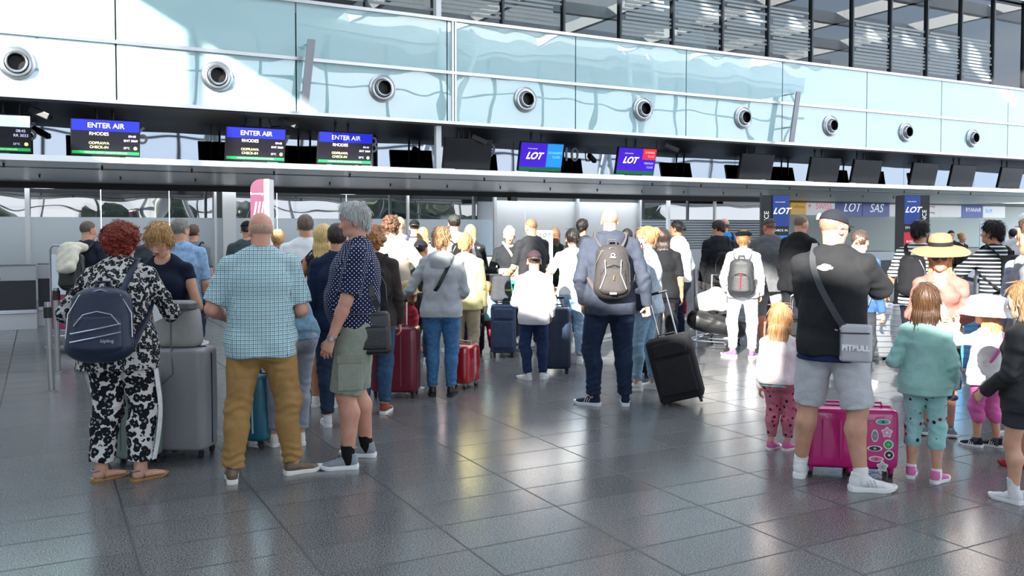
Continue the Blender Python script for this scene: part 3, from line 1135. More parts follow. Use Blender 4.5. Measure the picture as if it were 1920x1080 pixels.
            up = [bm.verts.new(tuple(f(sg * x * 0.98, y * 0.99, th + (0.05 * max(0, (y - 0.55) / 0.2)) + 0.02 * (y < -0.1)))) for x, y in pr]
            n = len(pr)
            for A, B_ in ((lo, md), (md, up)):
                for j in range(n):
                    bm.faces.new((A[j], A[(j + 1) % n], B_[(j + 1) % n], B_[j]))
            bm.faces.new(lo); bm.faces.new(up[::-1])
            if kind == 'sandal':
                so = mb.build('shoe', leather(sole), s.root, True)
                st = MB()
                for y0, hgt in ((0.42, 0.20), (0.0, 0.34)):
                    st.tube([f(x, y0 + 0.04 * math.cos(w), z) for w in [PI * j / 10 for j in range(11)] for x, z in [(0.16 * math.cos(w) * 1.02, 0.07 + hgt * 0.62 * math.sin(w))]], 0.035 * L, 6, flat=0.3)
                st.tube([f(0.13 * math.cos(w), -0.1 + 0.13 * math.sin(w) - 0.02, 0.30) for w in [2 * PI * j / 12 for j in range(12)]], 0.022 * L, 6, closed=True)
                st.build('strap', m, so, True)
                continue
            P = [ec(f(0, -0.13, 0.19), f(0, 0.12, 0.20), (0.122 * L, 0.15 * L), (0.115 * L, 0.13 * L), sd, k=0.02),
                 ec(f(0, 0.1, 0.17), f(0.01 * sg, 0.46, 0.125), (0.12 * L, 0.13 * L), (0.165 * L, 0.075 * L), sd, k=0.02),
                 ec(f(0.01 * sg, 0.44, 0.12), f(0.0, 0.60, 0.11), (0.165 * L, 0.075 * L), (0.13 * L, 0.062 * L), sd, k=0.012),
                 ec(f(0, -0.06, 0.2), f(0, -0.075, 0.40 + high), 0.13 * L, 0.138 * L, cb=True, k=0.02)]
            bot = f(0, 0.2, 0.07)
            nn = nrm(np.cross(f(0, 1, 0) - f(0, 0, 0), f(1, 0, 0) - f(0, 0, 0)))
            if nn[2] > 0: nn = -nn
            sh = solid('shoe', P, h, m, s.root, cuts=[(bot, nn)], disp=folds(0.0008, i))
            if sh is None: continue
            mb.build('sole', plastic(sole, 0.55), sh, True)
            if laces:
                lb = MB()
                for j in range(4):
                    y = 0.12 + j * 0.075; z = 0.315 - j * 0.030
                    lb.tube([f(-0.075, y, z - 0.03), f(-0.03, y + 0.012, z), f(0.03, y + 0.012, z), f(0.075, y, z - 0.03)], 0.011 * L, 5)
                lb.build('laces', plastic(laces, 0.7), sh, True)
            if stripe:
                for j, sx in [(a_, b_) for a_ in range(3) for b_ in (-1, 1)]:
                    sb = MB(); y = 0.10 + j * 0.08
                    if 1:
                        sb.tube([f(sx * 0.155, y + 0.03, 0.11), f(sx * 0.145, y + 0.01, 0.18), f(sx * 0.105, y - 0.02, 0.26)], 0.020 * L, 5, flat=0.5)
                    sb.build('side_stripe', plastic(stripe, 0.5), sh, True)

    def hair(s, style, m, seed=0, vol=1.0, length=0.6, name='hair'):
        hh = s.hh; R = s.Rh; q = s.hp
        B = lambda c, r, k=0.02, op='u': ball(q(*c), V3([r] * 3) * hh if np.isscalar(r) else V3(r) * hh, R, k, op)
        P = []
        cuts = []
        nf = R @ nrm(V3(0, 0.664, -0.748))
        h = lookup(s.q, Q_HEAD) * 1.15
        sx, sy, sz = 0.325, 0.405, 0.385
        o = 0.03 * vol
        amp, kind = 0.0025, 'strand'
        if style == 'bald':      # a thin fringe round the back
            P = [B((0, -0.075, 0.03), (0.338, 0.405, 0.30))]
            cuts = [(q(0, 0.0, 0.06), R @ nrm(V3(0, 0.9, 0.5))), (q(0, 0.3, 0.28), nf), (q(0, 0, 0.10), R @ V3(0, 0, 1))]
            amp = 0.0008
        elif style == 'buzz':
            P = [B((0, -0.06, 0.12), (sx + .012, sy + .012, sz + .012))]
            cuts = [(q(0, 0.29, 0.32), nf)]
            amp = 0.0012
        elif style == 'short':
            P = [B((0, -0.065, 0.13), (sx + o, sy + o, sz + o * 1.4)), B((0, 0.14, 0.40), (0.22, 0.20, 0.10 * vol))]
            cuts = [(q(0, 0.33, 0.26), nf)]
            amp = 0.004
        elif style == 'messy':
            P = [B((0, -0.06, 0.14), (sx + o * 1.8, sy + o * 1.6, sz + o * 2.2)), B((0.05, 0.16, 0.40), (0.24, 0.20, 0.14 * vol)), B((0, -0.38, -0.14), (0.2, 0.1, 0.2))]
            cuts = [(q(0, 0.36, 0.20), nf)]
            amp, kind = 0.007, 'wavy'
        elif style == 'curly':
            rs = random.Random(seed)
            P = [B((0, -0.08, 0.12), (sx + o * 3, sy + o * 2.5, sz + o * 3))]
            for j in range(46):
                a = rs.uniform(0, 2 * PI); z = rs.uniform(-0.45, 0.5)
                rr = math.sqrt(max(0.02, 1 - ((z - 0.1) / 0.55) ** 2))
                x, y = math.cos(a) * (sx + o * 3) * rr, -0.08 + math.sin(a) * (sy + o * 2.4) * rr
                if y > 0.16 and z < 0.25: continue
                P.append(B((x, y, z), rs.uniform(0.07, 0.12), 0.006))
            cuts = [(q(0, 0.36, 0.12), R @ nrm(V3(0, 0.8, -0.55)))]
            amp, kind = 0.006, 'curl'
        elif style in ('long', 'bob', 'pony', 'bun'):
            P = [B((0, -0.07, 0.13), (sx + o * 1.2, sy + o * 1.2, sz + o * 1.4))]
            cuts = [(q(0, 0.37, 0.26), nf)] if style in ('pony', 'bun') else []
            if style in ('long', 'bob'):
                # face opening
                P.append(B((0, 0.44, -0.10), (0.215, 0.30, 0.36), 0.02, 's'))
                P.append(B((0, 0.30, -0.42), (0.26, 0.28, 0.22), 0.02, 's'))
                back = s.Rt @ V3(0, -1, 0)
                dn = V3(0, 0, -1)
                top_ = q(0, -0.20, 0.05)
                b1 = q(0, -0.27, -0.42)
                P.append(ec(top_, b1, (0.335 * hh * vol, 0.24 * hh), (0.34 * hh * vol, 0.17 * hh), R @ V3(1, 0, 0), k=0.03, cb=style == 'bob' and length <= 0.35))
                P.append(ec(q(-0.27, -0.06, 0.0), q(-0.31, -0.03, -0.52), 0.10 * hh, 0.08 * hh, k=0.03))
                P.append(ec(q(0.27, -0.06, 0.0), q(0.31, -0.03, -0.52), 0.10 * hh, 0.08 * hh, k=0.03))
                if length > 0.35:
                    b2 = b1 + dn * length * 0.22 + back * (0.02 + s.rad[3][1] * 0.25)
                    P.append(ec(b1, b2, (0.34 * hh * vol, 0.15 * hh), (0.30 * hh * vol, 0.09 * hh), R @ V3(1, 0, 0), k=0.03))
            elif style == 'pony':
                P.append(B((0, -0.48, 0.18), 0.10))
                pts = [(0, -0.50, 0.2), (0, -0.62, 0.05), (0, -0.64, -0.35), (0, -0.58, -0.75 * length / 0.6)]
                for a, b, r0, r1 in zip(pts[:-1], pts[1:], (0.09, 0.12, 0.11), (0.12, 0.11, 0.05)):
                    P.append(ec(q(*a), q(*b), r0 * hh, r1 * hh, k=0.015))
            elif style == 'bun':
                P.append(B((0, -0.44, 0.30 if length > 0.5 else 0.0), 0.17 * vol, 0.01))
            amp = 0.0022
        elif style == 'updo':
            P = [B((0, -0.08, 0.14), (sx + o * 1.6, sy + o * 1.6, sz + o * 1.8)), B((0, -0.28, 0.42), (0.2, 0.2, 0.18), 0.02), B((0, -0.42, 0.25), (0.2, 0.16, 0.2), 0.02), B((0.02, 0.22, 0.38), (0.24, 0.16, 0.10), 0.02),
                 B((0.26, -0.1, -0.12), (0.1, 0.14, 0.2), 0.02), B((-0.26, -0.1, -0.12), (0.1, 0.14, 0.2), 0.02), B((0, -0.42, -0.12), (0.2, 0.1, 0.22), 0.02)]
            cuts = [(q(0, 0.34, 0.17), nf)]
            amp, kind = 0.006, 'wavy'
        rs = np.random.RandomState(seed)
        ph = rs.uniform(0, 6, 6)

        def dsp(V, N):
            l = (V - s.hc) @ R / hh
            if kind == 'curl':
                return amp * (np.sin(l[:, 0] * 46 + 3 * np.sin(l[:, 2] * 21 + ph[0])) + np.sin(l[:, 1] * 43 + 3 * np.sin(l[:, 0] * 23 + ph[1])) + np.sin(l[:, 2] * 49 + 3 * np.sin(l[:, 1] * 19 + ph[2]))) / 2
            az = np.arctan2(l[:, 0], -(l[:, 1] + 0.08))
            wv = 1.2 if kind == 'strand' else 3.0
            d = np.sin(az * 34 + wv * np.sin(l[:, 2] * 9 + ph[0]) + ph[1]) + 0.6 * np.sin(az * 71 + wv * np.sin(l[:, 2] * 14 + ph[2])) + 0.6 * np.sin(az * 11 + wv * np.sin(l[:, 2] * 6 + ph[3]))
            topw = np.clip((l[:, 2] - 0.38) * 6, 0, 1)
            d2 = np.sin(l[:, 0] * 60 + wv * np.sin(l[:, 1] * 9 + ph[4])) + 0.6 * np.sin(l[:, 0] * 27 + 2 * np.sin(l[:, 1] * 7))
            return amp * (d * (1 - topw) + d2 * topw) / 1.6
        o_ = solid(name, P, h, m, s.root, cuts=cuts, disp=dsp)
        if s.q == 0 and style not in ('bald', 'buzz') and o_ is not None:
            s.locks(o_, m, seed, kind, style, length)
        return o_

    def locks(s, o_, m, seed, kind, style, length):
        """loose strands standing off the hair mass"""
        rs = random.Random(seed + 77)
        me = o_.data
        nv = len(me.vertices)
        mb = MB()
        ln = {'curl': 0.035, 'wavy': 0.05}.get(kind, 0.07)
        lf = 0.25 if kind == 'strand' else 1.0
        for j in range(420 if kind != 'strand' else 200):
            v = me.vertices[rs.randrange(nv)]
            p = np.array(v.co); n = np.array(v.normal)
            g = V3(0, 0, -1)
            t = nrm(g - n * g.dot(n) + 0.25 * lf * V3(rs.uniform(-1, 1), rs.uniform(-1, 1), rs.uniform(-.5, .5)))
            if n[2] > 0.8:
                t = nrm(V3(n[0], n[1], 0) + V3(rs.uniform(-.6, .6), rs.uniform(-.6, .6), -0.1))
            pts = []
            off = rs.uniform(0.3, 1.0)
            c = nrm(np.cross(n, t))
            for k in range(6):
                f = k / 5
                pp = p + t * ln * f * rs.uniform(0.95, 1.05) + n * lf * (math.sin(f * PI) * 0.010 * off + f * 0.003)
                if kind == 'curl':
                    pp = p + t * ln * 0.5 * f + n * 0.010 * math.sin(f * 6 + j) * off + c * 0.010 * math.cos(f * 6 + j) + n * 0.006
                pts.append(pp)
            mb.tube(pts, [0.0012, 0.0022, 0.0022, 0.002, 0.0014, 0.0004], 3)
        mb.build('loose_strands', m, o_, True)

    def cap(s, m, kind='cap', back=False, m2=None, tilt=0, name=None, grow=1.0):
        hh = s.hh; q = s.hp; R = s.Rh
        h = lookup(s.q, Q_HEAD) * 1.2
        B = lambda c, r, k=0.01, op='u': ball(q(*c), V3(r) * hh * grow, R, k, op)
        if kind == 'cap':
            o = solid('cap', [B((0, -0.06, 0.15), (0.372, 0.455, 0.40))], h, m, s.root, cuts=[(q(0, 0, 0.16), R @ nrm(V3(0, -0.12, -1)))])
            mb = MB(); bm = mb.bm
            sy = -1 if back else 1
            N = 12
            rows = []
            for (r0, dz) in ((0.40, 0.0), (0.58, 0.005), (0.74, -0.035)):
                rows.append([(math.sin(w) * 0.30 * (1 if r0 < 0.5 else 0.98 - (r0 - 0.58) * 0.4), (-0.06 + math.cos(w) * r0 * (1.0) + (0)) , 0.17 + dz - 0.05 * (abs(w) / 1.2) ** 2) for w in [-1.25 + 2.5 * j / N for j in range(N + 1)]])
            if True:
                vsA = [[bm.verts.new(tuple(q(x, (y if not back else -0.12 - y), z + t))) for x, y, z in rw] for t in (0.0,) for rw in rows]
                vsB = [[bm.verts.new(tuple(q(x, (y if not back else -0.12 - y), z - 0.02))) for x, y, z in rw] for rw in rows]
                for vs in (vsA, vsB):
                    for a, b in zip(vs[:-1], vs[1:]):
                        for j in range(N): bm.faces.new((a[j], a[j + 1], b[j + 1], b[j]))
                for j in range(N): bm.faces.new((vsA[-1][j], vsA[-1][j + 1], vsB[-1][j + 1], vsB[-1][j]))
                for e in (0, N):
                    for a in (0, 1): bm.faces.new((vsA[a][e], vsA[a + 1][e], vsB[a + 1][e], vsB[a][e]))
            mb.build('visor', m2 or m, o, True)
            mb = MB(); mb.ball(q(0, -0.06, 0.555), 0.022 * hh, n=8); mb.build('cap_button', m2 or m, o, True)
            return o
        if kind == 'beret':
            return solid('beret', [B((0, -0.09, 0.30), (0.47, 0.50, 0.20)), B((0, -0.07, 0.20), (0.375, 0.45, 0.12))], h, m, s.root, cuts=[(q(0, 0, 0.17), R @ nrm(V3(0, -0.1, -1)))], disp=folds(0.002, 3))
        if kind in ('brim', 'bucket'):
            br = {'brim': 1.0, 'bucket': 0.62}[kind] * grow
            prof = {'brim': [(0.001, 0.74), (0.18, 0.74), (0.32, 0.70), (0.385, 0.59), (0.40, 0.44), (0.405, 0.30), (0.46, 0.26), (0.66, 0.22), (0.84, 0.15), (0.98, 0.06), (0.985, 0.04), (0.84, 0.13), (0.66, 0.20), (0.46, 0.235), (0.39, 0.27)],
                    'bucket': [(0.001, 0.64), (0.2, 0.64), (0.36, 0.56), (0.43, 0.40), (0.45, 0.20), (0.47, 0.14), (0.58, 0.05), (0.70, -0.06), (0.705, -0.09), (0.58, 0.02), (0.44, 0.12)]}[kind]
            mb = MB(); n = 40; rings = []
            lift = 0.10 if kind == 'brim' else 0.0
            q0 = q
            q = lambda x, y, z: q0(x, y, z + lift)
            for r, z in prof:
                ring = []
                for j in range(n):
                    w = 2 * PI * j / n
                    wob = (0.04 * math.sin(2 * w + 0.6) + 0.03 * math.sin(3 * w + 2)) * max(0, r - 0.45) * 2.0
                    rr = r * grow if r < 0.45 else 0.42 * grow + (r - 0.42) * br
                    ring.append(mb.bm.verts.new(tuple(q(math.cos(w) * rr, -0.05 + math.sin(w) * rr * 1.1, z + wob))))
                rings.append(ring)
            for A, B_ in zip(rings[:-1], rings[1:]):
                for j in range(n): mb.bm.faces.new((A[j], A[(j + 1) % n], B_[(j + 1) % n], B_[j]))
            o = mb.build('hat', m, s.root, True)
            if m2:
                mb = MB(); rings = []
                for r, z in ((0.412, 0.31), (0.418, 0.31), (0.412, 0.44), (0.40, 0.45)):
                    rings.append([mb.bm.verts.new(tuple(q(math.cos(2 * PI * j / n) * r * grow, -0.05 + math.sin(2 * PI * j / n) * r * 1.1 * grow, z))) for j in range(n)])
                for A, B_ in zip(rings[:-1], rings[1:]):
                    for j in range(n): mb.bm.faces.new((A[j], A[(j + 1) % n], B_[(j + 1) % n], B_[j]))
                mb.build('hat_band', m2, o, True)
            return o

    def glasses(s, m, lens=None, big=1.0):
        q = s.hp; hh = s.hh
        mb = MB(); lbs = []
        for sg in (-1, 1):
            lb = MB(); lbs.append(lb)
            ring = [q(sg * 0.145 + 0.085 * big * math.cos(w), 0.385 - 0.05 * abs(sg * 0.145 + 0.085 * math.cos(w)), -0.01 + 0.065 * big * math.sin(w)) for w in [2 * PI * j / 16 for j in range(16)]]
            mb.tube(ring, 0.009 * hh, 6, closed=True)
            vs = [lb.bm.verts.new(tuple(p)) for p in ring]; lb.bm.faces.new(vs)
            mb.tube([q(sg * 0.23, 0.365, 0.01), q(sg * 0.35, 0.30, 0.02), q(sg * 0.375, 0.0, 0.0), q(sg * 0.37, -0.08, -0.06)], 0.009 * hh, 6)
        mb.tube([q(-0.06, 0.39, 0.01), q(0, 0.40, 0.02), q(0.06, 0.39, 0.01)], 0.009 * hh, 6)
        o = mb.build('glasses', m, s.root, True)
        for lb in lbs if lens else (): lb.build('lens', lens, o, True)
        return o

    def M(s):
        """4x4 of the person root, for things they carry"""
        return Matrix.Translation((s.g[0], s.g[1], 0)) @ Matrix.Rotation(-math.radians(s.face), 4, 'Z')

    def world(s, p):
        return np.array(s.M() @ Vector(tuple(p)))
# ------------------------------------------------------------------ the building, in (u along the counters, v into the hall, z)
def SB(name, mb, m, parent=None, kind=None, smooth=False):
    o = mb.build(name, m, parent, smooth)
    if parent is None:
        o.rotation_euler = (0, 0, ANG)
        if kind is None: kind = 'structure'
        if kind: o['kind'] = kind
    return o

def UE(name, u, v, z=0, rz=0, label=None, cat=None, group=None):
    p = uv_world(u, v)
    return empty(name, (p[0], p[1], z), ANG + rz, label, cat, group)

def U(x, v):
    return on_plane(x, 430, v)[0]

def glass_mat(name, tint, refl=0.25, rough=0.0):
    if name in MATS: return MATS[name]
    m = bpy.data.materials.new(name); m.use_nodes = True
    n = m.node_tree; n.nodes.clear(); L = n.links.new
    o = n.nodes.new('ShaderNodeOutputMaterial'); mx = n.nodes.new('ShaderNodeMixShader')
    t = n.nodes.new('ShaderNodeBsdfTransparent'); g = n.nodes.new('ShaderNodeBsdfGlossy')
    t.inputs[0].default_value = lin(tint); g.inputs[0].default_value = (0.95, 0.97, 1, 1); g.inputs['Roughness'].default_value = rough
    lw = n.nodes.new('ShaderNodeFresnel'); lw.inputs[0].default_value = 1.5
    a = math_node(n, 'ADD', lw.outputs[0], refl)
    L(a, mx.inputs[0]); L(t.outputs[0], mx.inputs[1]); L(g.outputs[0], mx.inputs[2]); L(mx.outputs[0], o.inputs[0])
    MATS[name] = m
    return m

def wavy(m, scale, dist, strength=0.25, target='Normal'):
    """slow waviness of a big glass sheet"""
    n = m.node_tree; b = n.nodes['Principled BSDF']; L = n.links.new
    tc = n.nodes.new('ShaderNodeTexCoord'); nz = n.nodes.new('ShaderNodeTexNoise')
    nz.inputs['Scale'].default_value = scale; nz.inputs['Detail'].default_value = 1
    bp = n.nodes.new('ShaderNodeBump'); bp.inputs['Strength'].default_value = strength; bp.inputs['Distance'].default_value = dist
    L(tc.outputs['Object'], nz.inputs['Vector']); L(nz.outputs['Fac'], bp.inputs['Height']); L(bp.outputs[0], b.inputs[target])
    return m

# floor ------------------------------------------------------------
def floor_material():
    m, n, b, L = _nodes('terrazzo_floor')
    tc = n.nodes.new('ShaderNodeTexCoord')
    mp = n.nodes.new('ShaderNodeMapping'); L(tc.outputs['Object'], mp.inputs[0])
    s = n.nodes.new('ShaderNodeSeparateXYZ'); L(mp.outputs[0], s.inputs[0])
    M = lambda *a: math_node(n, *a)
    TU, TV = 0.765, 0.40
    u0 = world_uv(ground(688, 889))[0]
    v0 = world_uv(ground(770, 951))[1]
    fu = M('FRACT', M('ADD', M('DIVIDE', M('SUBTRACT', s.outputs['X'], u0), TU), 200.0))
    fv = M('FRACT', M('ADD', M('DIVIDE', M('SUBTRACT', s.outputs['Y'], v0), TV), 200.0))
    gu = M('LESS_THAN', fu, 0.017); gv = M('LESS_THAN', fv, 0.030)
    g = M('MAXIMUM', gu, gv)
    iu = M('FLOOR', M('DIVIDE', M('SUBTRACT', s.outputs['X'], u0), TU)); iv = M('FLOOR', M('DIVIDE', M('SUBTRACT', s.outputs['Y'], v0), TV))
    cb = n.nodes.new('ShaderNodeCombineXYZ'); L(iu, cb.inputs[0]); L(iv, cb.inputs[1])
    wn = n.nodes.new('ShaderNodeTexWhiteNoise'); L(cb.outputs[0], wn.inputs[0])
    nz = n.nodes.new('ShaderNodeTexNoise'); nz.inputs['Scale'].default_value = 125; nz.inputs['Detail'].default_value = 4
    L(tc.outputs['Object'], nz.inputs['Vector'])
    rp = n.nodes.new('ShaderNodeValToRGB')
    rp.color_ramp.elements[0].position = 0.36; rp.color_ramp.elements[0].color = (0.030, 0.031, 0.033, 1)
    rp.color_ramp.elements[1].position = 0.66; rp.color_ramp.elements[1].color = (0.27, 0.27, 0.275, 1)
    L(nz.outputs['Fac'], rp.inputs[0])
    tint = n.nodes.new('ShaderNodeMixRGB'); tint.blend_type = 'MULTIPLY'; tint.inputs[0].default_value = 1
    L(rp.outputs[0], tint.inputs[1])
    vv = M('ADD', 0.86, M('MULTIPLY', wn.outputs[0], 0.24))
    cc = n.nodes.new('ShaderNodeCombineXYZ'); L(vv, cc.inputs[0]); L(vv, cc.inputs[1]); L(vv, cc.inputs[2])
    L(cc.outputs[0], tint.inputs[2])
    mx = n.nodes.new('ShaderNodeMixRGB'); L(g, mx.inputs[0]); L(tint.outputs[0], mx.inputs[1]); mx.inputs[2].default_value = (0.02, 0.02, 0.022, 1)
    L(mx.outputs[0], b.inputs['Base Color'])
    n2 = n.nodes.new('ShaderNodeTexNoise'); n2.inputs['Scale'].default_value = 1.7; n2.inputs['Detail'].default_value = 6
    L(tc.outputs['Object'], n2.inputs['Vector'])
    L(M('ADD', M('ADD', 0.165, M('MULTIPLY', n2.outputs['Fac'], 0.10)), M('MULTIPLY', g, 0.4)), b.inputs['Roughness'])
    b.inputs['Specular IOR Level'].default_value = 0.75
    b.inputs['IOR'].default_value = 1.6
    return m

fl = MB(); fl.box(-46, 42, -12, 34, -0.15, 0)
SB('floor', fl, floor_material())

# the check-in front: fascia band ------------------------------------
VF, ZL, ZF0, ZF1, ZF2, ZUP = 15.0, 2.70, 3.63, 4.55, 5.52, 7.95
aqua = wavy(mat('back_painted_glass', 'a9cfd3', 0.55, 0, 0.5, coat=1.0), 0.9, 0.05, 0.2, 'Coat Normal')
aqua.node_tree.nodes['Principled BSDF'].inputs['Coat Roughness'].default_value = 0.0
aqua.node_tree.nodes['Principled BSDF'].inputs['Coat IOR'].default_value = 2.4
steel = metal('d4d6d8', 0.3)
dark = mat('dark_void', '0c0d0f', 0.6)
wall = empty('wall_front', (0, 0, 0), ANG); wall['kind'] = 'structure'
fb = MB(); fb.box(-6, 34, VF + 0.03, VF + 0.35, ZF0 + 0.02, ZF2 - 0.02)
SB('backing', fb, dark, wall)
G0, GS = 0.0715, 0.1862
for k in range(-2, 11):
    u0, u1 = (G0 + GS * k) * VF, (G0 + GS * (k + 1)) * VF
    for z0, z1 in ((ZF0, ZF1), (ZF1, ZF2)):
        m = MB(); m.box(u0 + 0.012, u1 - 0.012, VF - 0.01, VF + 0.02, z0 + 0.02, z1 - 0.02)
        SB('glass_panel', m, aqua, wall)
for i, z in enumerate((ZF0, ZF1, ZF2)):
    m = MB(); m.box(-6, 34, VF - 0.05, VF + 0.06, z - 0.028, z + 0.028)
    SB('trim_%d' % (i + 1), m, steel)
um = U(851, VF)
m = MB(); m.box(um - 0.045, um - 0.012, VF - 0.04, VF, ZF0, ZF2); m.box(um + 0.012, um + 0.045, VF - 0.04, VF, ZF0, ZF2)
SB('trim_4', m, metal('e8eaec', 0.4))
# recess with the mirror panels, ledge, soffit
m = MB(); m.box(-6, 34, VF, 17.2, ZF0 - 0.06, ZF0 - 0.03); SB('ceiling', m, mat('dark_soffit', '15161a', 0.45))
mirror = wavy(mat('mirror_panel', '868f9a', 0.02, 1.0), 0.7, 0.05, 0.16)
VM = 16.85
m = MB()
wm = empty('wall_mirror', (0, 0, 0), ANG); wm['kind'] = 'structure'
for k in range(-2, 11):
    u0, u1 = (G0 - GS / 2 + GS * k) * VM, (G0 - GS / 2 + GS * (k + 1)) * VM
    m = MB(); m.box(u0 + 0.006, u1 - 0.006, VM, VM + 0.03, ZL, ZF0 - 0.03); SB('mirror_panel', m, mirror, wm)
m = MB(); m.box(-6, 34, VM + 0.04, VM + 0.2, ZL, ZF0); SB('wall_recess', m, dark)
m = MB(); m.box(-6, 34, VF, 23.6, ZL + 0.01, ZL + 0.07); SB('ceiling', m, mat('soffit_metal', 'dedbd8', 0.28, 0.6))
m = MB(); m.box(-6, 34, VF - 0.03, VF + 0.02, ZL - 0.015, ZL + 0.075); SB('trim_5', m, metal('f0f2f4', 0.45))
up = U(821, VF + 0.1)
m = MB(); m.box(up - 0.05, up + 0.05, VF + 0.04, VF + 0.14, ZL + 0.07, ZF0); SB('trim_6', m, mat('white_post', 'dfe3e6', 0.4))
# sprinkler heads under the soffit
k = 0
for uu in np.arange(-0.5, 24, 1.42):
    for vv in (16.2, 19.2):
        t = UE('sprinkler_head', uu + (0.5 if vv > 18 else 0), vv, ZL, label='small sprinkler head on the grey metal soffit over the check-in desks', cat='sprinkler', group='sprinkler heads under the soffit')
        mb = MB(); mb.cyl((0, 0, 0.01), (0, 0, -0.05), 0.022, 0.012, 10); mb.cyl((0, 0, -0.05), (0, 0, -0.055), 0.03, n=10)
        mb.build('nozzle', plastic('1c1c1e'), t)
# jet nozzles ---------------------------------------------------------
NAMES = ['first air jet nozzle from the left end of the glass band', 'second air jet nozzle, in the glare left of the upright metal blade', 'third air jet nozzle, above the third blue and black flight screen',
         'fourth air jet nozzle, just right of the double steel mullion', 'fifth air jet nozzle, above the business class screen', 'sixth air jet nozzle, left of the second metal blade',
         'seventh air jet nozzle, right of the second metal blade', 'eighth air jet nozzle, second from the right end', 'last air jet nozzle at the far right of the glass band']
for i, (px, py) in enumerate(((31, 118), (407, 143), (717, 166), (985, 187), (1205, 205), (1393, 221), (1557, 236), (1698, 248), (1823, 259))):
    uu, zz = on_plane(px, py, VF - 0.02)
    t = UE('air_nozzle', uu, VF - 0.02, zz, label='round brushed steel ' + NAMES[i][NAMES[i].index(' ') + 1:] if False else 'round steel nozzle: ' + NAMES[i], cat='air vent', group='air jet nozzles along the glass band')
    mb = MB(); mb.lathe([(0.245, 0.0), (0.245, 0.02), (0.22, 0.045), (0.20, 0.03), (0.195, 0.05), (0.165, 0.055), (0.155, 0.03)], n=40, axis='Y')
    mb.build('flange', metal('c9cbce', 0.3), t, True)
    mb = MB(); mb.lathe([(0.155, 0.03), (0.15, 0.10), (0.135, 0.125), (0.12, 0.12), (0.115, 0.06), (0.112, -0.0)], n=40, axis='Y')
    mb.build('nozzle_ring', metal('a4a7ac', 0.25), t, True)
    mb = MB(); mb.lathe([(0.113, 0.10), (0.11, 0.0), (0.001, -0.001)], n=32, axis='Y'); mb.build('throat', mat('throat', '050506', 0.5), t, True)
# upright metal blades
for i, (xt, yt, xb, yb) in enumerate(((584, 74, 570, 206), (1497, 172, 1484, 266))):
    (u1, z1), (u0, z0) = on_plane(xt, yt, VF - 0.35), on_plane(xb, yb, VF - 0.35)
    t = UE('metal_blade', (u0 + u1) / 2, VF - 0.35, z0, label=('tall leaning metal blade on the glass band, the larger left one', 'tall leaning metal blade on the glass band, the smaller right one')[i], cat='sign blade')
    mb = MB(); c = (u0 + u1) / 2; w = 0.065
    mb.poly([(u0 - c - w, -0.02, 0), (u0 - c + w, -0.02, 0), (u1 - c + w, -0.02, z1 - z0), (u1 - c - w, -0.02, z1 - z0)], (0, 0.04, 0)); mb.build('blade', mat('blade_grey', '8f9298', 0.4, 0.3), t)
    mb = MB(); mb.cyl((0, 0.0, 0.35), (0, 0.34, 0.35), 0.02, n=8); mb.cyl((0.0, 0.0, 1.1), (0.0, 0.34, 1.1), 0.02, n=8); mb.build('bracket', steel, t)
# upper storey ----------------------------------------------------------
pane = glass_mat('storey_glass', 'a3b4b4', 0.05)
frost = mat('frosted_stripe', '9aa3a5', 0.5, alpha=0.75)
wu = empty('window_1', (0, 0, 0), ANG); wu['kind'] = 'structure'
P0_, PS_ = 0.5200, 0.0902
for k in range(-9, 16):
    u0, u1 = (P0_ + PS_ * k) * 15.15, (P0_ + PS_ * (k + 1)) * 15.15
    m = MB(); m.box(u0, u1, 15.14, 15.155, ZF2, ZUP); g = SB('pane', m, pane, wu)
    if (k * 7) % 5 != 2:
        m = MB(); rs = random.Random(k)
        for j in range(13):
            zz = ZF2 + 0.16 + j * 0.085
            a = u0 + 0.03 + rs.choice((0, 0, 0.12)); b_ = u1 - 0.03 - rs.choice((0, 0, 0.2, 0.05))
            m.box(a, b_, 15.132, 15.136, zz, zz + 0.05)
        SB('frosted_stripes', m, frost, g)
    m = MB(); m.box(u0 - 0.022, u0 + 0.022, 15.08, 15.22, ZF2, ZUP); SB('mullion', m, mat('mullion', '3a3f45', 0.4, 0.4), wu)
ux = U(820, 15.1)
m = MB(); m.box(ux - 0.05, ux + 0.05, 15.0, 15.2, ZF2, ZUP); SB('trim_7', m, mat('white_post', 'dfe3e6', 0.4))
m = MB(); m.box(-6, 34, VF, 24, ZF2 - 0.2, ZF2 - 0.03); SB('floor_upper', m, mat('upper_floor', '6c7072', 0.6))
m = MB(); m.box(-6, 34, 20.5, 20.7, ZF2, ZUP); SB('wall_upper', m, mat('upper_wall', 'a8b4b2', 0.7, var=0.1, bscale=1))
m = MB(); m.box(-6, 34, VF + 0.2, 20.5, ZUP - 0.35, ZUP - 0.3); SB('ceiling_upper', m, mat('upper_ceiling', 'c2c8c8', 0.7))
for i, uu in enumerate((9.4, 12.1, 16.5, 19.2, 22.4)):
    m = MB(); m.box(uu - 0.3, uu + 0.3, 17.6, 18.2, ZF2, ZUP - 0.3); SB('wall_pier', m, mat('upper_pier', 'ccd6d4', 0.7))
m = MB()
for a, b_ in ((13.8, 16.0), (17.2, 19.0), (19.6, 21.8)):
    m.box(a, b_, 20.44, 20.5, ZF2, ZF2 + 1.5)
SB('door_1', m, mat('dark_door', '555d60', 0.5))
ceil_l = mat('upper_light', 'ffffff', 0.5, emit=1.0)
band = MB(); band.box(-6, 34, VF - 0.05, VF + 0.3, ZUP, ZUP + 1.9); SB('wall_band', band, aqua)
m = MB(); m.box(-6, 34, VF - 0.1, VF + 0.05, ZUP - 0.03, ZUP + 0.03); SB('trim_8', m, steel)
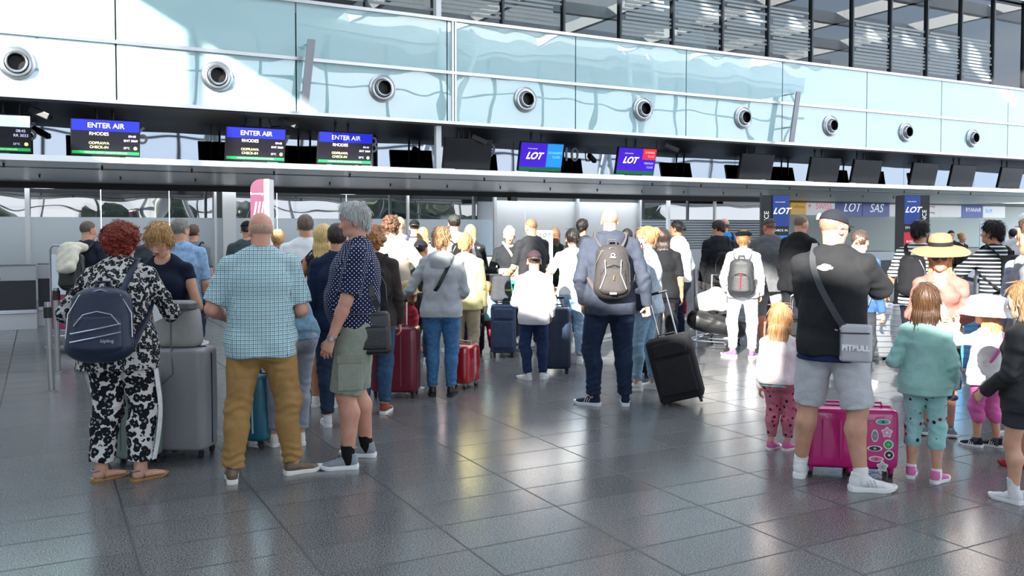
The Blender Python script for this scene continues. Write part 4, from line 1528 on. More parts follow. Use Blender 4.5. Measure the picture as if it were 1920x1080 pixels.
m = MB(); m.box(-6, 34, VF + 0.3, 24, ZUP + 1.9, ZUP + 2.0); SB('ceiling_upper', m, dark)
# back wall under the soffit ---------------------------------------------
VB = 23.4
frosted = wavy(mat('frosted_wall', 'c0ced6', 0.30, 0, 0.6, coat=1.0), 0.6, 0.05, 0.2)
frosted.node_tree.nodes['Principled BSDF'].inputs['Coat Roughness'].default_value = 0.32
frosted.node_tree.nodes['Principled BSDF'].inputs['Coat IOR'].default_value = 2.0
clear = wavy(mat('clear_dark_glass', '2b373b', 0.03, 0.0, 1.0, coat=1.0), 0.6, 0.05, 0.35, 'Coat Normal')
clear.node_tree.nodes['Principled BSDF'].inputs['Coat Roughness'].default_value = 0.0
clear.node_tree.nodes['Principled BSDF'].inputs['Coat IOR'].default_value = 3.0
wb = empty('wall_back', (0, 0, 0), ANG); wb['kind'] = 'structure'
XS = [-260, -90, 52, 190, 318, 420, 520, 650, 765, 928, 985, 1083, 1200, 1253, 1340, 1440]
for a, b_ in zip(XS[:-1], XS[1:]):
    u0, u1 = U(a, VB), U(b_, VB)
    if 928 <= a < 1200:
        VV = VB - 0.6
        u0, u1 = U(a, VV), U(b_, VV)
        m = MB(); m.box(u0 + .01, u1 - .01, VV, VV + 0.05, 0, 2.50); bp_ = mat('bright_panel', 'f0f5f6', 0.28, 0, 0.6, coat=1.0); bp_.node_tree.nodes['Principled BSDF'].inputs['Coat IOR'].default_value = 2.6; bp_.node_tree.nodes['Principled BSDF'].inputs['Coat Roughness'].default_value = 0.3; SB('bright_panel', m, bp_, wb)
        m = MB(); m.box(u0, u1, VV, VV + 0.05, 2.50, ZL); SB('head_panel', m, mat('head_panel', '565a5c', 0.5), wb)
    else:
        m = MB(); m.box(u0 + .01, u1 - .01, VB, VB + 0.04, 0, 1.95); SB('frosted_panel', m, frosted, wb)
        m = MB(); m.box(u0 + .01, u1 - .01, VB + 0.01, VB + 0.04, 1.95, ZL); SB('clear_pane', m, clear, wb)
        if a in (1200, 1253, 1340):
            m = MB()
            for j in range(12): m.box(u0 + .03, u1 - .03, VB - 0.01, VB, 1.0 + j * 0.085, 1.05 + j * 0.085)
            SB('frosted_stripes', m, mat('stripe_grey', '7d8a90', 0.4), wb)
m = MB()
for x, w in ((52, 0.05), (404, 0.03), (430, 0.16), (765, 0.03), (928, 0.04), (1083, 0.04), (1200, 0.035), (1253, 0.05), (1340, 0.03)):
    u = U(x, VB - 0.7); m.box(u - w, u + w, VB - 0.74, VB - 0.64, 0, ZL)
SB('trim_9', m, mat('post_steel', 'd5d8d8', 0.3, 0.6))
# right part: pale green wall further on
VR = 25.5
m = MB(); m.box(U(1440, VR), 44, VR, VR + 0.1, 0, ZL + 0.1); SB('wall_right', m, mat('green_wall', 'c4d4cd', 0.4, 0, 0.6))
m = MB(); m.box(U(1440, VB) , 44, 23.5, VR, ZL + 0.01, ZL + 0.08); SB('ceiling', m, mat('dark_soffit', '15161a', 0.45))
# fill lamps added to brighten the back walls, hidden behind a dark valance
m = MB(); m.box(-6, U(1440, 22.3), 22.22, 22.28, ZL - 0.13, ZL + 0.02); SB('trim_10', m, mat('dark_soffit', '15161a', 0.45))
for i, (ua, ub, vv, zz) in enumerate(((-5, 3.2, 22.45, ZL - 0.02), (3.4, 9.6, 22.45, ZL - 0.02), (9.8, 19.5, 22.45, ZL - 0.02))):
    t = UE('fill_lamp', (ua + ub) / 2, vv, zz, label=('long fill lamp added above the left back wall', 'long fill lamp added above the middle back wall', 'long fill lamp added above the bright panels', 'long fill lamp added over the airline boards')[i], cat='added lamp')
    mb = MB(); w = (ub - ua) / 2; mb.box(-w, w, -0.06, 0.06, -0.012, 0); mb.build('diffuser', mat('fill_white', 'f4f8ff', 0.5, emit=14) if i < 3 else mat('fill_white_3', 'f4f8ff', 0.5, emit=24), t)
    mb = MB(); mb.box(-w - 0.02, w + 0.02, -0.08, 0.08, 0.0, 0.02); mb.build('housing', mat('dark_soffit', '15161a', 0.45), t)
# ad boards on the right wall
VA = VR - 0.12
def board(x0, x1, y0, y1, col, label, words=(), v=VA, cat='airline sign'):
    (u0, z1), (u1, _) = on_plane(x0, y0, v), on_plane(x1, y0, v)
    _, z0 = on_plane(x0, y1, v)
    c = (u0 + u1) / 2; w = u1 - u0; h = z1 - z0
    t = UE('airline_sign', c, v, z0, label=label, cat=cat, group='airline boards over the desks')
    mb = MB(); mb.box(-w / 2, w / 2, -0.02, 0.03, 0, h); mb.build('panel', mat('sign_' + col, col, 0.35, coat=0.3, emit=0.35), t)  # panel glow stands in for lamp light on the boards
    for s_, size, fx, fz, tc, sh in words:
        text_mesh('lettering', s_, size * h, mat('ink_' + tc, tc, 0.5, emit=0.6), t, Matrix.Translation((fx * w, -0.024, fz * h)), shear=sh)  # lettering given added glow too, to hold up against the panel
    return t
board(1483, 1511, 372, 402, 'd3a63c', 'yellow airline board, leftmost over the right desks', [('Lufthansa', 0.26, 0, 0.5, '7d6a3a', 0)])
board(1512, 1565, 371, 403, 'd5dadf', 'white airline board with red lettering', [('SWISS', 0.5, 0.1, 0.5, 'c96a76', 0), ('+', 0.6, -0.4, 0.5, 'c9384a', 0)])
board(1566, 1616, 372, 406, '243f8a', 'blue airline board with white slanted lettering beside the cap of the man in black', [('LOT', 0.7, 0.1, 0.5, 'e8eef8', 0.35)])
board(1617, 1667, 375, 406, '243f8a', 'blue airline board with three white letters, left of the narrow white one', [('SAS', 0.75, 0, 0.5, 'd5dcec', 0.3)])
board(1668, 1688, 376, 406, 'd2d9dc', 'narrow white airline board left of the red and blue desk pillar')
board(1729, 1760, 378, 407, 'd6dade', 'white airline board with a magenta mark, right of the far pillar', [('Eurowings', 0.2, 0, 0.7, '7a4a66', 0), ('Eurowings', 0.2, 0, 0.3, '7a4a66', 0)])
board(1761, 1802, 379, 407, 'd6dade', 'plain pale airline board left of the dark blue one')
board(1803, 1842, 379, 408, '1d3f96', 'dark blue airline board with white lettering, third right of the far pillar', [('RYANAIR', 0.38, 0.05, 0.5, 'd9dfe9', 0)])
board(1843, 1884, 381, 408, 'dfe5ea', 'white airline board with a light blue mark, rightmost', [('KLM', 0.38, -0.25, 0.45, '4a9ad6', 0), ('.', 0.5, -0.25, 0.85, '4a9ad6', 0)])
# LOT desk pillars
def pillar(x0, x1, xs, depthY, label, low, lowtxt, side):
    pA, pB = at_depth(x0, 430, depthY), at_depth(x1, 430, depthY)
    w = pB[0] - pA[0]
    zt = HC + (430 - 366) * depthY / F
    t = empty('desk_pillar', ((pA[0] + pB[0]) / 2, depthY, 0), 0, label, 'pillar sign')
    mb = MB(); mb.box(-w / 2, w / 2, 0, 0.45, 0, zt); mb.build('core', mat('pillar_black', '14161a', 0.35), t)
    mb = MB(); mb.box(-w / 2, w / 2, -0.02, 0, zt - 0.62, zt - 0.01); mb.build('blue_panel', mat('lot_blue', '1f4190', 0.35, emit=0.15), t)
    text_mesh('lettering', 'LOT', 0.17, mat('white_ink', 'ffffff', 0.5, emit=0.3), t, Matrix.Translation((0, -0.026, zt - 0.32)), shear=0.4, bold=0.004)
    text_mesh('lettering', 'POLISH AIRLINES', 0.026, mat('white_ink', 'ffffff', 0.5), t, Matrix.Translation((-0.02, -0.026, zt - 0.14)))
    text_mesh('lettering', 'CHECK IN', 0.062, mat('white_ink', 'ffffff', 0.5), t, Matrix.Translation((0, -0.006, zt - 0.70)))
    mb = MB(); mb.box(-w / 2, w / 2, -0.02, 0, zt - 1.35, zt - 0.80); mb.build('class_panel', mat('class_' + low, low, 0.35, emit=0.15), t)
    for j, s_ in enumerate(lowtxt):
        text_mesh('lettering', s_, 0.058, mat('white_ink', 'ffffff', 0.5), t, Matrix.Translation((0, -0.026, zt - 1.0 - j * 0.13)))
    mb = MB(); sx = side * (w / 2 + 0.11)
    mb.box(sx - 0.11, sx + 0.11, 0.02, 0.12, 0, zt); mb.build('side_board', mat('pillar_black', '14161a', 0.35), t)
    text_mesh('lettering', 'STAR ALLIANCE', 0.13, mat('white_ink', 'ffffff', 0.5), t, Matrix.Translation((sx, 0.014, zt - 0.78)) @ Matrix.Rotation(-PI / 2, 4, 'Y'))
    return t
pillar(1448, 1479, None, 17.5, 'black desk pillar with blue LOT panel and light blue economy panel', '2f8fe0', ('ECONOMY', 'CLASS'), -1)
pillar(1695, 1724, None, 19.0, 'black desk pillar with blue LOT panel and red business panel', 'd3303a', ('BUSINESS', 'CLASS'), 1)
# magenta airline totem
t = at_depth(483, 430, 13.3)
tt = empty('airline_totem', (t[0], t[1], 0), 0.0, 'tall magenta airline totem with rounded top and white edge', 'totem sign')
mb = MB(); s_ = 13.3 / F
zt = HC + 94 * s_
w = 26 * s_
pts = [(-w / 2, 0, 0)] + [(-w / 2 + 0.16 * (1 - math.cos(a)), 0, zt - 0.16 + 0.16 * math.sin(a)) for a in [PI / 2 * j / 6 for j in range(7)]] + [(w / 2, 0, zt), (w / 2, 0, 0)]
mb.poly(pts, (0, 0.25, 0)); mb.build('magenta_body', mat('totem_magenta', '54103a', 0.3, coat=0.4), tt)
mb = MB(); mb.box(w / 2, w / 2 + 0.075, -0.005, 0.26, 0, zt + 0.0); mb.build('white_edge', mat('totem_white', 'eceff2', 0.4), tt)
text_mesh('lettering', 'Eurowings', 0.05, mat('totem_ink', 'e8c8da', 0.5), tt, Matrix.Translation((0.0, -0.004, zt - 0.22)))
mb = MB()
for j in range(3): mb.poly([(-0.07 + j * 0.055, -0.004, zt - 0.62), (-0.045 + j * 0.055, -0.004, zt - 0.62), (0.0 + j * 0.055, -0.004, zt - 0.34), (-0.025 + j * 0.055, -0.004, zt - 0.34)], (0, 0.006, 0))
mb.build('chevron_mark', mat('chevron', 'b590a6', 0.4), tt)
# monitors ----------------------------------------------------------------
ink = lambda c: glow(c, 0.7)
def monitor(px, py, wpx, kind, label, v=15.45, turn=0.0):
    u, z = on_plane(px, py, v)
    t = UE('flight_monitor', u, v, ZL + 0.085, rz=turn, label=label, cat='monitor', group='monitors over the check-in desks')
    Y = proj_depth(u, v)
    W_, H_ = 1.0, 0.585
    T = Matrix.Translation((0, 0, 0.03)) @ Matrix.Rotation(math.radians(-13), 4, 'X')
    T = Matrix.Translation((0, 0, 0.04)) @ Matrix.Rotation(math.radians(13), 4, 'X')
    mb = MB(); mb.box(-W_ / 2, W_ / 2, -0.02, 0.05, 0, H_, 0.008); mb.box(-W_ / 2 + 0.15, W_ / 2 - 0.15, 0.05, 0.09, 0.08, H_ - 0.1); c = mb.build('casing', mat('monitor_black', '0b0c0e', 0.45), t, M=T)
    def rect(name, x0, x1, z0, z1, m, d=0.001):
        b = MB(); b.box(x0 * W_, x1 * W_, -0.0225 - d, -0.02, z0 * H_, z1 * H_); return b.build(name, m, c, M=T)
    def tx(s_, size, fx, fz, m, al='CENTER', **k):
        return text_mesh('screen_text', s_, size * H_, m, c, T @ Matrix.Translation((fx * W_, -0.0265, fz * H_)), align=al, **k)
    if kind == 'off':
        rect('screen', -.485, .485, .03, .97, mat('screen_off', '15171b', 0.25))
    elif kind.startswith('rh'):
        e = 1.0
        rect('screen', -.485, .485, .03, .97, mat('screen_dark', '16161e', 0.3, emit=0.3))
        rect('screen_header', -.485, .485, .68, .97, glow('1b22b0', 0.9) if kind == 'rh' else glow('c4d0ff', 0.9), 0.002)
        rect('screen_footer', -.485, .485, .055, .135, glow('1f9a50', 0.8), 0.002)
        if kind == 'rh':
            tx('ENTER AIR', 0.19, 0, .82, ink('f4f2ff'))
            tx('RHODES', 0.125, -.1, .60, ink('f2f0c8'))
            tx('ODPRAWA', 0.10, -.1, .35, ink('f0eca0')); tx('CHECK-IN', 0.10, -.1, .24, ink('f0eca0'))
            tx('09:40', 0.085, .38, .56, ink('d8d8f4')); tx('ENT 5069', 0.085, .36, .44, ink('d8d8f4')); tx('25°C', 0.075, .30, .24, ink('d8d8f4'))
        else:
            tx('08:45', 0.10, .36, .58, ink('d8d8f4')); tx('RR 3033', 0.10, .36, .46, ink('d8d8f4')); tx('25°C', 0.075, .30, .24, ink('d8d8f4'))
        tx('WROCLAW AIRPORT WELCOMES PASSENGERS', 0.05, 0, .095, ink('bfe8cc'))
        b = MB(); b.cyl((0.43 * W_, -0.021, .24 * H_), (0.43 * W_, -0.026, .24 * H_), 0.028, n=16); b.build('sun_symbol', ink('f0dc80'), c, M=T)
    else:
        rect('screen', -.485, .485, .03, .97, glow('3a18b0', 0.85))
        if kind == 'eco':
            rect('screen_side', .12, .485, .17, .97, glow('1f7fe0', 0.9), 0.002)
            tx('ECONOMY', 0.11, .31, .66, ink('8ecaff')); tx('CLASS', 0.11, .34, .52, ink('8ecaff'))
        else:
            rect('screen_side', .14, .485, .58, .97, glow('c92a34', 0.9), 0.002)
            tx('BUSINESS', 0.10, .32, .84, ink('f4b8b8')); tx('CLASS', 0.10, .36, .70, ink('f4b8b8'))
            tx('PREMIUM', 0.10, .32, .44, ink('b8b8f4')); tx('CLASS', 0.10, .36, .30, ink('b8b8f4'))
        rect('screen_footer', -.485, .485, .03, .15, glow('0f5a34', 0.8), 0.002)
        tx('POLISH AIRLINES', 0.05, -.22, .78, ink('c8c8f4'))
        tx('LOT', 0.32, -.18, .53, ink('ffffff'), shear=0.4, bold=0.006)
    mb = MB()
    for sx in (-0.12, 0.12): mb.cyl((sx, 0.10, H_ * 0.6), (sx, 0.12, ZF0 - 0.06 - ZL - 0.085), 0.022, n=8)
    mb.build('hanging_rods', plastic('1b1c1f'), t)
    mb = MB(); mb.box(-0.2, 0.2, -0.02, 0.08, 0.0, 0.05); mb.build('foot_bar', plastic('1b1c1f'), t)
    return t

def proj_depth(u, v):
    return uv_world(u, v)[1]
EW = 'black screen with blue ENTER AIR header, '
for a in ((-12, 252, 0, 'rhx', 'flight screen cut by the left edge of the view with pale header'),
          (198, 258, 0, 'rh', EW + 'first full one from the left'), (478, 270, 0, 'rh', EW + 'the middle one, under the first metal blade'),
          (645, 278, 0, 'rh', EW + 'the one left of the white post'), (874, 290, 0, 'off', 'switched off screen just right of the white post'),
          (1011, 292, 0, 'eco', 'purple LOT screen with a blue economy class field'), (1189, 300, 0, 'biz', 'purple LOT screen with a red business class field'),
          (1414, 312, 0, 'off', 'dark screen between the business class screen and the second metal blade'), (1541, 320, 0, 'off', 'dark screen, left one of the close pair under the second metal blade'),
          (1620, 322, 0, 'off', 'dark screen, right one of the close pair under the second metal blade'), (1728, 329, 0, 'off', 'dark screen above the far red and blue pillar'),
          (1800, 332, 0, 'off', 'dark screen, second from the right edge of the view'), (1890, 336, 0, 'off', 'dark screen at the right edge of the view')):
    monitor(*a)
# desk numbers on the mirror
for s_, px, py, w_ in (('5', 58, 248, 'left of the first ENTER AIR screen'), ('6', 266, 256, 'right of the first ENTER AIR screen'), ('7', 534, 270, 'right of the middle ENTER AIR screen'), ('8', 699, 273, 'left of the white post'), ('9', 921, 284, 'right of the switched off screen'), ('10', 1070, 291, 'between the two purple screens')):
    u, z = on_plane(px, py, VM - 0.01)
    t = UE('desk_number', u, VM - 0.012, z, label='white desk number %s on the mirror wall %s' % (s_, w_), cat='number')
    text_mesh('numeral', s_, 0.44, mat('number_white', 'c9d4dc', 0.5), t)
# cameras
for i, (px, py, lb) in enumerate(((70, 212, 'left of the first ENTER AIR screen'), (535, 229, 'over the 7'), (895, 262, 'beside the switched off screen'), (1255, 277, 'right of the business class screen'))):
    u, z = on_plane(px, py, 15.3)
    t = UE('security_camera', u, 15.3, z, rz=math.radians(62), label='black security camera under the dark soffit, ' + lb, cat='camera', group='security cameras under the dark soffit')
    T = Matrix.Rotation(math.radians(24), 4, 'X')
    mb = MB(); mb.box(-0.05, 0.05, -0.20, 0.12, -0.03, 0.07, 0.012); mb.build('housing', plastic('1c1d20', 0.4), t, M=T)
    mb = MB(); mb.cyl((0, -0.225, 0.02), (0, -0.215, 0.02), 0.035, n=14); mb.build('lens', plastic('050506', 0.1), t, M=T)
    mb = MB(); mb.tube([(0, 0.06, 0.0), (0, 0.08, -0.07), (0.0, 0.24, -0.08), (0, 0.27, 0.0), (0, 0.27, ZF0 - 0.06 - z)], 0.014, 8); mb.build('bracket', plastic('101114', 0.4), t)
u, z = on_plane(965, 362, 22.0)
t = UE('security_camera', u, 22.0, ZL, rz=math.radians(-60), label='black security camera hanging from the grey soffit over the bright panels', cat='camera', group='security cameras under the dark soffit')
mb = MB(); mb.box(-0.06, 0.06, -0.3, 0.06, -0.24, -0.12, 0.012); mb.build('housing', plastic('1c1d20', 0.4), t)
mb = MB(); mb.tube([(0, 0, 0), (0, 0.12, -0.02), (0, 0.12, -0.2), (0, 0, -0.2)], 0.014, 8); mb.build('bracket', plastic('101114', 0.4), t)
# desks --------------------------------------------------------------------
def desk(u0, u1, v, label, monitor_=True, h=1.05, sheet=False, dark_h=0.55):
    c = (u0 + u1) / 2; w = u1 - u0
    t = UE('check_in_desk', c, v, 0, label=label, cat='desk', group='check-in desks along the back')
    mb = MB(); mb.box(-w / 2, w / 2, 0, 0.8, 0, 0.26); mb.build('plinth', mat('desk_steel', 'b9bcc0', 0.35, 0.6), t)
    mb = MB(); mb.box(-w / 2, w / 2, -0.06, 0.8, 0.26, 0.33, 0.01); mb.build('bumper', metal('b0b3b8', 0.3), t)
    mb = MB(); mb.box(-w / 2 + .01, w / 2 - .01, 0.02, 0.8, 0.33, h - 0.24); mb.build('front', mat('desk_dark', '23262d', 0.4), t)
    mb = MB(); mb.box(-w / 2, w / 2, -0.03, 0.8, h - 0.24, h, 0.01); mb.build('counter_top', mat('desk_white', 'c4c8cc', 0.4), t)
    if sheet:
        mb = MB(); mb.box(-0.9, -0.35, 0.3, 0.33, h + 0.12, h + 0.5); mb.build('notice', mat('paper', 'e6eaee', 0.7), t)
        mb = MB(); mb.box(-0.85, -0.1, 0.36, 0.7, h, h + 0.12, 0.02); mb.build('printer', plastic('1a1b1e'), t)
        mb = MB(); mb.box(0.05, 0.25, -0.037, -0.03, h - 0.23, h - 0.19); mb.build('sticker', plastic('3a5fb8'), t)
    return t
desk(U(-140, 16.7), U(66, 16.7), 16.7, 'pale topped check-in desk at the far left with a notice standing on it', sheet=True)
desk(U(68, 17.2), U(130, 17.2), 17.2, 'short run of desk behind the magenta poster stand')
for i, (a, b_, lb) in enumerate(((880, 955, 'behind the woman in the black zip top'), (1120, 1230, 'behind the man in the grey hoodie'), (1530, 1690, 'behind the man in the black T-shirt'), (1738, 1842, 'staffed, left of the striped man on the right'), (1850, 1960, 'at the far right'))):
    v = (17.5, 18.0, 16.5, 18.5, 18.5)[i]
    desk(U(a, v), U(b_, v), v, 'dark fronted check-in desk ' + lb)
# ------------------------------------------------------------------ unseen glazed side behind the viewer, roof and outside, partly shaped for the sun
VG, HG, HR = -10.0, 10.3, 11.3
m = MB(); m.poly([(-7.3, VG, HG), (42, VG, HG), (42, VG - 5.5, HG), (-13.7, VG - 5.5, HG)], (0, 0, 0.3)); SB('canopy_sun_block', m, mat('sun_block', 'c8ccd0', 0.6))  # unseen canopy added to keep the sun off the foreground
m = MB(); m.box(-7.3, 42, VG - 0.15, VG + 0.15, HG + 0.3, HR); SB('wall_rear', m, mat('hall_wall', 'd5d9da', 0.7))
SILL, HEAD = 6.95, 10.1
m = MB(); m.poly([(-7.3, VG, 0), (-7.3, 26, 0), (-7.3, 26, 7.15), (-7.3, 0.5, 7.15), (-7.3, -4.7, 7.6), (-7.3, -4.8, 7.15), (-7.3, -5.6, 7.15), (-7.3, -5.65, 7.78), (-7.3, VG, 8.1)], (0.3, 0, 0)); m.box(-7.3, -7, VG, 26, HEAD, HR + 0.9)  # unseen wall, its sloped and notched sill shaped to place the sunlight
SB('wall_sun_mask', m, mat('hall_wall', 'd5d9da', 0.7))
m = MB()
for k in range(5): m.box(-7.25, -7.05, VG + 1 + k * 7.9, VG + 1.12 + k * 7.9, SILL, HEAD)
SB('window_3', m, mat('facade_frame', '5d646b', 0.4, 0.4))
m = MB()
for k in range(38): m.box(-7.2 + k * 1.3, -7.0 + k * 1.3, 7, 26, HR, HR + 0.85)  # unseen baffles added to let soft sky light in and stop the sun
m.box(-7.3, 12, VG, 7, HR, HR + 0.3)
for k in range(4): m.box(12, 42, VG + 2 + k * 4.2, VG + 2.3 + k * 4.2, HR, HR + 0.5)  # bays left open so the upper panes mirror the sky
for k in range(6): m.box(13 + k * 5, 13.25 + k * 5, VG, 7, HR, HR + 0.5)
SB('ceiling', m, mat('hall_ceiling', 'e6e9ea', 0.7))
m = MB(); m.box(-7.3, 42, VF + 0.3, 26, ZUP + 1.95, HR); SB('wall_top', m, mat('hall_wall', 'd5d9da', 0.7))
m = MB()
for k in range(-2, 15):
    uu = k * 2.9
    m.box(uu - 0.06, uu + 0.06, VG - 0.1, VG + 0.1, 0, HG)
for z in (2.9, 5.9, 8.4):
    m.box(-7, 42, VG - 0.08, VG + 0.08, z - 0.05, z + 0.05)
m.box(-7, 42, VG - 0.15, VG + 0.15, 0, 0.5)
SB('window_2', m, mat('facade_frame', '5d646b', 0.4, 0.4))
m = MB()
for uu in (-4, 7, 18, 29):
    m.cyl((uu - 1.2, VG + 1.0, 0), (uu + 0.8, VG + 0.6, HR), 0.22, 0.16, 16); m.cyl((uu + 1.4, VG + 1.0, 0), (uu - 0.8, VG + 0.6, HR), 0.22, 0.16, 16)
SB('wall_columns', m, mat('column_white', 'd5dadc', 0.45), smooth=True)
m = MB(); m.box(-90, 80, -120, VG - 0.2, -0.3, -0.02); SB('floor_outside', m, mat('asphalt', '777a7c', 0.8, var=0.2, bscale=0.5))
rs = random.Random(5)
def tree(u, v, h, r, i):
    t = UE('tree', u, v, 0, label='dark leafy tree outside the glazed front, mirrored in the glass' , cat='tree', group='trees outside the hall')
    mb = MB(); mb.cyl((0, 0, 0), (0, 0, h * 0.5), 0.22, 0.14, 8); mb.build('trunk', mat('bark', '4a4038', 0.9), t)
    bm = MB()
    for j in range(14):
        a = rs.uniform(0, 6.28); q = rs.uniform(0, 1) ** 0.5 * r * 0.7; zz = rs.uniform(h * 0.35, h * 0.85)
        M_ = Matrix.Translation((q * math.cos(a), q * math.sin(a), zz)); s_ = r * rs.uniform(0.35, 0.55)
        ret = bmesh.ops.create_icosphere(bm.bm, subdivisions=2, radius=s_, matrix=M_)
        for vv in ret['verts']: vv.co += Vector((rs.uniform(-1, 1), rs.uniform(-1, 1), rs.uniform(-1, 1))) * s_ * 0.18
    bm.build('crown', mat('leaves', '2c3a26', 0.8, var=0.4, bscale=4), t)
for i in range(15):
    tree(-48 + i * 8.6 + rs.uniform(-1, 1), -33 - (i % 3) * 9, rs.uniform(3.4, 5.6), rs.uniform(1.8, 2.8), i)
# ------------------------------------------------------------------ luggage
def rbox(mb, w, d, h, r, z0=0.0, cx=0.0, cy=0.0, taper=0.0, bulge=0.0, n=5, rt=None):
    """box with rounded vertical corners and softened top and bottom"""
    rt = rt or r * 0.6
    prof = [(rt, 0.0)] + [(rt * (1 - math.sin(a)), rt * (1 - math.cos(a))) for a in [PI / 2 * j / 4 for j in range(1, 5)]]
    lv = prof + [(0, h * q) for q in (0.25, 0.5, 0.75)] + [(i, h - z) for i, z in reversed(prof)]
    rings = []
    for ins, z in lv:
        t = z / h
        ww, dd = w / 2 - ins - taper * t + bulge * 0.3 * math.sin(PI * t), d / 2 - ins - taper * t + bulge * math.sin(PI * t)
        rr = max(0.004, min(r, ww * 0.98, dd * 0.98) - ins * 0.3)
        ring = []
        for q, (sx, sy) in enumerate(((1, 1), (-1, 1), (-1, -1), (1, -1))):
            for j in range(n + 1):
                a = PI / 2 * (q + j / n)
                ring.append(mb.bm.verts.new((cx + sx * (ww - rr) + rr * math.cos(a), cy + sy * (dd - rr) + rr * math.sin(a), z0 + z)))
        rings.append(ring)
    k = len(rings[0])
    for A, B in zip(rings[:-1], rings[1:]):
        for j in range(k): mb.bm.faces.new((A[j], A[(j + 1) % k], B[(j + 1) % k], B[j]))
    mb.bm.faces.new(rings[0][::-1]); mb.bm.faces.new(rings[-1])
    return mb

def suitcase(label, px, size, face, m, trim='1a1b1d', handle=0.0, ribs=0, style='hard', depth=None, tilt=0, group=None, ribm=None, wheel='232427', sidegrip=False, name='suitcase', stickers=False, roll=0.0, zips=True):
    w, d, h = size
    if depth is None: g = ground(*px)
    else:
        g = at_depth(px[0], 430, depth); g[2] = 0
    t = empty(name, (g[0], g[1], 0), -math.radians(face), label, 'suitcase', group)
    if tilt: t.rotation_euler = (math.radians(tilt), math.radians(roll), -math.radians(face)); 
    z0 = 0.055
    mb = MB(); rbox(mb, w, d, h - z0, 0.06 if style == 'hard' else 0.05, z0, bulge=0.008)
    body = mb.build('shell', m, t, True)
    if ribs:
        rb = MB()
        if ribs > 0:
            for i in range(ribs):
                x = -w / 2 + w * (i + 1) / (ribs + 1)
                for sy in (-1, 1): rb.tube([(x, sy * (d / 2 + 0.004), z0 + 0.07), (x, sy * (d / 2 + 0.011), z0 + (h - z0) / 2), (x, sy * (d / 2 + 0.004), h - 0.07)], 0.008, 6)
        else:
            for i in range(-ribs):
                z = z0 + (h - z0) * (i + 1) / (-ribs + 1)
                for sy in (-1, 1): rb.tube([(-w / 2 + 0.05, sy * (d / 2 + 0.007), z), (w / 2 - 0.05, sy * (d / 2 + 0.007), z)], 0.008, 6)
                for sx in (-1, 1): rb.tube([(sx * (w / 2 + 0.002), -d / 2 + 0.05, z), (sx * (w / 2 + 0.002), d / 2 - 0.05, z)], 0.007, 6)
        rb.build('rib', ribm or m, body, True)['kind'] = 'stuff'
    # zip line round the middle
    if zips:
        mb = MB()
        pts = [(x * (w / 2 + 0.003), 0, z) for x, z in ((-1, z0 + 0.04), (-1, h - 0.05))] + [(-w / 2 + 0.04, 0, h + 0.002), (w / 2 - 0.04, 0, h + 0.002)] + [(w / 2 + 0.003, 0, h - 0.05), (w / 2 + 0.003, 0, z0 + 0.04)]
        mb.tube(pts, 0.006, 6); mb.build('zip', plastic(trim, 0.4), body)
    if style == 'soft':
        mb = MB(); rbox(mb, w * 0.82, 0.05, h * 0.52, 0.03, z0 + 0.07, 0, -d / 2 - 0.012); mb.build('front_pocket', m, t, True)
        mb = MB(); rbox(mb, w * 0.76, 0.04, h * 0.2, 0.03, z0 + h * 0.66, 0, -d / 2 - 0.010); mb.build('front_pocket', m, t, True)
    mb = MB(); mb.tube([(-0.08, 0, h - 0.005), (-0.075, 0, h + 0.028), (0.075, 0, h + 0.028), (0.08, 0, h - 0.005)], 0.010, 8, flat=0.8); mb.build('top_grip', plastic(trim), t, True)
    if sidegrip:
        mb = MB(); mb.tube([(-w / 2, -0.0, h * .62), (-w / 2 - 0.035, 0, h * .60), (-w / 2 - 0.035, 0, h * .42), (-w / 2, 0, h * .40)], 0.013, 8); mb.build('side_grip', plastic('d8dadc'), t, True)
    for sx in (-1, 1):
        for sy in (-1, 1):
            x, y = sx * (w / 2 - 0.045), sy * (d / 2 - 0.045)
            mb = MB(); mb.cyl((x, y, z0 + 0.01), (x, y, 0.03), 0.022, 0.016, 10); f = mb.build('caster', plastic(trim), t)
            mb = MB(); mb.cyl((x - 0.012, y + 0.01, 0.026), (x + 0.012, y + 0.01, 0.026), 0.026, n=14); mb.build('wheel', plastic(wheel, 0.5), f)
    if handle:
        mb = MB()
        for sx in (-1, 1): mb.cyl((sx * 0.085, d / 2 - 0.03, h - 0.02), (sx * 0.085, d / 2 - 0.03, h + handle), 0.008, n=8)
        hd = mb.build('pull_rods', metal('c5c7ca', 0.3), t)
        mb = MB(); mb.tube([(-0.10, d / 2 - 0.03, h + handle), (0.10, d / 2 - 0.03, h + handle)], 0.014, 8); mb.build('pull_grip', plastic('18191b'), t, True)
    return t

def carried(p, name, label, cat, base):
    """an empty at a thing worn or held by p; returns (root, matrix that takes person coordinates to the thing's)"""
    w = p.world(base)
    t = empty(name, tuple(w), -math.radians(p.face), label, cat)
    return t, Matrix.Translation(-Vector(tuple(base)))

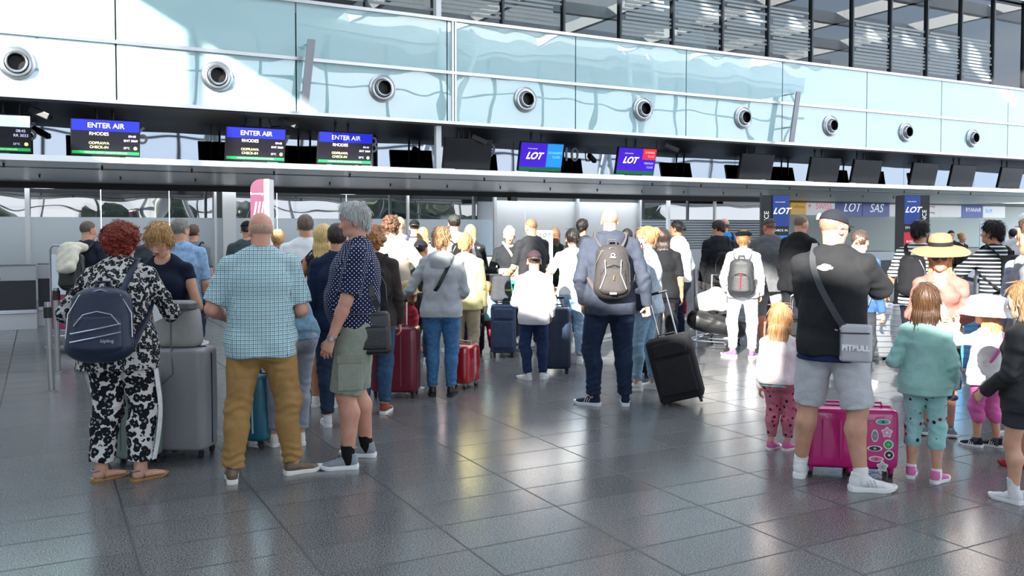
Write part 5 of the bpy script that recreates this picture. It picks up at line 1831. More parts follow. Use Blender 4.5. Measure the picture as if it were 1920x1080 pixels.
def backpack(p, m, label, size=(0.31, 0.17, 0.46), drop=0.0, off=0.0, ease=0.03, straps=(1, 1), zipm='6a6c70', m2=None, side=0.0, pocket=True, name='backpack', extra=None, strapm=None):
    w, d, h = size
    fr = p.Rt @ V3(0, 1, 0); rt = p.Rt @ V3(1, 0, 0); up = p.Rt @ V3(0, 0, 1)
    by = p.rad[2][1] + ease
    top = p.P[3] - up * (0.05 * p.H + drop) - fr * (by + d * 0.42 + off - 0.02) + rt * side
    bot = top - up * (h - 0.0)
    t, T = carried(p, name, label, 'backpack', bot)
    a, b = bot + up * d * 0.45, top - up * d * 0.45
    sh = lambda q: V3(q)
    prims = [ec(a, b, (w / 2, d * 0.5), (w * 0.44, d * 0.42), rt, k=0.02), ec(a + rt * w * 0.2, b + rt * w * 0.12, (w * 0.3, d * 0.46), (w * 0.28, d * 0.38), rt, k=0.02), ec(a - rt * w * 0.2, b - rt * w * 0.12, (w * 0.3, d * 0.46), (w * 0.28, d * 0.38), rt, k=0.02)]
    hq = lookup(p.q, Q_CLOTH) * 0.9
    def S(name, pr, mm, par, hh=hq, **k):
        V, Q = solid(name, pr, hh, None, None, raw=True, **k)
        if len(V) == 0: return None
        return link_mesh(name, np_mesh(name, V - bot, Q), mm, par)
    body = S('pack_body', prims, m, t, disp=folds(0.002, p.seed))
    q = lambda x, y, z: bot + rt * x * w + up * z * h - fr * (y * d) - V3(0, 0, 0)
    if pocket:
        S('front_pocket', [ec(q(-0.12, 0.42, 0.16), q(-0.1, 0.40, 0.50), (w * 0.26, d * 0.2), (w * 0.24, d * 0.16), rt, k=0.02), ec(q(0.12, 0.42, 0.16), q(0.1, 0.40, 0.50), (w * 0.26, d * 0.2), (w * 0.24, d * 0.16), rt, k=0.02)], m2 or m, t)
    def tubes(name, pts, r, mm, par=t, n=6, flat=1.0, up_=None):
        mb = MB(); mb.tube([V3(x) - bot for x in pts], r, n, flat=flat, up=up_); return mb.build(name, mm, par, True)
    tubes('zip', [q(-0.48, 0.18, 0.30), q(-0.46, 0.22, 0.62), q(-0.30, 0.30, 0.86), q(0, 0.34, 0.93), q(0.30, 0.30, 0.86), q(0.46, 0.22, 0.62), q(0.48, 0.18, 0.30)], 0.004, metal(zipm, 0.4), body or t)
    if pocket:
        tubes('zip', [q(-0.33, 0.52, 0.44), q(-0.2, 0.58, 0.58), q(0, 0.60, 0.62), q(0.2, 0.58, 0.58), q(0.33, 0.52, 0.44)], 0.004, metal(zipm, 0.4), body or t)
    tubes('carry_loop', [q(-0.12, -0.1, 0.97), q(-0.1, -0.05, 1.07), q(0.1, -0.05, 1.07), q(0.12, -0.1, 0.97)], 0.009, strapm or m, t)
    for i in (0, 1):
        if not straps[i]: continue
        sg = (-1, 1)[i]
        sR = 0.030 * p.H * (0.5 + 0.5 * p.w) + ease * 0.8
        c = p.sh[i] * 0.62 + p.neck * 0.38
        cc = c + up * 0.004 * p.H
        pts = [q(sg * 0.22, -0.35, 0.90), cc - fr * sR * 1.1 + up * sR * 0.35, cc + up * (sR + 0.006) , cc + fr * sR * 1.05 + up * sR * 0.2, p.P[2] + rt * sg * p.rad[2][0] * 0.75 + fr * (p.rad[2][1] + ease), p.P[2] * 0.6 + p.P[1] * 0.4 + rt * sg * (p.rad[2][0] + ease) + fr * 0.01, q(sg * 0.42, -0.25, 0.14)]
        # smooth
        P = [V3(x) for x in pts]
        for _ in range(2):
            Q = [P[0]]
            for A, B in zip(P[:-1], P[1:]): Q += [A * 0.75 + B * 0.25, A * 0.25 + B * 0.75]
            P = Q + [pts[-1]]
        tubes('strap', P, 0.026, strapm or m, t, 8, 0.28, up_=[nrm(np.cross(x_, rt)) if 0 else rt for x_ in P] if 0 else None)
    return t, q, bot

def flat_strap(mb, pts, wdt, th=0.006, out=None, smooth=2):
    """a band of width wdt along pts whose face looks along out[i]"""
    P = [V3(x) for x in pts]; O = [nrm(V3(x)) for x in out]
    for _ in range(smooth):
        Q, R = [P[0]], [O[0]]
        for i in range(len(P) - 1):
            Q += [P[i] * 0.75 + P[i + 1] * 0.25, P[i] * 0.25 + P[i + 1] * 0.75]
            R += [nrm(O[i] * 0.75 + O[i + 1] * 0.25), nrm(O[i] * 0.25 + O[i + 1] * 0.75)]
        P, O = Q + [P[-1]], R + [O[-1]]
    rings = []
    for i in range(len(P)):
        t = nrm(P[min(i + 1, len(P) - 1)] - P[max(i - 1, 0)])
        s = nrm(np.cross(t, O[i]))
        rings.append([mb.bm.verts.new(tuple(P[i] + s * a * wdt / 2 + O[i] * b * th)) for a, b in ((-1, 0), (1, 0), (1, 1), (-1, 1))])
    for A, B in zip(rings[:-1], rings[1:]):
        for j in range(4): mb.bm.faces.new((A[j], A[(j + 1) % 4], B[(j + 1) % 4], B[j]))
    mb.bm.faces.new(rings[0][::-1]); mb.bm.faces.new(rings[-1])
    return mb

def body_wrap(p, sg, z_to, ease=0.02, back_to=None):
    """strap points from the shoulder on side sg across the back to the other hip"""
    fr = p.Rt @ V3(0, 1, 0); rt = p.Rt @ V3(1, 0, 0); up = p.Rt @ V3(0, 0, 1)
    i = 0 if sg < 0 else 1
    c = p.sh[i] * 0.6 + p.neck * 0.4
    sR = 0.030 * p.H * (0.5 + 0.5 * p.w) + ease
    pts = [c + up * (sR) , c - fr * sR * 1.15 + up * 0.0]
    out = [up, -fr]
    ry = lambda k: p.rad[k][1] + ease + 0.006
    pts.append(p.P[2] + rt * sg * p.rad[2][0] * 0.35 - fr * (ry(2) + 0.004)); out.append(-fr)
    pts.append(p.P[1] - rt * sg * p.rad[1][0] * 0.35 - fr * (ry(1) + 0.004)); out.append(-fr)
    return pts, out
# ------------------------------------------------------------------ the crowd, front row first
G_ = 'white and grey'
# --- woman in leopard print
p = Person('woman with curly red hair in black and white leopard print, carrying a navy backpack', (226, 901), 12, 1.70, 1.12, 'f', q=0, skn='d0a08a', lean=7, hunch=4, belly=0.05, bust=0.03,
           head=(42, 14, 0), feet=((-0.125, 0.03, 52), (0.13, -0.02, 52)), arms=((-0.14, 0.14, 0.56, -0.8, -0.5, -0.4), (0.125, 0.13, 0.765, 0.5, -0.2, -1)), hands=(None, {'dir': (-0.4, 0.4, 0.7), 'curl': 40}), seed=2)
p.body(True); p.face_parts(brow='8a4a30')
p.hair('curly', hairmat('7c2a1c', 0.6, True), 4, vol=1.7)
LEO = pattern('leopard_top', 'leopard', 'c2c0be', '17181c', '8b8b8d', scale=38)
LEO2 = pattern('leopard_trousers', 'leopard', 'd8d6d4', '14161b', '8f9092', scale=22)
p.top(LEO, (2.0, 1.12), 0.085, 0.030, 0.022, 0.012, flare=0.03, amp=0.005)
p.trousers(LEO2, 1.86, 0.016, 0.036, 0.006, amp=0.004)
d_ = nrm(p.kn[1] - p.hip[1])
mb = MB()
o1 = nrm(V3(1, -0.25, 0)); R1, R2, R3 = 0.056 * p.H * p.w + .02, 0.037 * p.H * 1.08 + .036, 0.022 * p.H * 1.05 + .045
flat_strap(mb, [p.hip[1] + o1 * R1 + V3(0, 0, 0.04), (p.hip[1] + p.kn[1]) / 2 + o1 * (R1 + R2) / 2, p.kn[1] + o1 * (R2 + .004), (p.kn[1] + p.an[1]) / 2 + o1 * (R2 - .002), p.kn[1] + (p.an[1] - p.kn[1]) * 0.85 + o1 * R3], 0.055, 0.006, [o1] * 5)
mb.build('side_stripe', cloth('e4e6ea'), p.root, True)
p.shoes(metal('9a9a98', 0.4), 'a07a4c', 'sandal')
P_LEO = p
b, q_, bt = backpack(p, mat('nylon_navy', '16233c', 0.5, bump=0.3, bscale=50), 'navy nylon backpack with silver zips hanging low on the woman in leopard print', (0.40, 0.20, 0.47), drop=0.12, off=0.02, ease=0.05, zipm='c8ccd4', side=-0.04, straps=(0, 1))
mb = MB()
for z, s_ in ((0.33, 0), (0.22, 0)):
    mb.tube([V3(q_(-0.36, 0.62, z)) - bt, V3(q_(0, 0.70, z + 0.05)) - bt, V3(q_(0.36, 0.64, z + 0.12)) - bt], 0.005, 6)
mb.build('zip', metal('d0d4dc', 0.3), b)
text_mesh('lettering', 'kipling', 0.03, metal('c8ccd4', 0.3), b, Matrix.Translation(Vector(tuple(V3(q_(0.18, 0.74, 0.22)) - bt))), depth=0.002)
# --- blonde woman in navy
p = Person('older blonde woman in a navy sleeveless top looking down at a sheet of paper', (314, 0), 203, 1.70, 1.06, 'f', depth=6.75, q=0, skn='d3a286', lean=4, hunch=4, belly=0.03, bust=0.03, head=(12, 30, 4),
           arms=((-0.05, 0.15, 0.60, -0.6, -0.3, -0.8), (0.13, 0.17, 0.60, 0.6, -0.3, -0.8)), seed=3)
p.body(); p.face_parts(brow='8a6a48'); p.hair('updo', hairmat('b08a58', 0.5), 7, vol=1.5)
p.top(cloth('141a30'), 0.25, 0.05, 0.018, 0.012, 0.0); p.trousers(cloth('2a2c33')); p.shoes(cloth('222222'))
P_NAVY = p
cs = [at_depth(282, 570, 6.22), at_depth(319, 549, 6.30), at_depth(330, 584, 6.24), at_depth(290, 604, 6.16)]
c_ = sum(cs) / 4
t = empty('paper_sheet', tuple(c_), 0, 'white sheet of paper held between the leopard print woman and the blonde woman', 'paper')
mb = MB(); mb.poly([tuple(x - c_) for x in cs], (0.0, 0.003, 0.001)); mb.build('sheet', mat('paper', 'e6eaee', 0.7), t)
# --- man in the checked shirt
p = Person('bald man from behind in a blue checked short-sleeved shirt and tan trousers', (492, 899), 3, 1.77, 1.10, q=0, skn='d09a84', lean=3, belly=0.05, head=(-18, 10, 0),
           feet=((-0.19, -0.02, -6), (0.20, 0.10, 68)), arms=((-0.13, 0.14, 0.595, -0.5, -0.9, -0.2), (0.10, 0.15, 0.60, 0.45, -1, -0.2)), seed=4)
p.body(); p.hair('bald', hairmat('b8937f', 0.15), 3)
p.top(pattern('shirt_check', 'check', 'cfe3e6', '8fbcc8', '1f3a4a', per=0.026), 0.86, 0.055, 0.026, 0.022, 0.016, flare=0.012, collar=True, amp=0.0035)
p.trousers(cloth('a4804f', 0.08), 1.96, 0.016, 0.022, 0.008, amp=0.005, bunch=1.4)
p.shoes(leather('6b5a44'), 'e8e8e2', laces='54422e')
mb = MB(); mb.tube([p.hp(-0.36, -0.04, 0.02), p.hp(-0.37, 0.1, 0.03), p.hp(-0.33, 0.30, 0.03)], 0.003, 6); mb.tube([p.hp(-0.24, 0.39, 0.03), p.hp(-0.10, 0.41, -0.02), p.hp(0.2, 0.38, 0.0)], 0.003, 6)
mb.build('glasses', plastic('1a1a1c'), p.root)
# --- silver haired man in dotted shirt
p = Person('silver-haired man in profile in a navy polka dot shirt and grey-green cargo shorts', (668, 867), -92, 1.83, 1.12, q=0, skn='c99680', lean=-2, belly=0.05, head=(0, 6, 0),
           feet=((-0.15, 0.06, 4), (0.15, -0.08, 18)), arms=((-0.125, 0.10, 0.475, -0.4, -1, 0), (0.13, 0.04, 0.50)), seed=5)
p.body(); p.face_parts(brow='9a9a98'); p.hair('messy', hairmat('b9bab8', 0.35), 9, vol=1.25)
p.top(pattern('shirt_dots', 'dots', '141d3e', 'd9dce8', per=0.030, r=0.13), 0.86, 0.035, 0.024, 0.022, 0.014, collar=True, amp=0.004)
p.trousers(cloth('8d9285', 0.08), 0.99, 0.022, 0.030, 0.020, name='shorts')
mb = MB()
c_ = (p.hip[0] + p.kn[0] * 1.6) / 2.6
rbox(mb, 0.03, 0.17, 0.21, 0.012, c_[2] - 0.12, c_[0] - 0.118, c_[1] - 0.0); mb.build('cargo_pocket', cloth('8d9285', 0.08), p.root, True)
mb = MB(); rbox(mb, 0.036, 0.18, 0.055, 0.012, c_[2] + 0.065, c_[0] - 0.119, c_[1]); mb.build('pocket_flap', cloth('858a7d', 0.08), p.root, True)
p.sock(cloth('121214'), 0.075)
p.shoes(cloth('8c939b', 0.15), 'e9ecef', laces='d8dade')
mb = MB(); d_ = nrm(p.wr[0] - p.el[0]); mb.cyl(p.wr[0] - d_ * 0.012, p.wr[0] + d_ * 0.012, 0.034, n=20); mb.build('wristwatch', metal('9ea0a4', 0.3), p.root, True)
bs = p.p0 + V3(-0.14, -0.09, -0.17)
t, T = carried(p, 'shoulder_bag', 'black leather shoulder bag hanging at the back of the man in the polka dot shirt', 'bag', bs)
mb = MB(); rbox(mb, 0.13, 0.32, 0.30, 0.05, 0, 0, 0, taper=0.02); mb.build('bag_body', leather('0f1012'), t, True)
mb = MB(); rbox(mb, 0.03, 0.24, 0.16, 0.02, 0.04, -0.07, 0); mb.build('front_pocket', leather('121315'), t, True)
mb = MB(); mb.tube([(-0.10, -0.13, 0.29), (-0.1, 0.13, 0.29)], 0.004, 6); mb.build('zip', metal('77797d', 0.4), t)
mb = MB(); fr = V3(0, 1, 0)
c_ = p.sh[0] * 0.45 + p.neck * 0.55
flat_strap(mb, [bs + V3(-0.08, -0.06, 0.33), p.P[1] + V3(-0.17, -0.10, 0.06), p.P[2] + V3(-0.185, -0.055, 0.06), c_ + V3(-0.08, -0.02, 0.035), c_ + V3(0.02, 0.0, 0.062), c_ + V3(0.1, -0.06, 0.03), p.P[2] + V3(0.1, -0.14, 0)],
           0.045, 0.006, [(-1, 0, 0), (-1, -0.3, 0), (-1, -0.2, 0.1), (-0.8, 0, 0.6), (0, 0, 1), (0.4, -0.4, 0.8), (0, -1, 0)])
mb.build('strap', leather('141518'), t, M=T)
# --- woman in denim jacket, bending
p = Person('woman in a faded denim jacket and grey trousers bending over her suitcase', (545, 836), -28, 1.66, 1.02, 'f', q=0, skn='c99680', lean=30, hunch=9, pel=(0, -0.03, 0.01), head=(0, 45, 0), belly=0.02,
           feet=((-0.10, 0.1, -5), (0.08, -0.0, 15)), arms=((-0.05, 0.42, 0.55), (0.12, 0.40, 0.55, 1, 0, -0.3)), seed=6)
p.body(); p.hair('updo', hairmat('8a6844', 0.5), 5, vol=1.2)
p.top(denim('6f8fa6'), 2.0, 0.02, 0.030, 0.024, amp=0.006, collar=True, name='jacket'); p.trousers(cloth('8e93a0', 0.08), 1.86, 0.014, 0.022, 0.004)
p.shoes(cloth('d9d6cf'), 'e8e6e0', laces='efefef')
# --- man in hoodie with backpack
p = Person('tall bald man in a blue-grey hoodie and dark jeans wearing a hiking backpack', (1143, 761), -4, 1.86, 1.12, q=0, skn='d7a48c', lean=3, belly=0.03, head=(6, 10, 0),
           feet=((-0.15, 0.02, -62), (0.15, 0.04, 2)), arms=((-0.135, 0.05, 0.52, -0.4, -1, 0), (0.19, 0.02, 0.51, 0.3, -1, 0)), hands=(None, {'curl': 55}), seed=7)
p.body(); p.hair('bald', hairmat('a88a78', 0.3), 3)
p.top(cloth('3c4250', 0.1), 2.0, 0.055, 0.030, 0.024, amp=0.006, hood=True, name='hoodie'); p.trousers(denim('1d2c44'), 1.97, 0.016, 0.020, 0.004, amp=0.004, bunch=1.6)
p.shoes(cloth('1c2740'), 'dfe4ea', laces='c8ccd4', stripe='dfe4ea')
P_HOOD = p
b, q_, bt = backpack(p, mat('nylon_greybrown', '383434', 0.75, bump=0.3, bscale=60), 'dark grey hiking backpack with light piping worn by the man in the hoodie', (0.33, 0.22, 0.50), drop=-0.01, ease=0.05, strapm=mat('strap_brown', '524b4a', 0.8), zipm='8a8482')
for sg in (-1, 1):
    mb = MB(); mb.tube([V3(q_(sg * 0.22, 0.56, 0.70)) - bt, V3(q_(sg * 0.20, 0.64, 0.45)) - bt, V3(q_(sg * 0.36, 0.56, 0.18)) - bt], 0.004, 6); mb.build('light_piping', plastic('c9c9c9'), b)
lc = V3(q_(0.0, 0.50, 0.76)) - bt
mb = MB(); mb.tube([lc + V3(0.017 * math.cos(a), 0, 0.012 + 0.014 * math.sin(a)) for a in [2 * PI * j / 10 for j in range(10)]], 0.004, 6, closed=True); mb.tube([lc + V3(-0.026, 0, -0.008), lc + V3(0.026, 0, -0.010)], 0.006, 6); mb.build('logo', plastic('e8e8e8'), b)
lc = V3(q_(0.0, 0.60, 0.10)) - bt
mb = MB(); mb.box(lc[0] - 0.03, lc[0] + 0.03, lc[1] - 0.003, lc[1] + 0.01, lc[2] - 0.009, lc[2] + 0.009); mb.build('label_patch', plastic('c8c8c4'), b)
lc = V3(q_(0.02, 0.66, 0.42)) - bt
mb = MB(); mb.tube([lc, lc + V3(-0.004, -0.004, -0.04)], 0.006, 6); mb.build('orange_zip_pull', plastic('b5683c'), b)
# --- redhead in sunglasses
p = Person('woman with ginger hair tied up, sunglasses and light denim jacket, facing left', (1212, 731), -72, 1.68, 0.98, 'f', q=0, skn='dfae96', head=(-4, 0, 0), lean=-1,
           feet=((-0.08, 0.08, -12), (0.08, -0.05, 2)), arms=((-0.10, 0.10, 0.58), (0.10, 0.08, 0.52)), seed=8)
p.body(); p.face_parts(brow='b07a50'); p.hair('bun', hairmat('b97a50', 0.35), 5, vol=1.15, length=0.7); p.glasses(plastic('4a1830'), mat('lens_rose', '702848', 0.1, alpha=0.85), 1.15)
p.top(denim('b4c0cb'), 2.0, 0.045, 0.030, 0.022, collar=True, amp=0.005, name='jacket'); p.trousers(denim('8fb0c6'), 1.9, 0.010, 0.012); p.shoes(cloth('eceae6'), 'f4f4f2', laces='ffffff')
bs = p.p0 + V3(-0.20, 0.04, 0.02)
t, T = carried(p, 'handbag', 'navy shoulder bag on the ginger-haired woman with sunglasses', 'bag', bs)
mb = MB(); rbox(mb, 0.12, 0.30, 0.28, 0.04, -0.06, 0, 0, taper=0.02); mb.build('bag_body', leather('1d2438'), t, True)
mb = MB(); mb.tube([(0, -0.1, 0.2), (0.03, -0.06, 0.45), (0.09, -0.02, 0.62), (0.04, 0.08, 0.45), (0, 0.1, 0.2)], 0.010, 6); mb.build('strap', leather('1d2438'), t, True)
# --- grey hoodie woman
p = Person('fair-haired woman in a light grey hoodie and blue jeans, seen from behind', (828, 742), 6, 1.66, 1.06, 'f', q=0, skn='d8a88e', head=(14, 10, 0), lean=2, belly=0.02,
           feet=((-0.09, 0.0, -8), (0.095, 0.0, 8)), arms=((-0.245, 0.12, 0.575, -0.2, -1, -0.6), (0.09, 0.14, 0.58, 0.4, -1, 0)), hands=({'curl': 45}, None), seed=9)
p.body(); p.hair('updo', hairmat('ad8660', 0.4), 5, vol=1.0)
p.top(cloth('a9adb2', 0.06), 2.0, 0.045, 0.032, 0.024, hood=True, amp=0.005, name='hoodie'); p.trousers(denim('4676a4'), 1.95, 0.009, 0.010, 0.004, amp=0.003)
p.shoes(leather('1b1b1e'), '1a1a1a')
t, T = carried(p, 'crossbody_bag', 'black cross-body bag and strap on the woman in the light grey hoodie', 'bag', p.p0 + V3(-0.20, 0.05, 0.0))
pts, out = body_wrap(p, 1, 0, 0.04)
mb = MB(); flat_strap(mb, pts + [p.p0 + V3(-0.19, 0.02, 0.10)], 0.035, 0.006, out + [(-1, -0.3, 0)]); mb.build('strap', leather('17181a'), t, M=T)
mb = MB(); rbox(mb, 0.08, 0.2, 0.16, 0.03, 0, 0.0, 0.0); mb.build('bag_body', leather('17181a'), t, True)
# --- man in black T-shirt
p = Person('heavy man in black T-shirt, light grey shorts and dark cap, hand at his mouth', (1556, 905), 8, 1.78, 1.05, q=0, skn='cf9d85', lean=2, belly=0.07, head=(42, 8, 0),
           feet=((-0.20, 0.07, -2), (0.20, -0.09, 66)), arms=((-0.02, 0.18, 0.60, -0.3, -0.4, -1), (0.072, 0.15, 0.825, 0.7, -0.1, -1)), hands=(None, {'dir': (-0.3, 0.2, 0.9), 'curl': 35}), seed=10)
p.body(); p.face_parts(brow='4a3a2c'); p.hair('buzz', hairmat('8a7060', 0.2), 1)
cp_ = p.cap(cloth('23252e', 0.1, 0.2), 'cap', m2=cloth('23252e', 0.1, 0.2))
p.top(cloth('26272a', 0.08, 0.2), 0.95, 0.045, 0.030, 0.030, 0.018, amp=0.0045, name='t_shirt'); p.trousers(cloth('c3c5ca', 0.05), 0.98, 0.022, 0.030, 0.016, name='shorts')
p.shoes(cloth('e9e9ea', 0.03), 'f6f6f4', laces='b8bcc4', stripe='c9ccd2', big=1.12); p.sock(cloth('e8e8e8'), 0.06)
solid('shirt_tail', [ec(p.p0 + V3(0, 0.01, -0.12), p.p0 + V3(0, 0.01, 0.03), (p.rad[0][0] + .046, p.rad[0][1] + .066), (p.rad[0][0] + .03, p.rad[0][1] + .04), ca=True, k=0)], 0.010, cloth('262c58'), p.root)
mb = MB(); mb.poly([(x * 0.052, 0, z * 0.026) for x, z in ((-1, -.1), (-.75, .45), (-.45, .55), (-.35, .85), (0, 1), (.4, .8), (.7, .6), (.72, .2), (1, .15), (.9, -.45), (.6, -.4), (.3, -.75), (-.1, -.85), (-.45, -.7), (-.7, -.45))], (0, 0.02, 0))
mb.build('shirt_logo', plastic('eceef0', 0.6), p.root, M=Matrix.Translation(Vector(tuple(p.P[3] + V3(-0.03, -0.150, -0.10)))) @ Matrix.Rotation(math.radians(-22), 4, 'X'))
mb = MB(); mb.cyl(p.hp(-0.22, -0.42, 0.28), p.hp(-0.225, -0.44, 0.285), 0.024, n=16); mb.build('cap_badge', plastic('e8e8ea'), p.root)
p.glasses(plastic('16171a'), mat('lens_dark', '17181c', 0.1), 1.1)
bs = p.p0 + V3(0.17, -0.20, -0.10)
t, T = carried(p, 'crossbody_bag', 'small grey and black cross-body bag on the hip of the man in the black T-shirt', 'bag', bs)
mb = MB(); rbox(mb, 0.19, 0.07, 0.235, 0.03, 0, 0, 0); mb.build('bag_body', mat('bag_grey', 'c2c2c8', 0.6, bump=0.2), t, True)
mb = MB(); mb.tube([(-0.085, -0.038, 0.18), (0.085, -0.038, 0.185)], 0.004, 6); mb.tube([(-0.09, -0.038, 0.04), (-0.09, -0.038, 0.2)], 0.005, 6); mb.build('zip', plastic('202124'), t)
text_mesh('lettering', 'PITBULL', 0.045, plastic('fafafc'), t, Matrix.Translation((0.005, -0.04, 0.09)), bold=0.003)
pts, out = body_wrap(p, -1, 0, 0.05)
mb = MB(); flat_strap(mb, [pts[0], pts[1]] + [pts[2] + V3(0, -0.01, 0), pts[3] + V3(0, -0.03, 0), bs + V3(-0.07, -0.02, 0.22)], 0.038, 0.006, out + [(0, -1, 0)]); mb.build('strap', mat('strap_grey', '3d3f43', 0.7), t, M=T)
# --- girl, strawberry blonde
BL = pattern('leggings_pink', 'blobs', 'c9788a', '2b2228', 'b8324a', scale=26, r=0.30)
p = Person('small girl with strawberry blonde hair in a white and pink jacket and patterned pink leggings', (1460, 844), 4, 1.10, 1.08, 'f', 0.93, q=0, skn='dfb098', head=(6, 6, 0),
           feet=((-0.055, 0.0, 25), (0.06, 0.02, 30)), arms=(None, (0.13, 0.10, 0.50)), seed=11)
p.body(); p.hair('long', hairmat('a97c54', 0.4), 2, length=0.62)
p.top(mat('jacket_whitepink', 'efe4e6', 0.8, bump=0.35, bscale=40, var=0.04), 2.0, 0.03, 0.028, 0.022, amp=0.004, name='jacket')
solid('shirt_tail', [ec(p.p0 + V3(0, 0, -0.06), p.p0 + V3(0, 0, 0.02), (p.rad[0][0] + .026, p.rad[0][1] + .03), (p.rad[0][0] + .02, p.rad[0][1] + .024), ca=True, k=0)], 0.010, cloth('9fd4d2'), p.root)
p.trousers(BL, 1.8, 0.010, 0.012); p.shoes(cloth('d873a8'), 'f0f0f0', laces='f4d0e4')
mb = MB(); mb.ball(p.wr[1] + p.hdir[1] * 0.06, 0.03, (1.2, 0.7, 0.8)); mb.build('blue_toy', mat('toy_blue', '34508f', 0.4), p.root, True)
# --- girl in mint
p = Person('girl with straight brown hair in a mint jacket and mint patterned cropped leggings', (1731, 898), 6, 1.30, 0.92, 'f', 0.97, q=0, skn='d8a78c', head=(2, -6, 0),
           feet=((-0.075, 0.0, -2), (0.085, -0.05, 20)), arms=((-0.11, 0.10, 0.58), (0.125, 0.04, 0.475)), seed=12)
p.body(); p.hair('long', hairmat('46301f', 0.35), 4, length=0.48, vol=1.05)
p.top(cloth('a7d8d0', 0.05), 2.0, 0.06, 0.030, 0.024, flare=0.02, amp=0.0045, name='jacket')
p.trousers(pattern('leggings_mint', 'blobs', 'a2d8d6', '2b2228', 'c23a4c', scale=20, r=0.26), 1.42, 0.012, 0.016, 0.004, name='leggings'); p.sock(cloth('f0eef0'), 0.03); p.shoes(cloth('dc7ab2'), 'f2f2f2', laces='f6d8ea')
mb = MB(); mb.ball(p.wr[1] + p.hdir[1] * 0.09, 0.028, (1.3, 0.8, 0.8)); mb.build('blue_toy', mat('toy_blue', '34508f', 0.4), p.root, True)
# --- woman in straw hat
p = Person('woman in a wide straw sun hat, glasses and pink shirt, facing the viewer', (1757, 812), 180, 1.55, 0.90, 'f', q=0, skn='c99480', head=(2, 7, 0), bust=0.02,
           feet=((-0.09, 0, -8), (0.09, 0, 8)), arms=((-0.07, 0.13, 0.60, -0.5, -0.7, -0.8), (0.07, 0.12, 0.60, 0.5, -0.7, -0.8)), seed=13)
p.body(); p.face_parts(brow='8a6a4a'); p.hair('long', hairmat('c9995e', 0.4), 6, length=0.42); p.glasses(plastic('2a1c1c'), mat('lens_brown', '5a3c38', 0.1, alpha=0.7), 1.1)
p.cap(mat('straw', '967a58', 0.8, bump=0.8, bscale=120, var=0.12), 'brim', m2=cloth('1d1d20'))
p.top(cloth('9c665e', 0.06), 2.0, 0.03, 0.032, 0.026, amp=0.006, name='pink_shirt', neckcut=0.02); p.skirt(cloth('2c2c2e'), 0.28, 0.024, 0.01, name='black_skirt'); p.shoes(cloth('6a6a70'), 'e0e0e0', laces='dddddd')
solid('beige_top', [ec(p.P[1] + V3(0, 0.068, 0.02), p.P[2] + V3(0, 0.068, 0.08), (0.07, 0.08), (0.065, 0.07), k=0)], 0.010, cloth('cdb083'), p.root)
solid('white_hem', [ec(p.p0 + V3(0, 0, -0.02), p.p0 + V3(0, 0, 0.06), (p.rad[0][0] + .05, p.rad[0][1] + .05), (p.rad[0][0] + .04, p.rad[0][1] + .04), ca=True, cb=True, k=0)], 0.010, cloth('d9bba4'), p.root)
# --- child in white hat
p = Person('small child in a big white sun hat, white jacket and bright pink leggings', (1850, 838), -50, 1.13, 1.05, 'f', 0.9, q=0, skn='dcaa90', head=(-20, -4, 0),
           feet=((-0.06, 0.04, -25), (0.07, -0.03, -30)), arms=((-0.13, 0.14, 0.83, -1, 0.2, -1), (0.10, 0.07, 0.60)), hands=({'dir': (0, -0.2, 1)}, None), seed=14)
p.body(); p.face_parts(); p.hair('long', hairmat('c08a5a', 0.4), 6, length=0.36)
p.cap(cloth('f4f2f2', 0.03), 'bucket', grow=1.65)
p.top(mat('jacket_white', 'f2eef0', 0.8, bump=0.4, bscale=40, var=0.04), 2.0, 0.07, 0.032, 0.024, flare=0.02, name='jacket'); p.trousers(cloth('df6fb0', 0.06), 1.35, 0.012, 0.016, name='leggings'); p.sock(cloth('555560'), 0.02); p.shoes(cloth('26272d'), 'eeeeee', stripe='eeeeee')
mb = MB(); fr = V3(0, 1, 0)
flat_strap(mb, [p.P[3] + V3(0.08, -0.09, 0), p.P[2] + V3(-0.02, -0.125, 0), p.P[1] + V3(-0.09, -0.09, 0)], 0.03, 0.006, [(0, -1, 0)] * 3); mb.build('pink_strap', cloth('e070b8'), p.root)
# --- girl at the right edge
p = Person('girl with wavy blonde hair in a black jacket at the right edge', (1922, 944), -60, 1.34, 1.05, 'f', 0.97, q=0, skn='d9a98f', head=(-10, 10, 0),
           feet=((-0.05, 0.04, 0), (0.09, -0.02, 6)), arms=((-0.13, 0.12, 0.50), (0.12, 0.1, 0.55)), seed=15)
p.body(); p.face_parts(); p.hair('long', hairmat('7a5c3e', 0.5), 6, length=0.7, vol=1.1)
p.top(mat('jacket_black', '232426', 0.6, bump=0.3, bscale=30), 2.0, 0.07, 0.034, 0.030, amp=0.005, name='jacket'); p.trousers(cloth('3a3a40'), 0.6, 0.02, name='shorts'); p.sock(cloth('e6e6ea'), 0.09); p.shoes(cloth('e4e4e8'), 'eeeeee')
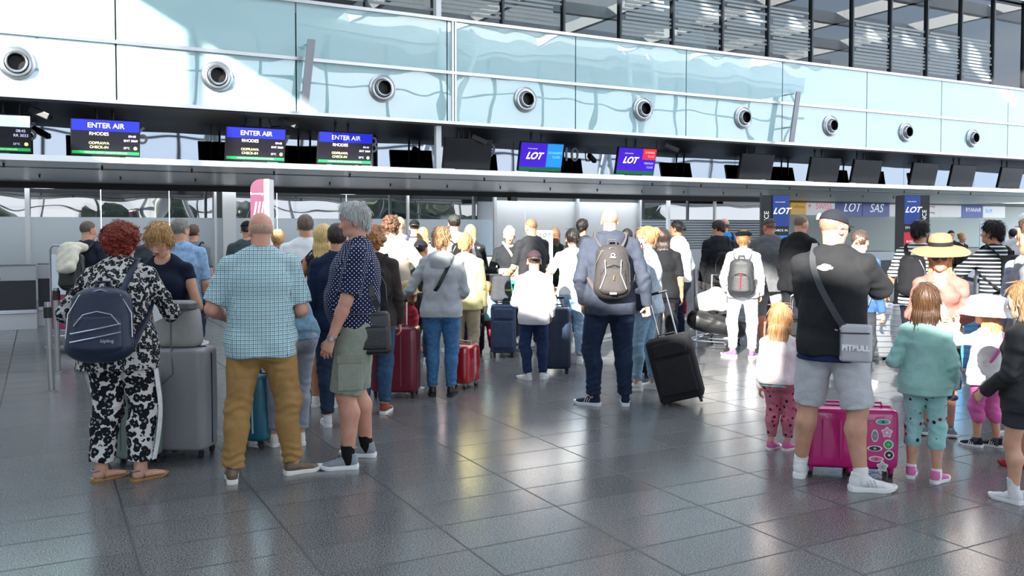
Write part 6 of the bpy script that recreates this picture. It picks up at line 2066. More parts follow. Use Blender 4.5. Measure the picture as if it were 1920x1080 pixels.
# ------------------------------------------------------------------ the crowd, second and third row
def quick(label, px, face, H, depth=None, hair=('short', '3a2c22'), top=('444444', 2.0), bot=('2a3348', 1.93), shoe='dddddd', w=1.0, sex='m', q=1, hs=1.0, skn='cf9c80', head=(0, 0, 0),
          arms=(None, None), feet=None, lean=0, seed=1, hem=0.045, ease=0.022, face_=False, hood=False, collar=False, length=0.6, vol=1.1, kind='cloth', topname='shirt', hands=None, belly=0.0, botname='trousers', sole='e8e8e6', vary=0.5, legs=True):
    p = Person(label, px, face, H, w, sex, hs, q, skn, lean=lean, head=head, arms=arms, feet=feet, depth=depth, seed=seed, hands=hands, belly=belly)
    p.body(bot is not None and bot[1] < 1.2 and False)
    if face_: p.face_parts()
    if hair: p.hair(hair[0], hairmat(hair[1], 0.4), seed, vol, length)
    tm = top[0] if not isinstance(top[0], str) else (denim if kind == 'denim' else cloth)(top[0])
    p.top(tm, top[1], hem, ease, 0.020 if ease < 0.03 else 0.028, 0.006, hood=hood, collar=collar, name=topname)
    if bot:
        bm_ = bot[0] if not isinstance(bot[0], str) else cloth(bot[0])
        p.trousers(bm_, bot[1], 0.012, 0.016, name=botname)
    p.shoes(cloth(shoe), sole)
    return p
# left side
p = quick('man with short grey-brown hair in a dark shirt with a pale jacket over his backpack', (163, 692), 38, 1.76, hair=('buzz', '5a4a3e'), top=('1b2030', 0.9), bot=('1d1e22', 1.93), shoe='1a1a1c', sole='26262a', w=1.03, q=0, head=(14, 4, 0), feet=((-0.09, 0, 5), (0.09, 0.04, 10)), seed=21, lean=4)
b, q_, bt = backpack(p, leather('15171a'), 'black backpack under a pale jacket on the man at the left', (0.32, 0.20, 0.46), drop=0.02, zipm='303236')
t, T = carried(p, 'jacket', 'pale cream jacket draped over the black backpack of the man at the left', 'jacket', q_(0, 0.4, 0.45))
pr = [ec(q_(0.25, -0.25, 1.10), q_(-0.25, 0.1, 1.08), 0.06, 0.07, k=0.04), ec(q_(-0.2, 0.2, 1.05), q_(0.15, 0.85, 0.55), (0.12, 0.05), (0.11, 0.05), p.Rt @ V3(1, 0, 0), k=0.05), ec(q_(0.1, 0.3, 1.0), q_(0.25, 0.85, 0.55), (0.10, 0.05), (0.07, 0.04), p.Rt @ V3(1, 0, 0), k=0.05)]
V, Q = solid('j', pr, 0.009, None, None, raw=True, disp=folds(0.008, 4, freq=1.2)); link_mesh('jacket_cloth', np_mesh('jacket_cloth', V - q_(0, 0.4, 0.45), Q), cloth('cfc9b8'), t)
p = quick('man with grey hair in a light blue shirt, left of the bald man', (338, 0), 10, 1.76, depth=9.0, hair=('short', '7c7872'), top=(denim('86a6c6'), 0.9), q=1, seed=22, collar=True, head=(30, 4, 0), w=1.06)
p = quick('dark-haired person mostly hidden behind the blonde woman in navy', (288, 0), 0, 1.72, depth=12.0, hair=('short', '2c2420'), top=('3a3c44', 2.0), q=2, seed=23)
p = quick('small distant man in a grey T-shirt wearing a dark backpack', (362, 0), 20, 1.72, depth=12.6, hair=('short', '5c4434'), top=('6c7076', 0.9), q=2, seed=24)
backpack(p, cloth('1b1c20'), 'dark backpack on the small distant man in grey', (0.30, 0.16, 0.42), pocket=False)
p = quick('man in a black cap behind the bald man in the checked shirt', (463, 0), 0, 1.76, depth=11.5, hair=('buzz', '2a2220'), top=('3c4a4c', 0.9), q=2, seed=25)
p.cap(cloth('15161a'), 'cap')
p = quick('fair-haired person in black standing just right of the magenta totem', (521, 0), -20, 1.64, depth=12.2, hair=('updo', 'c9a070'), top=('16171a', 2.0), sex='f', q=2, seed=26, vol=1.4)
p = quick('grey-haired man in a white long-sleeved shirt and jeans seen from behind', (573, 0), -8, 1.80, depth=8.9, hair=('short', '6a5c50'), top=(cloth('e6e7ea', 0.04), 2.0), bot=(denim('54779c'), 1.93), q=1, seed=27, collar=True, ease=0.03, arms=((-0.14, 0.05, 0.52), (0.12, 0.12, 0.55)))
p = quick('long-haired blonde woman in a dark strappy dress with bare tanned shoulders', (607, 0), 24, 1.70, depth=8.2, hair=('long', 'd9b878'), top=('2a1c1c', None), bot=None, sex='f', q=1, seed=28, skn='b57c58', length=0.7, ease=0.012, hem=0.2, topname='dress', head=(10, 0, 0), arms=((-0.13, 0.08, 0.56), None))
bs = p.p0 + V3(-0.17, -0.06, -0.02)
t, T = carried(p, 'straw_bag', 'round straw bag with black bands carried by the tanned blonde woman', 'bag', bs)
SM = pattern('straw_band', 'stripe', 'a58a58', '1e1a16', per=0.16, w=0.35)
mb = MB(); mb.lathe([(0.001, 0), (0.12, 0.01), (0.18, 0.08), (0.20, 0.2), (0.17, 0.3), (0.15, 0.3), (0.18, 0.2), (0.15, 0.06), (0.001, 0.03)], sx=0.9, sy=0.6, n=24); mb.build('bag_body', SM, t, True)
mb = MB(); mb.tube([(0.1, 0, 0.28), (0.07, 0.02, 0.48), (0.06, 0.06, 0.6), (-0.05, 0.05, 0.48), (-0.08, 0, 0.28)], 0.010, 6); mb.build('strap', leather('17181a'), t, True)
p = quick('person in a dark navy top half hidden behind the silver-haired man', (632, 0), 0, 1.70, depth=7.4, hair=('short', '3a2e26'), top=('16243e', 2.0), bot=('2a3a50', 1.93), q=1, seed=29, sex='f', w=1.08)
# middle
p = quick('woman with curly light hair behind the silver-haired man, dark brown top', (700, 0), 8, 1.68, depth=7.9, hair=('curly', 'b07c4c'), top=('38302e', 2.0), bot=(denim('33506e'), 1.93), sex='f', q=1, seed=30, vol=1.2, shoe='8a4a34', w=1.05)
backpack(p, cloth('1d1e22'), 'dark backpack on the curly-haired woman in the brown top', (0.30, 0.16, 0.42), pocket=False, strapm=cloth('2a2b2e'))
p = quick('curly-haired young man in a beige T-shirt and jeans', (733, 0), 14, 1.80, depth=9.9, hair=('curly', '5e4130'), top=(cloth('b3ab9e', 0.05), 0.98), bot=(denim('36597e'), 1.93), q=1, seed=31, vol=0.9, ease=0.04, hem=0.07, shoe='9a5a40', arms=((-0.13, 0.06, 0.52), (0.16, 0.17, 0.66, 0.7, -0.6, -0.6)))
p = quick('light-haired person in pale lilac behind the curly-haired young man', (748, 0), 10, 1.82, depth=12.2, hair=('short', 'd0b48c'), top=('b7a9c4', 2.0), q=2, seed=32)
backpack(p, cloth('3c4668'), 'blue-violet backpack on the person in pale lilac', (0.30, 0.16, 0.40), pocket=False)
p = quick('man in black cap and black and white striped shirt in the distance', (777, 0), 0, 1.80, depth=13.6, hair=('buzz', '3a2c22'), top=(pattern('stripe_bw', 'stripe', 'd8d8d8', '1c1d22', per=0.045), 0.9), q=2, seed=33)
p.cap(cloth('121316'), 'cap', back=True)
p = quick('blonde woman in white, right of the man in the striped shirt', (793, 0), 0, 1.68, depth=12.8, hair=('long', 'c99c62'), top=('d8ccd0', 2.0), sex='f', q=2, seed=34)
p = quick('teenager in dark green T-shirt and black cap, reaching forward', (788, 0), 30, 1.52, depth=10.8, hair=('buzz', '2e2620'), top=('2c332e', 0.9), q=1, seed=35, arms=(None, (0.16, 0.2, 0.68)))
p.cap(cloth('1a1c20'), 'cap', back=True)
p = quick('fair-haired woman in a yellow cardigan and beige trousers', (872, 0), 10, 1.60, depth=10.3, hair=('updo', 'c08c5c'), top=(cloth('ddd49a', 0.05), 2.0), bot=('b3a58c', 1.9), sex='f', q=1, seed=36, ease=0.036, hem=0.07, topname='cardigan', vol=1.2, w=1.04)
p = quick('dark-haired man in a cap and light pink T-shirt with a black backpack', (852, 0), -10, 1.85, depth=11.8, hair=('short', '241d1a'), top=('cfc0c6', 0.9), q=1, seed=37)
p.cap(cloth('3c423c'), 'cap')
backpack(p, cloth('16171a'), 'black backpack on the man in the pink T-shirt', (0.30, 0.16, 0.42), side=0.06)
p = quick('woman with long blonde hair in a black leather jacket', (882, 0), 12, 1.72, depth=13.0, hair=('long', 'd2aa6a'), top=(leather('18191c'), 2.0), sex='f', q=1, seed=38, length=0.9, topname='jacket', arms=(None, (0.12, 0.15, 0.52)))
p = quick('small child in a straw hat and red jacket behind the maroon suitcase', (764, 0), 60, 1.10, depth=9.1, hair=('bob', 'a8744c'), top=(cloth('b03244'), 2.0), bot=('c9a8a0', 1.8), q=0, hs=0.9, seed=39, skn='dba58a', sex='f', head=(0, -4, 0), shoe='d8d8cc', face_=True, w=1.1, length=0.3)
p.cap(mat('straw_kid', 'bfa070', 0.8, bump=0.6, bscale=120), 'bucket', grow=1.0)
p = quick('white-haired woman in a black zip top facing the viewer with a yellow bag strap', (955, 0), 178, 1.68, depth=12.8, hair=('updo', 'd8d0c6'), top=('22262a', 2.0), bot=('3a3c42', 1.93), sex='f', q=1, seed=40, face_=True, vol=1.1, arms=((-0.03, 0.13, 0.62, -1, -0.4, -0.4), (0.04, 0.14, 0.61, 1, -0.4, -0.4)), head=(0, 14, 0), w=1.08)
bs = p.p0 + V3(-0.02, 0.20, -0.02)
t, T = carried(p, 'handbag', 'pale yellow shoulder bag in front of the white-haired woman in black', 'bag', bs)
mb = MB(); rbox(mb, 0.36, 0.12, 0.24, 0.04, 0, 0, 0); mb.build('bag_body', leather('d8cc86'), t, True)
mb = MB(); flat_strap(mb, [(-0.12, 0, 0.22), (-0.02, 0.0, 0.42), (0.12, -0.1, 0.62)], 0.03, 0.006, [(0, 1, 0)] * 3); mb.build('strap', leather('d8cc86'), t)
p = quick('man with cropped fair hair in a dark T-shirt leaning towards the white-haired woman', (998, 0), -32, 1.80, depth=12.0, hair=('buzz', '8a6c4e'), top=('2a2b2f', 0.88), bot=('3c4658', 1.93), q=1, seed=41, arms=((-0.12, 0.16, 0.56), (0.13, 0.12, 0.52)), head=(-6, 10, 0), w=1.05)
p = quick('boy in a dark cap, light grey long-sleeved shirt and dark jeans', (1001, 712), 4, 1.42, hair=('buzz', '4a3a2e'), top=(cloth('d3d2d6', 0.04), 2.0), bot=(denim('26375a'), 1.97), q=0, hs=0.97, seed=42, ease=0.034, shoe='e6e8ea', feet=((-0.07, 0.0, -50), (0.10, 0.03, 12)), hem=0.06, head=(-10, 0, 0), arms=((-0.11, 0.12, 0.56), (0.13, 0.05, 0.50)))
p.cap(cloth('3a2a30'), 'cap', back=True)
p = quick('toddler in a turquoise top and red trousers crouching by the dark backpack', (910, 662), 10, 0.98, hair=('short', 'a87c54'), top=(cloth('86c4c8'), 2.0), bot=('b23a44', 1.85), q=1, hs=0.86, seed=43, lean=22, shoe='c9c4bc', sex='f')
p = quick('dark-haired woman with a low bun in a white T-shirt and light blue jeans', (1073, 682), -6, 1.66, hair=('bun', '1f1a1a'), top=(cloth('e4e6e8', 0.04), 0.8), bot=(denim('9ab8d2'), 1.9), sex='f', q=0, seed=44, length=0.3, shoe='ecebe8', skn='cf9c7c', arms=((-0.14, 0.08, 0.56, -0.7, -0.7, 0), (0.1, 0.12, 0.56)), hem=0.01, head=(-10, 4, 0))
p = quick('woman with long brown hair standing behind the small check-in kiosk', (1040, 0), 10, 1.68, depth=14.2, hair=('long', '6a4a30'), top=('1e2a20', 2.0), sex='f', q=2, seed=45)
p = quick('dark-haired man behind the woman with the low bun', (1091, 0), 20, 1.80, depth=13.2, hair=('messy', '1c1715'), top=('2a2c34', 2.0), q=2, seed=46)
p = quick('short dark-haired person left of the hooded man, in the distance', (1082, 0), -20, 1.62, depth=14.6, hair=('bob', '241c1a'), top=('34303a', 2.0), sex='f', q=2, seed=47, length=0.3)
p = quick('dark-haired person hidden behind the hooded man, right side', (1176, 0), 0, 1.66, depth=13.0, hair=('short', '1e1918'), top=('23252b', 2.0), q=2, seed=48)
p = quick('dark-haired woman hidden behind the ginger-haired woman', (1203, 0), 0, 1.68, depth=12.4, hair=('bob', '1f1a1a'), top=('26282e', 2.0), sex='f', q=2, seed=49, length=0.3)
# right of the middle
p = quick('woman with long dark hair in a black T-shirt behind the ginger-haired woman', (1244, 0), 8, 1.66, depth=11.2, hair=('long', '2a1e1a'), top=('15161a', 0.9), bot=('1c1d22', 1.93), sex='f', q=1, seed=50, w=1.08, skn='c08a68')
p = quick('woman with short dark hair in a white jumper and navy trousers, facing left', (1272, 0), -62, 1.78, depth=12.2, hair=('bun', '1d1716'), top=(cloth('e4e3e0', 0.04), 2.0), bot=('1c2440', 1.93), sex='f', q=1, seed=51, ease=0.04, hem=0.0, topname='jumper', length=0.3, skn='a87454', shoe='d8d8d8', arms=((-0.08, 0.1, 0.56), (0.1, 0.08, 0.56)))
p = quick('small child in red clothes standing behind the belt barrier', (1265, 0), 0, 1.08, depth=12.6, hair=('short', '8a6644'), top=(cloth('b82c44'), 2.0), bot=('b82c44', 1.9), q=1, hs=0.88, seed=52, shoe='f0f0f0')
p = quick('man in black jacket and trousers with white shoes, looking left', (1347, 634), -24, 1.78, hair=('messy', '2e241e'), top=('1a1b1f', 2.0), bot=('2a2727', 1.93), q=1, seed=53, shoe='f0f0ee', head=(-30, 12, 0), w=1.05, ease=0.034, feet=((-0.10, 0.08, -60), (0.1, 0, -55)), face_=True)
backpack(p, cloth('1c1e20'), 'black box-shaped backpack on the man in black with white shoes', (0.34, 0.16, 0.42), drop=0.10, pocket=False)
p = quick('balding man in a bright blue top with dark backpack, in the distance', (1358, 0), -34, 1.84, depth=15.2, hair=('bald', '6a5a4e'), top=(cloth('2f7fc4'), 2.0), q=1, seed=54, head=(-20, 0, 0))
backpack(p, cloth('23262c'), 'dark backpack on the balding man in bright blue', (0.32, 0.18, 0.46), pocket=False)
p = quick('woman in a black beret, pale grey hooded jacket and white jeans', (1392, 670), 6, 1.64, hair=('bun', 'b08454'), top=(cloth('d8d8dc', 0.04), 2.0), bot=(cloth('dfe5ee', 0.03), 1.9), sex='f', q=0, seed=55, hood=True, ease=0.034, length=0.3, shoe='6c5a78', feet=((-0.13, 0.03, -60), (0.12, 0.0, 15)), topname='jacket', arms=((-0.15, 0.10, 0.53, -0.3, -1, 0), (0.13, 0.06, 0.50)))
p.cap(cloth('15151a'), 'beret')
b, q_, bt = backpack(p, mat('nylon_black', '2a2b2e', 0.6, bump=0.3, bscale=50), 'black backpack with a red zip on the woman in the beret', (0.33, 0.18, 0.48), ease=0.05, straps=(1, 1))
mb = MB(); mb.tube([V3(q_(0.02, 0.66, 0.62)) - bt, V3(q_(0.0, 0.68, 0.2)) - bt], 0.009, 6); mb.build('red_zip', plastic('b8283a'), b)
p = quick('man in a grey T-shirt and olive cap right of the woman in the beret', (1443, 0), -16, 1.80, depth=12.2, hair=('buzz', '6a5040'), top=('5a5b5e', 0.95), bot=('7a7c80', 1.1), q=1, seed=56, ease=0.04, hem=0.08, w=1.06, head=(-24, 8, 0), skn='c07c64')
p.cap(cloth('4c4a42'), 'cap')
p = quick('man in a black jacket leaning with outstretched arm behind the black T-shirt man', (1492, 0), 40, 1.84, depth=11.2, hair=('buzz', '6a5444'), top=('121317', 2.0), bot=('202228', 1.93), q=1, seed=57, ease=0.034, arms=(None, (0.2, 0.24, 0.72, 0.5, 0, -1)), head=(10, 10, 0), lean=6)
p = quick('person in blue and grey partly hidden right of the black T-shirt man', (1612, 0), 30, 1.64, depth=9.4, hair=('short', '4a3c34'), top=('3a5a86', 2.0), bot=('34363c', 1.93), q=1, seed=58)
backpack(p, cloth('5b6472'), 'blue and grey backpack seen past the shoulder of the black T-shirt man', (0.32, 0.20, 0.50), side=0.05, m2=cloth('4b6f96'))
p = quick('black-haired man in a striped T-shirt holding the handle of a suitcase', (1724, 0), 18, 1.74, depth=9.6, hair=('messy', '141214'), top=(pattern('stripe_wide', 'stripe', 'dfe0dc', '20242a', per=0.040, w=0.42), 0.95), bot=('1d1f26', 1.93), q=0, seed=59, skn='c68e6e', arms=((-0.235, 0.10, 0.52, -0.5, -0.8, -0.2), None), head=(12, 4, 0), vol=1.0)
backpack(p, cloth('17181c'), 'black backpack on the striped man behind the straw hat', (0.30, 0.17, 0.44), pocket=False)
p = quick('black-haired man in dark striped T-shirt leaning on the barrier, facing left', (1874, 0), -50, 1.74, depth=8.9, hair=('messy', '121012'), top=(pattern('stripe_dark', 'stripe', '1d2129', 'd8d8d6', per=0.040, w=0.36), 0.95), bot=('1a1b20', 1.93), q=0, seed=60, skn='c68e6e', arms=((-0.17, 0.29, 0.60, -0.6, -0.4, -0.8), (0.10, 0.1, 0.5)), head=(-18, -6, 0), face_=True, lean=6, vol=1.0)
backpack(p, cloth('17181c'), 'black backpack on the striped man at the right', (0.30, 0.17, 0.44), pocket=False)
p = quick('person in a grey-lilac shirt with dark backpack at the right edge', (1944, 0), 0, 1.66, depth=7.9, hair=('short', '3a2e28'), top=('8c93a8', 2.0), bot=('44464e', 1.93), q=1, seed=61, w=1.08)
backpack(p, cloth('1c1f2c'), 'dark backpack on the person in grey-lilac at the right edge', (0.30, 0.17, 0.46), pocket=False)
p = quick('tall person in a white sun hat just beyond the right edge', (1926, 0), 0, 1.82, depth=10.5, hair=('short', '3a2e28'), top=('cfd2d6', 2.0), q=2, seed=62)
p.cap(cloth('f2f2f2', 0.03), 'bucket', grow=1.0)
# staff behind the right desks
quick('dark-haired desk clerk sitting left of the blonde clerk', (1783, 0), 160, 1.62, depth=22.5, hair=('short', '1e1a1a'), top=('1c2028', 2.0), q=2, seed=63)
quick('blonde desk clerk in black behind the right desk', (1803, 0), 130, 1.56, depth=22.0, hair=('bun', 'b0804c'), top=('17181c', 2.0), sex='f', q=2, seed=64)
quick('dark-haired clerk in navy bending over the right desk', (1856, 0), 150, 1.64, depth=20.5, hair=('short', '201816'), top=('1a2440', 2.0), q=2, seed=65, lean=20)
quick('dark-haired person behind the far desks left of the black striped man', (1900, 0), -20, 1.66, depth=18.0, hair=('short', '181414'), top=('2a2226', 2.0), q=2, seed=66)
p = Person('adult in red shoes standing just beyond the right edge', (1935, 874), -75, 1.70, 1.0, 'f', q=1, seed=67)
p.body(); p.top(cloth('6c7078')); p.trousers(cloth('34363c'), 1.2, 0.014); p.shoes(cloth('b0222c'), '8a1a20'); p.hair('short', hairmat('5a4030'), 2)
p = Person('adult in white shoes standing just beyond the right edge', (1928, 820), -70, 1.74, 1.0, 'm', q=1, seed=68)
p.body(); p.top(cloth('888c94')); p.trousers(cloth('54565c'), 1.9, 0.014); p.shoes(cloth('e8e8e6'), 'f0f0ee'); p.hair('short', hairmat('3a2e26'), 2)
# ------------------------------------------------------------------ luggage on the floor
HS = lambda c, r=0.3, ct=0.4: mat('shell_' + c, c, r, 0, 0.5, coat=ct)
sc = suitcase('large grey hard suitcase standing between the leopard print woman and the checked shirt man', (341, 852), (0.46, 0.28, 0.80), 4, HS('97979c', 0.4, 0.1), ribs=0, handle=0.0)
suitcase('grey-green hard suitcase behind the legs of the leopard print woman', (245, 868), (0.40, 0.26, 0.66), 20, HS('7f9088', 0.4, 0.1), ribs=4)
suitcase('teal blue suitcase with pale ribs behind the tan trousers', (474, 835), (0.32, 0.24, 0.56), 16, HS('146078', 0.35), ribs=3, ribm=plastic('a8c4cc', 0.3), sidegrip=True)
suitcase('lime green ribbed suitcase left of the maroon one', (566, 706), (0.34, 0.25, 0.66), 6, HS('7d9a22'), ribs=-7)
suitcase('dark maroon suitcase partly behind the silver-haired man', (596, 722), (0.44, 0.28, 0.78), -25, HS('5a1226'), tilt=0)
suitcase('big maroon hard suitcase with raised handle in front of the child in the straw hat', (743, 742), (0.46, 0.30, 0.70), 4, HS('70142c', 0.35, 0.3), handle=0.24, ribs=2)
suitcase('small shiny red shell suitcase right of the blue jeans', (872, 726), (0.22, 0.30, 0.46), 30, HS('b01420', 0.15, 1.0), trim='8a8c90', ribs=0)
suitcase('dark navy soft suitcase with red piping behind the woman in the grey hoodie', (876, 664), (0.44, 0.28, 0.74), 4, cloth('1d2234'), style='soft', ribs=0)
suitcase('blue-grey soft suitcase standing beside the crouching toddler', (944, 668), (0.32, 0.26, 0.68), 0, cloth('4a5878'), style='soft')
suitcase('tall navy hard suitcase right of the boy in the cap', (1042, 698), (0.34, 0.28, 0.76), 0, HS('1b2a44', 0.5, 0.1), ribs=0, handle=0.10)
suitcase('black soft suitcase behind the legs of the ginger-haired woman', (1192, 706), (0.34, 0.26, 0.62), 0, cloth('191a1e'), style='soft')
ro = suitcase('black soft trolley suitcase tilted on its wheels, held by the man in the hoodie', (1284, 757), (0.42, 0.26, 0.66), 38, cloth('2a2a2d', 0.1, 0.2), style='soft', handle=0.42)
ro.rotation_euler = (0, math.radians(-15), math.radians(-14))
suitcase('blue hard suitcase beside the skirt of the woman in the straw hat', (1812, 697), (0.44, 0.28, 0.68), 5, HS('3a7fae'), ribs=-9)
suitcase('silver ribbed metal suitcase behind the man in the black T-shirt, left one', (1640, 676), (0.40, 0.26, 0.74), 0, mat('alu', 'b4b6ba', 0.3, 0.8), ribs=-9, handle=0.3, ribm=metal('e4e6e8', 0.25))
suitcase('silver ribbed metal suitcase left of the mint girl, right one', (1685, 676), (0.36, 0.26, 0.72), 4, mat('alu', 'b4b6ba', 0.3, 0.8), ribs=-9, handle=0.36, ribm=metal('e4e6e8', 0.25))
s1 = suitcase('plain bright pink hard suitcase between the legs of the man in the black T-shirt', (1552, 885), (0.34, 0.24, 0.46), 10, HS('c81f7c', 0.25, 0.6), trim='c81f7c', ribs=2)
s2 = suitcase('bright pink hard suitcase covered in stickers, right of the white shoe', (1628, 888), (0.34, 0.24, 0.46), 10, HS('c81f7c', 0.25, 0.6), trim='c81f7c')
def sticker(par, x, z, shape, col, c2, r=0.03):
    m = MB(); n = 20
    ry = -0.1315
    def outl(k): return [(x + k * r * f * math.cos(a), ry - 0.001 * (k < 1), z + k * r * g * math.sin(a)) for a, f, g in [(2 * PI * j / n, *shape(2 * PI * j / n)) for j in range(n)]]
    m.poly(outl(1.25), (0, 0.004, 0)); o = m.build('sticker', plastic('f0f0f0', 0.5), par)
    m = MB(); m.poly([(a, b - 0.002, c) for a, b, c in outl(0.95)], (0, 0.003, 0)); m.build('sticker_print', plastic(col, 0.5), o)
    m = MB(); m.poly([(x + r * 0.35 * math.cos(2 * PI * j / 8), ry - 0.0045, z + r * 0.3 * math.sin(2 * PI * j / 8)) for j in range(8)], (0, 0.002, 0)); m.build('sticker_print', plastic(c2, 0.5), o)
heart = lambda a: (1, 0.8 + 0.2 * abs(math.sin(a)))
flow = lambda a: (1 + 0.2 * math.sin(5 * a), 1 + 0.2 * math.sin(5 * a))
wide = lambda a: (1.5, 0.6); tall_ = lambda a: (0.7, 1.3)
for x, z, sh, c1, c2 in ((-0.09, 0.37, tall_, '4a9ad0', 'e8f0f4'), (0.06, 0.385, wide, '5ab8b0', '22302e'), (0.085, 0.315, flow, 'e8a0c0', 'f0f0f0'), (0.01, 0.29, tall_, '8a8c90', 'c8a0b0'), (0.095, 0.235, heart, '3aa860', '78d090'),
                      (0.01, 0.205, wide, '303236', 'd0d2d6'), (0.10, 0.165, heart, '202024', 'f0f0f0'), (0.02, 0.135, wide, 'e07aa8', 'c02a3a'), (0.06, 0.085, flow, 'b8c4c0', '8a9490'), (-0.10, 0.2, tall_, '7a4ac0', 'e8e8e8')):
    sticker(s2, x, z, sh, c1, c2, 0.026)
# grey drawstring backpack on the grey suitcase
g = sc.location
t = empty('backpack', (g.x - 0.02, g.y, 0.80), 0, 'light grey flap backpack standing on top of the large grey suitcase', 'backpack')
CG = cloth('b0afac', 0.06)
mb = MB(); rbox(mb, 0.36, 0.20, 0.30, 0.08, 0, 0, 0, taper=0.02, bulge=0.01); mb.build('pack_body', CG, t, True)
mb = MB(); rbox(mb, 0.34, 0.20, 0.07, 0.07, 0.27, 0, -0.02, taper=0.02); mb.build('flap', cloth('8a8b8d', 0.06), t, True)
mb = MB(); mb.tube([(-0.03, -0.12, 0.27), (-0.02, -0.125, 0.20), (0.02, -0.125, 0.2), (0.10, -0.12, 0.28)], 0.006, 6); mb.tube([(0.0, -0.12, 0.24), (0.0, -0.125, 0.05), (0.02, -0.15, -0.18), (-0.05, -0.17, -0.25), (-0.14, -0.16, -0.17), (-0.18, -0.12, -0.04)], 0.006, 6); mb.build('strap', plastic('6a6b6d', 0.6), t, True)
# dark backpack by the toddler
gg = ground(943, 662)
t = empty('backpack', (gg[0] - 0.02, gg[1] + 0.02, 0.70), 0.1, 'dark grey backpack with a lime stripe on the blue-grey suitcase', 'backpack')
mb = MB(); rbox(mb, 0.30, 0.18, 0.34, 0.07, 0, 0, 0, taper=0.03); mb.build('pack_body', cloth('3a3d42'), t, True)
mb = MB(); mb.box(0.05, 0.14, -0.095, -0.085, 0.14, 0.16); mb.build('lime_stripe', plastic('b8c43a'), t)
# pushchair beside it
gg = at_depth(915, 430, 12.25)
t = empty('pushchair', (gg[0], gg[1], 0), 0.2, 'folded out pushchair with a dark arched handle below the woman in black', 'pushchair')
mb = MB(); mb.tube([(-0.22, 0, 0.5), (-0.22, -0.05, 0.95), (-0.18, -0.08, 1.03), (0.18, -0.08, 1.03), (0.22, -0.05, 0.95), (0.22, 0, 0.5)], 0.014, 8); mb.build('handle', plastic('3a3c3e'), t, True)
for sx in (-1, 1):
    mb = MB(); mb.tube([(sx * 0.24, 0.3, 0.08), (sx * 0.225, -0.02, 0.46), (sx * 0.22, 0, 0.52), (sx * 0.225, -0.03, 0.46), (sx * 0.24, -0.3, 0.08)], 0.012, 8); mb.build('side_frame', metal('8a8c90'), t, True)
mb = MB(); rbox(mb, 0.40, 0.34, 0.34, 0.08, 0.42, 0, 0.05); mb.build('seat', cloth('8e9094'), t, True)
for sx in (-1, 1):
    for sy in (-0.3, 0.3):
        mb = MB(); mb.cyl((sx * 0.24 - 0.015, sy, 0.08), (sx * 0.24 + 0.015, sy, 0.08), 0.08, n=18); mb.build('wheel', plastic('232427'), t)
gg = ground(985, 650)
t = empty('jacket', (gg[0] - 0.22, gg[1] + 0.1, 0.42), 0, 'quilted green jacket hanging from the pushchair left of the boy in the cap', 'jacket')
V, Q = solid('j', [ec((0, 0, 0.05), (0.02, 0, 0.48), (0.085, 0.06), (0.07, 0.05), k=0.03), ec((-0.05, 0, 0.1), (-0.06, 0, 0.35), 0.05, 0.05, k=0.03)], 0.01, None, None, raw=True, disp=lambda V, N: 0.006 * np.sin(V[:, 2] * 70))
link_mesh('jacket_cloth', np_mesh('jacket_cloth', V, Q), cloth('3f9484'), t)
# baggage cart with black and white bags, in front of the woman in the beret
gg = ground(1346, 652)
t = empty('baggage_cart', (gg[0], gg[1], 0), math.radians(-30), 'steel baggage cart loaded with bags beside the woman in the beret', 'cart')
mb = MB()
mb.tube([(-0.25, -0.5, 0.12), (-0.25, 0.45, 0.16), (-0.25, 0.5, 1.0), (0.25, 0.5, 1.0), (0.25, 0.45, 0.16), (0.25, -0.5, 0.12)], 0.016, 8)
for k in range(4): mb.tube([(-0.25, -0.4 + k * 0.26, 0.13 + k * 0.01), (0.25, -0.4 + k * 0.26, 0.13 + k * 0.01)], 0.010, 6)
mb.build('frame', metal('b4b6b8'), t, True)
for x, y in ((-0.24, -0.42), (0.24, -0.42), (-0.2, 0.4), (0.2, 0.4)):
    mb = MB(); mb.cyl((x - 0.015, y, 0.07), (x + 0.015, y, 0.07), 0.07, n=16); mb.build('wheel', plastic('26272a'), t)
def lump(name, label, cat, world, prims, m, h=0.011, amp=0.006, seed=1, fr=1.0):
    t = empty(name, tuple(world), 0, label, cat)
    V, Q = solid('l', prims, h, None, None, raw=True, disp=folds(amp, seed, freq=fr)); link_mesh('cloth', np_mesh('cloth', V, Q), m, t); return t
cartp = np.array(t.location)
lump('duffel_bag', 'shiny black duffel bag lying on the baggage cart', 'bag', cartp + V3(-0.02, -0.05, 0.18), [ec((-0.28, 0, 0.22), (0.28, -0.05, 0.10), (0.16, 0.15), (0.15, 0.13), V3(0, 1, 0), k=0.03)], leather('17181a'))
lump('white_bag', 'bulky white bag resting on top of the black duffel bag on the cart', 'bag', cartp + V3(0.0, 0.0, 0.52), [ec((-0.2, 0, 0.12), (0.22, 0, 0.14), 0.14, 0.15, k=0.05), ball((-0.05, -0.06, 0.2), 0.14, k=0.05)], cloth('e2e0dc', 0.04), amp=0.010, fr=0.8)
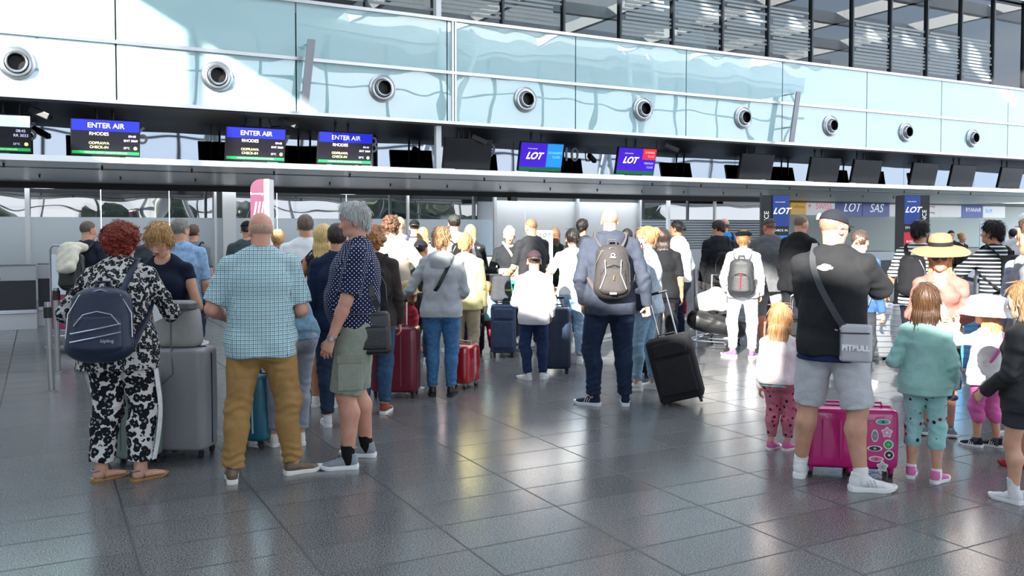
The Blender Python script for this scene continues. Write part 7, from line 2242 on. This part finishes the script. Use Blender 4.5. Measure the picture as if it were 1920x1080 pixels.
# black and white bag behind the black T-shirt man
gg = ground(1497, 700)
t = empty('handbag', (gg[0], gg[1], 0.62), 0, 'black and silver patent handbag left of the man in the black T-shirt', 'bag')
mb = MB(); rbox(mb, 0.22, 0.14, 0.26, 0.05, 0, 0, 0, taper=0.02); mb.build('bag_body', mat('patent', '1a1b1e', 0.15, coat=0.8), t, True)
mb = MB(); mb.tube([(-0.1, -0.02, 0.2), (-0.12, -0.08, 0.28), (0.0, -0.09, 0.36), (0.1, -0.06, 0.3)], 0.008, 6); mb.tube([(-0.11, -0.07, 0.02), (-0.1, -0.08, 0.24)], 0.007, 6); mb.build('silver_piping', metal('d8dadc', 0.25), t, True)
suitcase('dark suitcase standing under the patent handbag', (1497, 700), (0.36, 0.26, 0.60), 0, cloth('202125'), style='soft')
# belt posts
def stanchion(px, py, label, h=0.98, r=0.032, lean=0.0, m=None, head='round', depth=None):
    g = ground(px, py)
    t = empty('barrier_post', (g[0], g[1], 0), 0, label, 'barrier post')
    if lean: t.rotation_euler = (0, math.radians(lean), 0)
    mm = m or metal('c0c2c5', 0.3)
    mb = MB(); mb.lathe([(0.001, 0.0), (0.17, 0.0), (0.175, 0.012), (0.16, 0.022), (0.06, 0.03), (0.04, 0.045)], n=32); mb.build('base', mm, t, True)
    mb = MB(); mb.cyl((0, 0, 0.02), (0, 0, h - 0.08), r, n=24); mb.build('post', mm, t, True)
    mb = MB(); mb.cyl((0, 0, h - 0.10), (0, 0, h), r * 1.25, n=24); mb.build('belt_head', mm if head == 'round' else plastic('1a1b1d'), t, True)
    return t
g0 = ground(97, 735)
t = empty('barrier_post', (g0[0], g0[1], 0), 0, 'slim brushed steel barrier post at the left, the nearest one', 'barrier post', 'leaning barrier posts at the left')
t.rotation_euler = (0, math.radians(-1.5), 0)
mb = MB(); mb.cyl((0, 0, 0), (0, 0, 0.92), 0.032, n=24); mb.build('post', metal('a8aaad', 0.35), t, True)
mb = MB(); mb.cyl((0.0, 0, 0.76), (0, 0, 0.87), 0.045, n=24); mb.build('belt_head', plastic('1a1b1d'), t, True)
mb = MB(); mb.lathe([(0.001, 0.0), (0.06, 0.0), (0.06, 0.01), (0.035, 0.015)], n=24); mb.build('base', metal('a8aaad', 0.35), t, True)
for i, (x, y, Y) in enumerate(((103, 0, 10.2), (100, 0, 12.2))):
    g = at_depth(x, 430, Y)
    tt = empty('barrier_post', (g[0], g[1], 0), 0, ('second steel barrier post, in line behind the nearest at the left', 'third steel barrier post, farthest of the row at the left')[i], 'barrier post')
    mb = MB(); mb.cyl((0, 0, 0), (0, 0, 0.98 + i * 0.02), 0.032, n=20); mb.build('post', metal('a8aaad', 0.35), tt, True)
    mb = MB(); mb.cyl((0.0, 0, 0.84), (0, 0, 0.95), 0.042, n=20); mb.build('belt_head', plastic('2a2224'), tt, True)
    mb = MB(); mb.lathe([(0.001, 0.0), (0.06, 0.0), (0.06, 0.01), (0.035, 0.015)], n=24); mb.build('base', metal('a8aaad', 0.35), tt, True)
s_ = stanchion(1303, 636, 'bright steel barrier post left of the man in black with white shoes', 1.06, 0.035)
g = ground(1303, 636)
tt = empty('barrier_belt', (g[0], g[1], 1.0), 0, 'white belt stretched left from the bright steel barrier post', 'barrier belt')
mb = MB(); mb.box(-0.62, -0.03, -0.004, 0.004, -0.03, 0.03); mb.build('belt', plastic('c8c4cc', 0.5), tt, M=Matrix.Rotation(0.25, 4, 'Z'))
# queue barriers at the right
for i, (x, Y) in enumerate(((1832, 12.5), (1853, 11.4), (1790, 14.0), (1650, 13.0))):
    g = at_depth(x, 430, Y)
    tt = empty('barrier_post', (g[0], g[1], 0), 0, ('steel queue post left of the leaning striped man, the farther', 'steel queue post left of the leaning striped man, the nearer', 'steel queue post right of the straw hat', 'steel queue post behind the silver suitcases')[i], 'barrier post')
    mb = MB(); mb.lathe([(0.001, 0.0), (0.17, 0.0), (0.175, 0.012), (0.16, 0.022), (0.04, 0.04)], n=28); mb.build('base', metal('b0b2b5', 0.35), tt, True)
    mb = MB(); mb.cyl((0, 0, 0.02), (0, 0, 1.0), 0.030, n=20); mb.build('post', metal('b0b2b5', 0.35), tt, True)
for i, (x0, Y0, x1, Y1, z) in enumerate(((1790, 14.0, 1832, 12.5, 0.93), (1832, 12.5, 1905, 11.9, 0.93), (1650, 13.0, 1712, 13.0, 0.93))):
    a, b_ = at_depth(x0, 430, Y0), at_depth(x1, 430, Y1)
    tt = empty('barrier_belt', (a[0], a[1], z), 0, ('dark queue belt right of the straw hat', 'dark queue belt in front of the staffed desk', 'dark queue belt behind the silver suitcases')[i], 'barrier belt')
    mb = MB(); d = b_ - a; mb.poly([(0, 0, -0.03), (d[0], d[1], -0.03), (d[0], d[1], 0.03), (0, 0, 0.03)], (0, 0.006, 0)); mb.build('belt', plastic('2a3040', 0.5), tt)
# poster stand at the left
g = at_depth(124, 430, 11.9)
t = empty('poster_stand', (g[0], g[1], 0), 0.12, 'metal poster stand with magenta and white baggage notice, at the left', 'poster stand')
w = 0.42; zt = HC - 30 * 11.9 / F
mb = MB(); mb.tube([(-w / 2, 0, 0.1), (-w / 2, 0, zt - 0.05), (-w / 2 + 0.04, 0, zt), (w / 2 - 0.04, 0, zt), (w / 2, 0, zt - 0.05), (w / 2, 0, 0.1)], 0.014, 8); mb.tube([(-w / 2, 0, 0.22), (w / 2, 0, 0.22)], 0.012, 8); mb.tube([(-w / 2, 0, 0.3), (w / 2, 0, 0.3)], 0.012, 8); mb.build('frame', metal('b8babd', 0.3), t, True)
mb = MB(); mb.box(-w / 2, w / 2, -0.22, 0.22, 0.08, 0.11); mb.build('foot_plate', metal('b8babd', 0.3), t)
for sx in (-1, 1):
    mb = MB(); mb.cyl((sx * 0.15 - 0.015, 0, 0.04), (sx * 0.15 + 0.015, 0, 0.04), 0.04, n=14); mb.build('wheel', plastic('34506c'), t)
mb = MB(); mb.box(-w / 2 + 0.02, w / 2 - 0.02, -0.02, 0.02, 0.78, zt - 0.12); mb.build('white_poster', plastic('dfe6ee', 0.4), t)
mb = MB(); mb.box(-w / 2 + 0.02, w / 2 - 0.02, -0.02, 0.02, 0.31, 0.77); mb.build('magenta_poster', plastic('a8325c', 0.4), t)
text_mesh('lettering', 'Eurowings', 0.055, plastic('9a3a6a'), t, Matrix.Translation((0, -0.024, zt - 0.20)))
for j in range(3): text_mesh('lettering', ('LUGGAGE', 'BAGGAGE', 'GEPÄCK')[j], 0.045, plastic('b8405a'), t, Matrix.Translation((-0.02, -0.024, zt - 0.29 - j * 0.05)))
text_mesh('lettering', 'eurowings', 0.05, plastic('f0dce4'), t, Matrix.Translation((-0.06, -0.024, 0.70)))
text_mesh('lettering', 'It all starts with\nyour luggage', 0.036, plastic('f0dce4'), t, Matrix.Translation((-0.02, -0.024, 0.60)))
# kiosk
g = at_depth(1021, 430, 13.6)
t = empty('check_in_kiosk', (g[0], g[1], 0), 0, 'white check-in kiosk with a small LOT header behind the boy in the cap', 'kiosk')
zt = 1.66 - 2 * 13.6 / F
mb = MB(); mb.box(-0.12, 0.13, 0, 0.25, 0, zt, 0.01); mb.build('cabinet', plastic('c9cdd0', 0.4), t)
mb = MB(); mb.box(-0.10, 0.10, -0.012, 0, zt - 0.14, zt - 0.02); mb.build('header', plastic('8a8f94', 0.4), t)
text_mesh('lettering', 'LOT', 0.09, plastic('2a3038'), t, Matrix.Translation((0, -0.015, zt - 0.08)), shear=0.3)
mb = MB(); mb.box(-0.09, 0.09, -0.012, 0, zt - 0.5, zt - 0.2); mb.build('screen', plastic('9aa4ac', 0.2), t)
# tall acrylic divider near the right desks
g = at_depth(1843, 430, 19.0)
t = empty('desk_divider', (g[0], g[1], 0), 0, 'slim white upright divider on the staffed desk at the right', 'divider')
mb = MB(); mb.box(-0.06, 0.06, 0, 0.03, 1.05, HC + 15 * 19 / F); mb.build('panel', plastic('e2e8ea', 0.3), t)
mb = MB(); mb.box(-0.12, 0.12, -0.04, 0.07, 0.0, 1.05); mb.build('pedestal', plastic('8a8f94', 0.4), t)
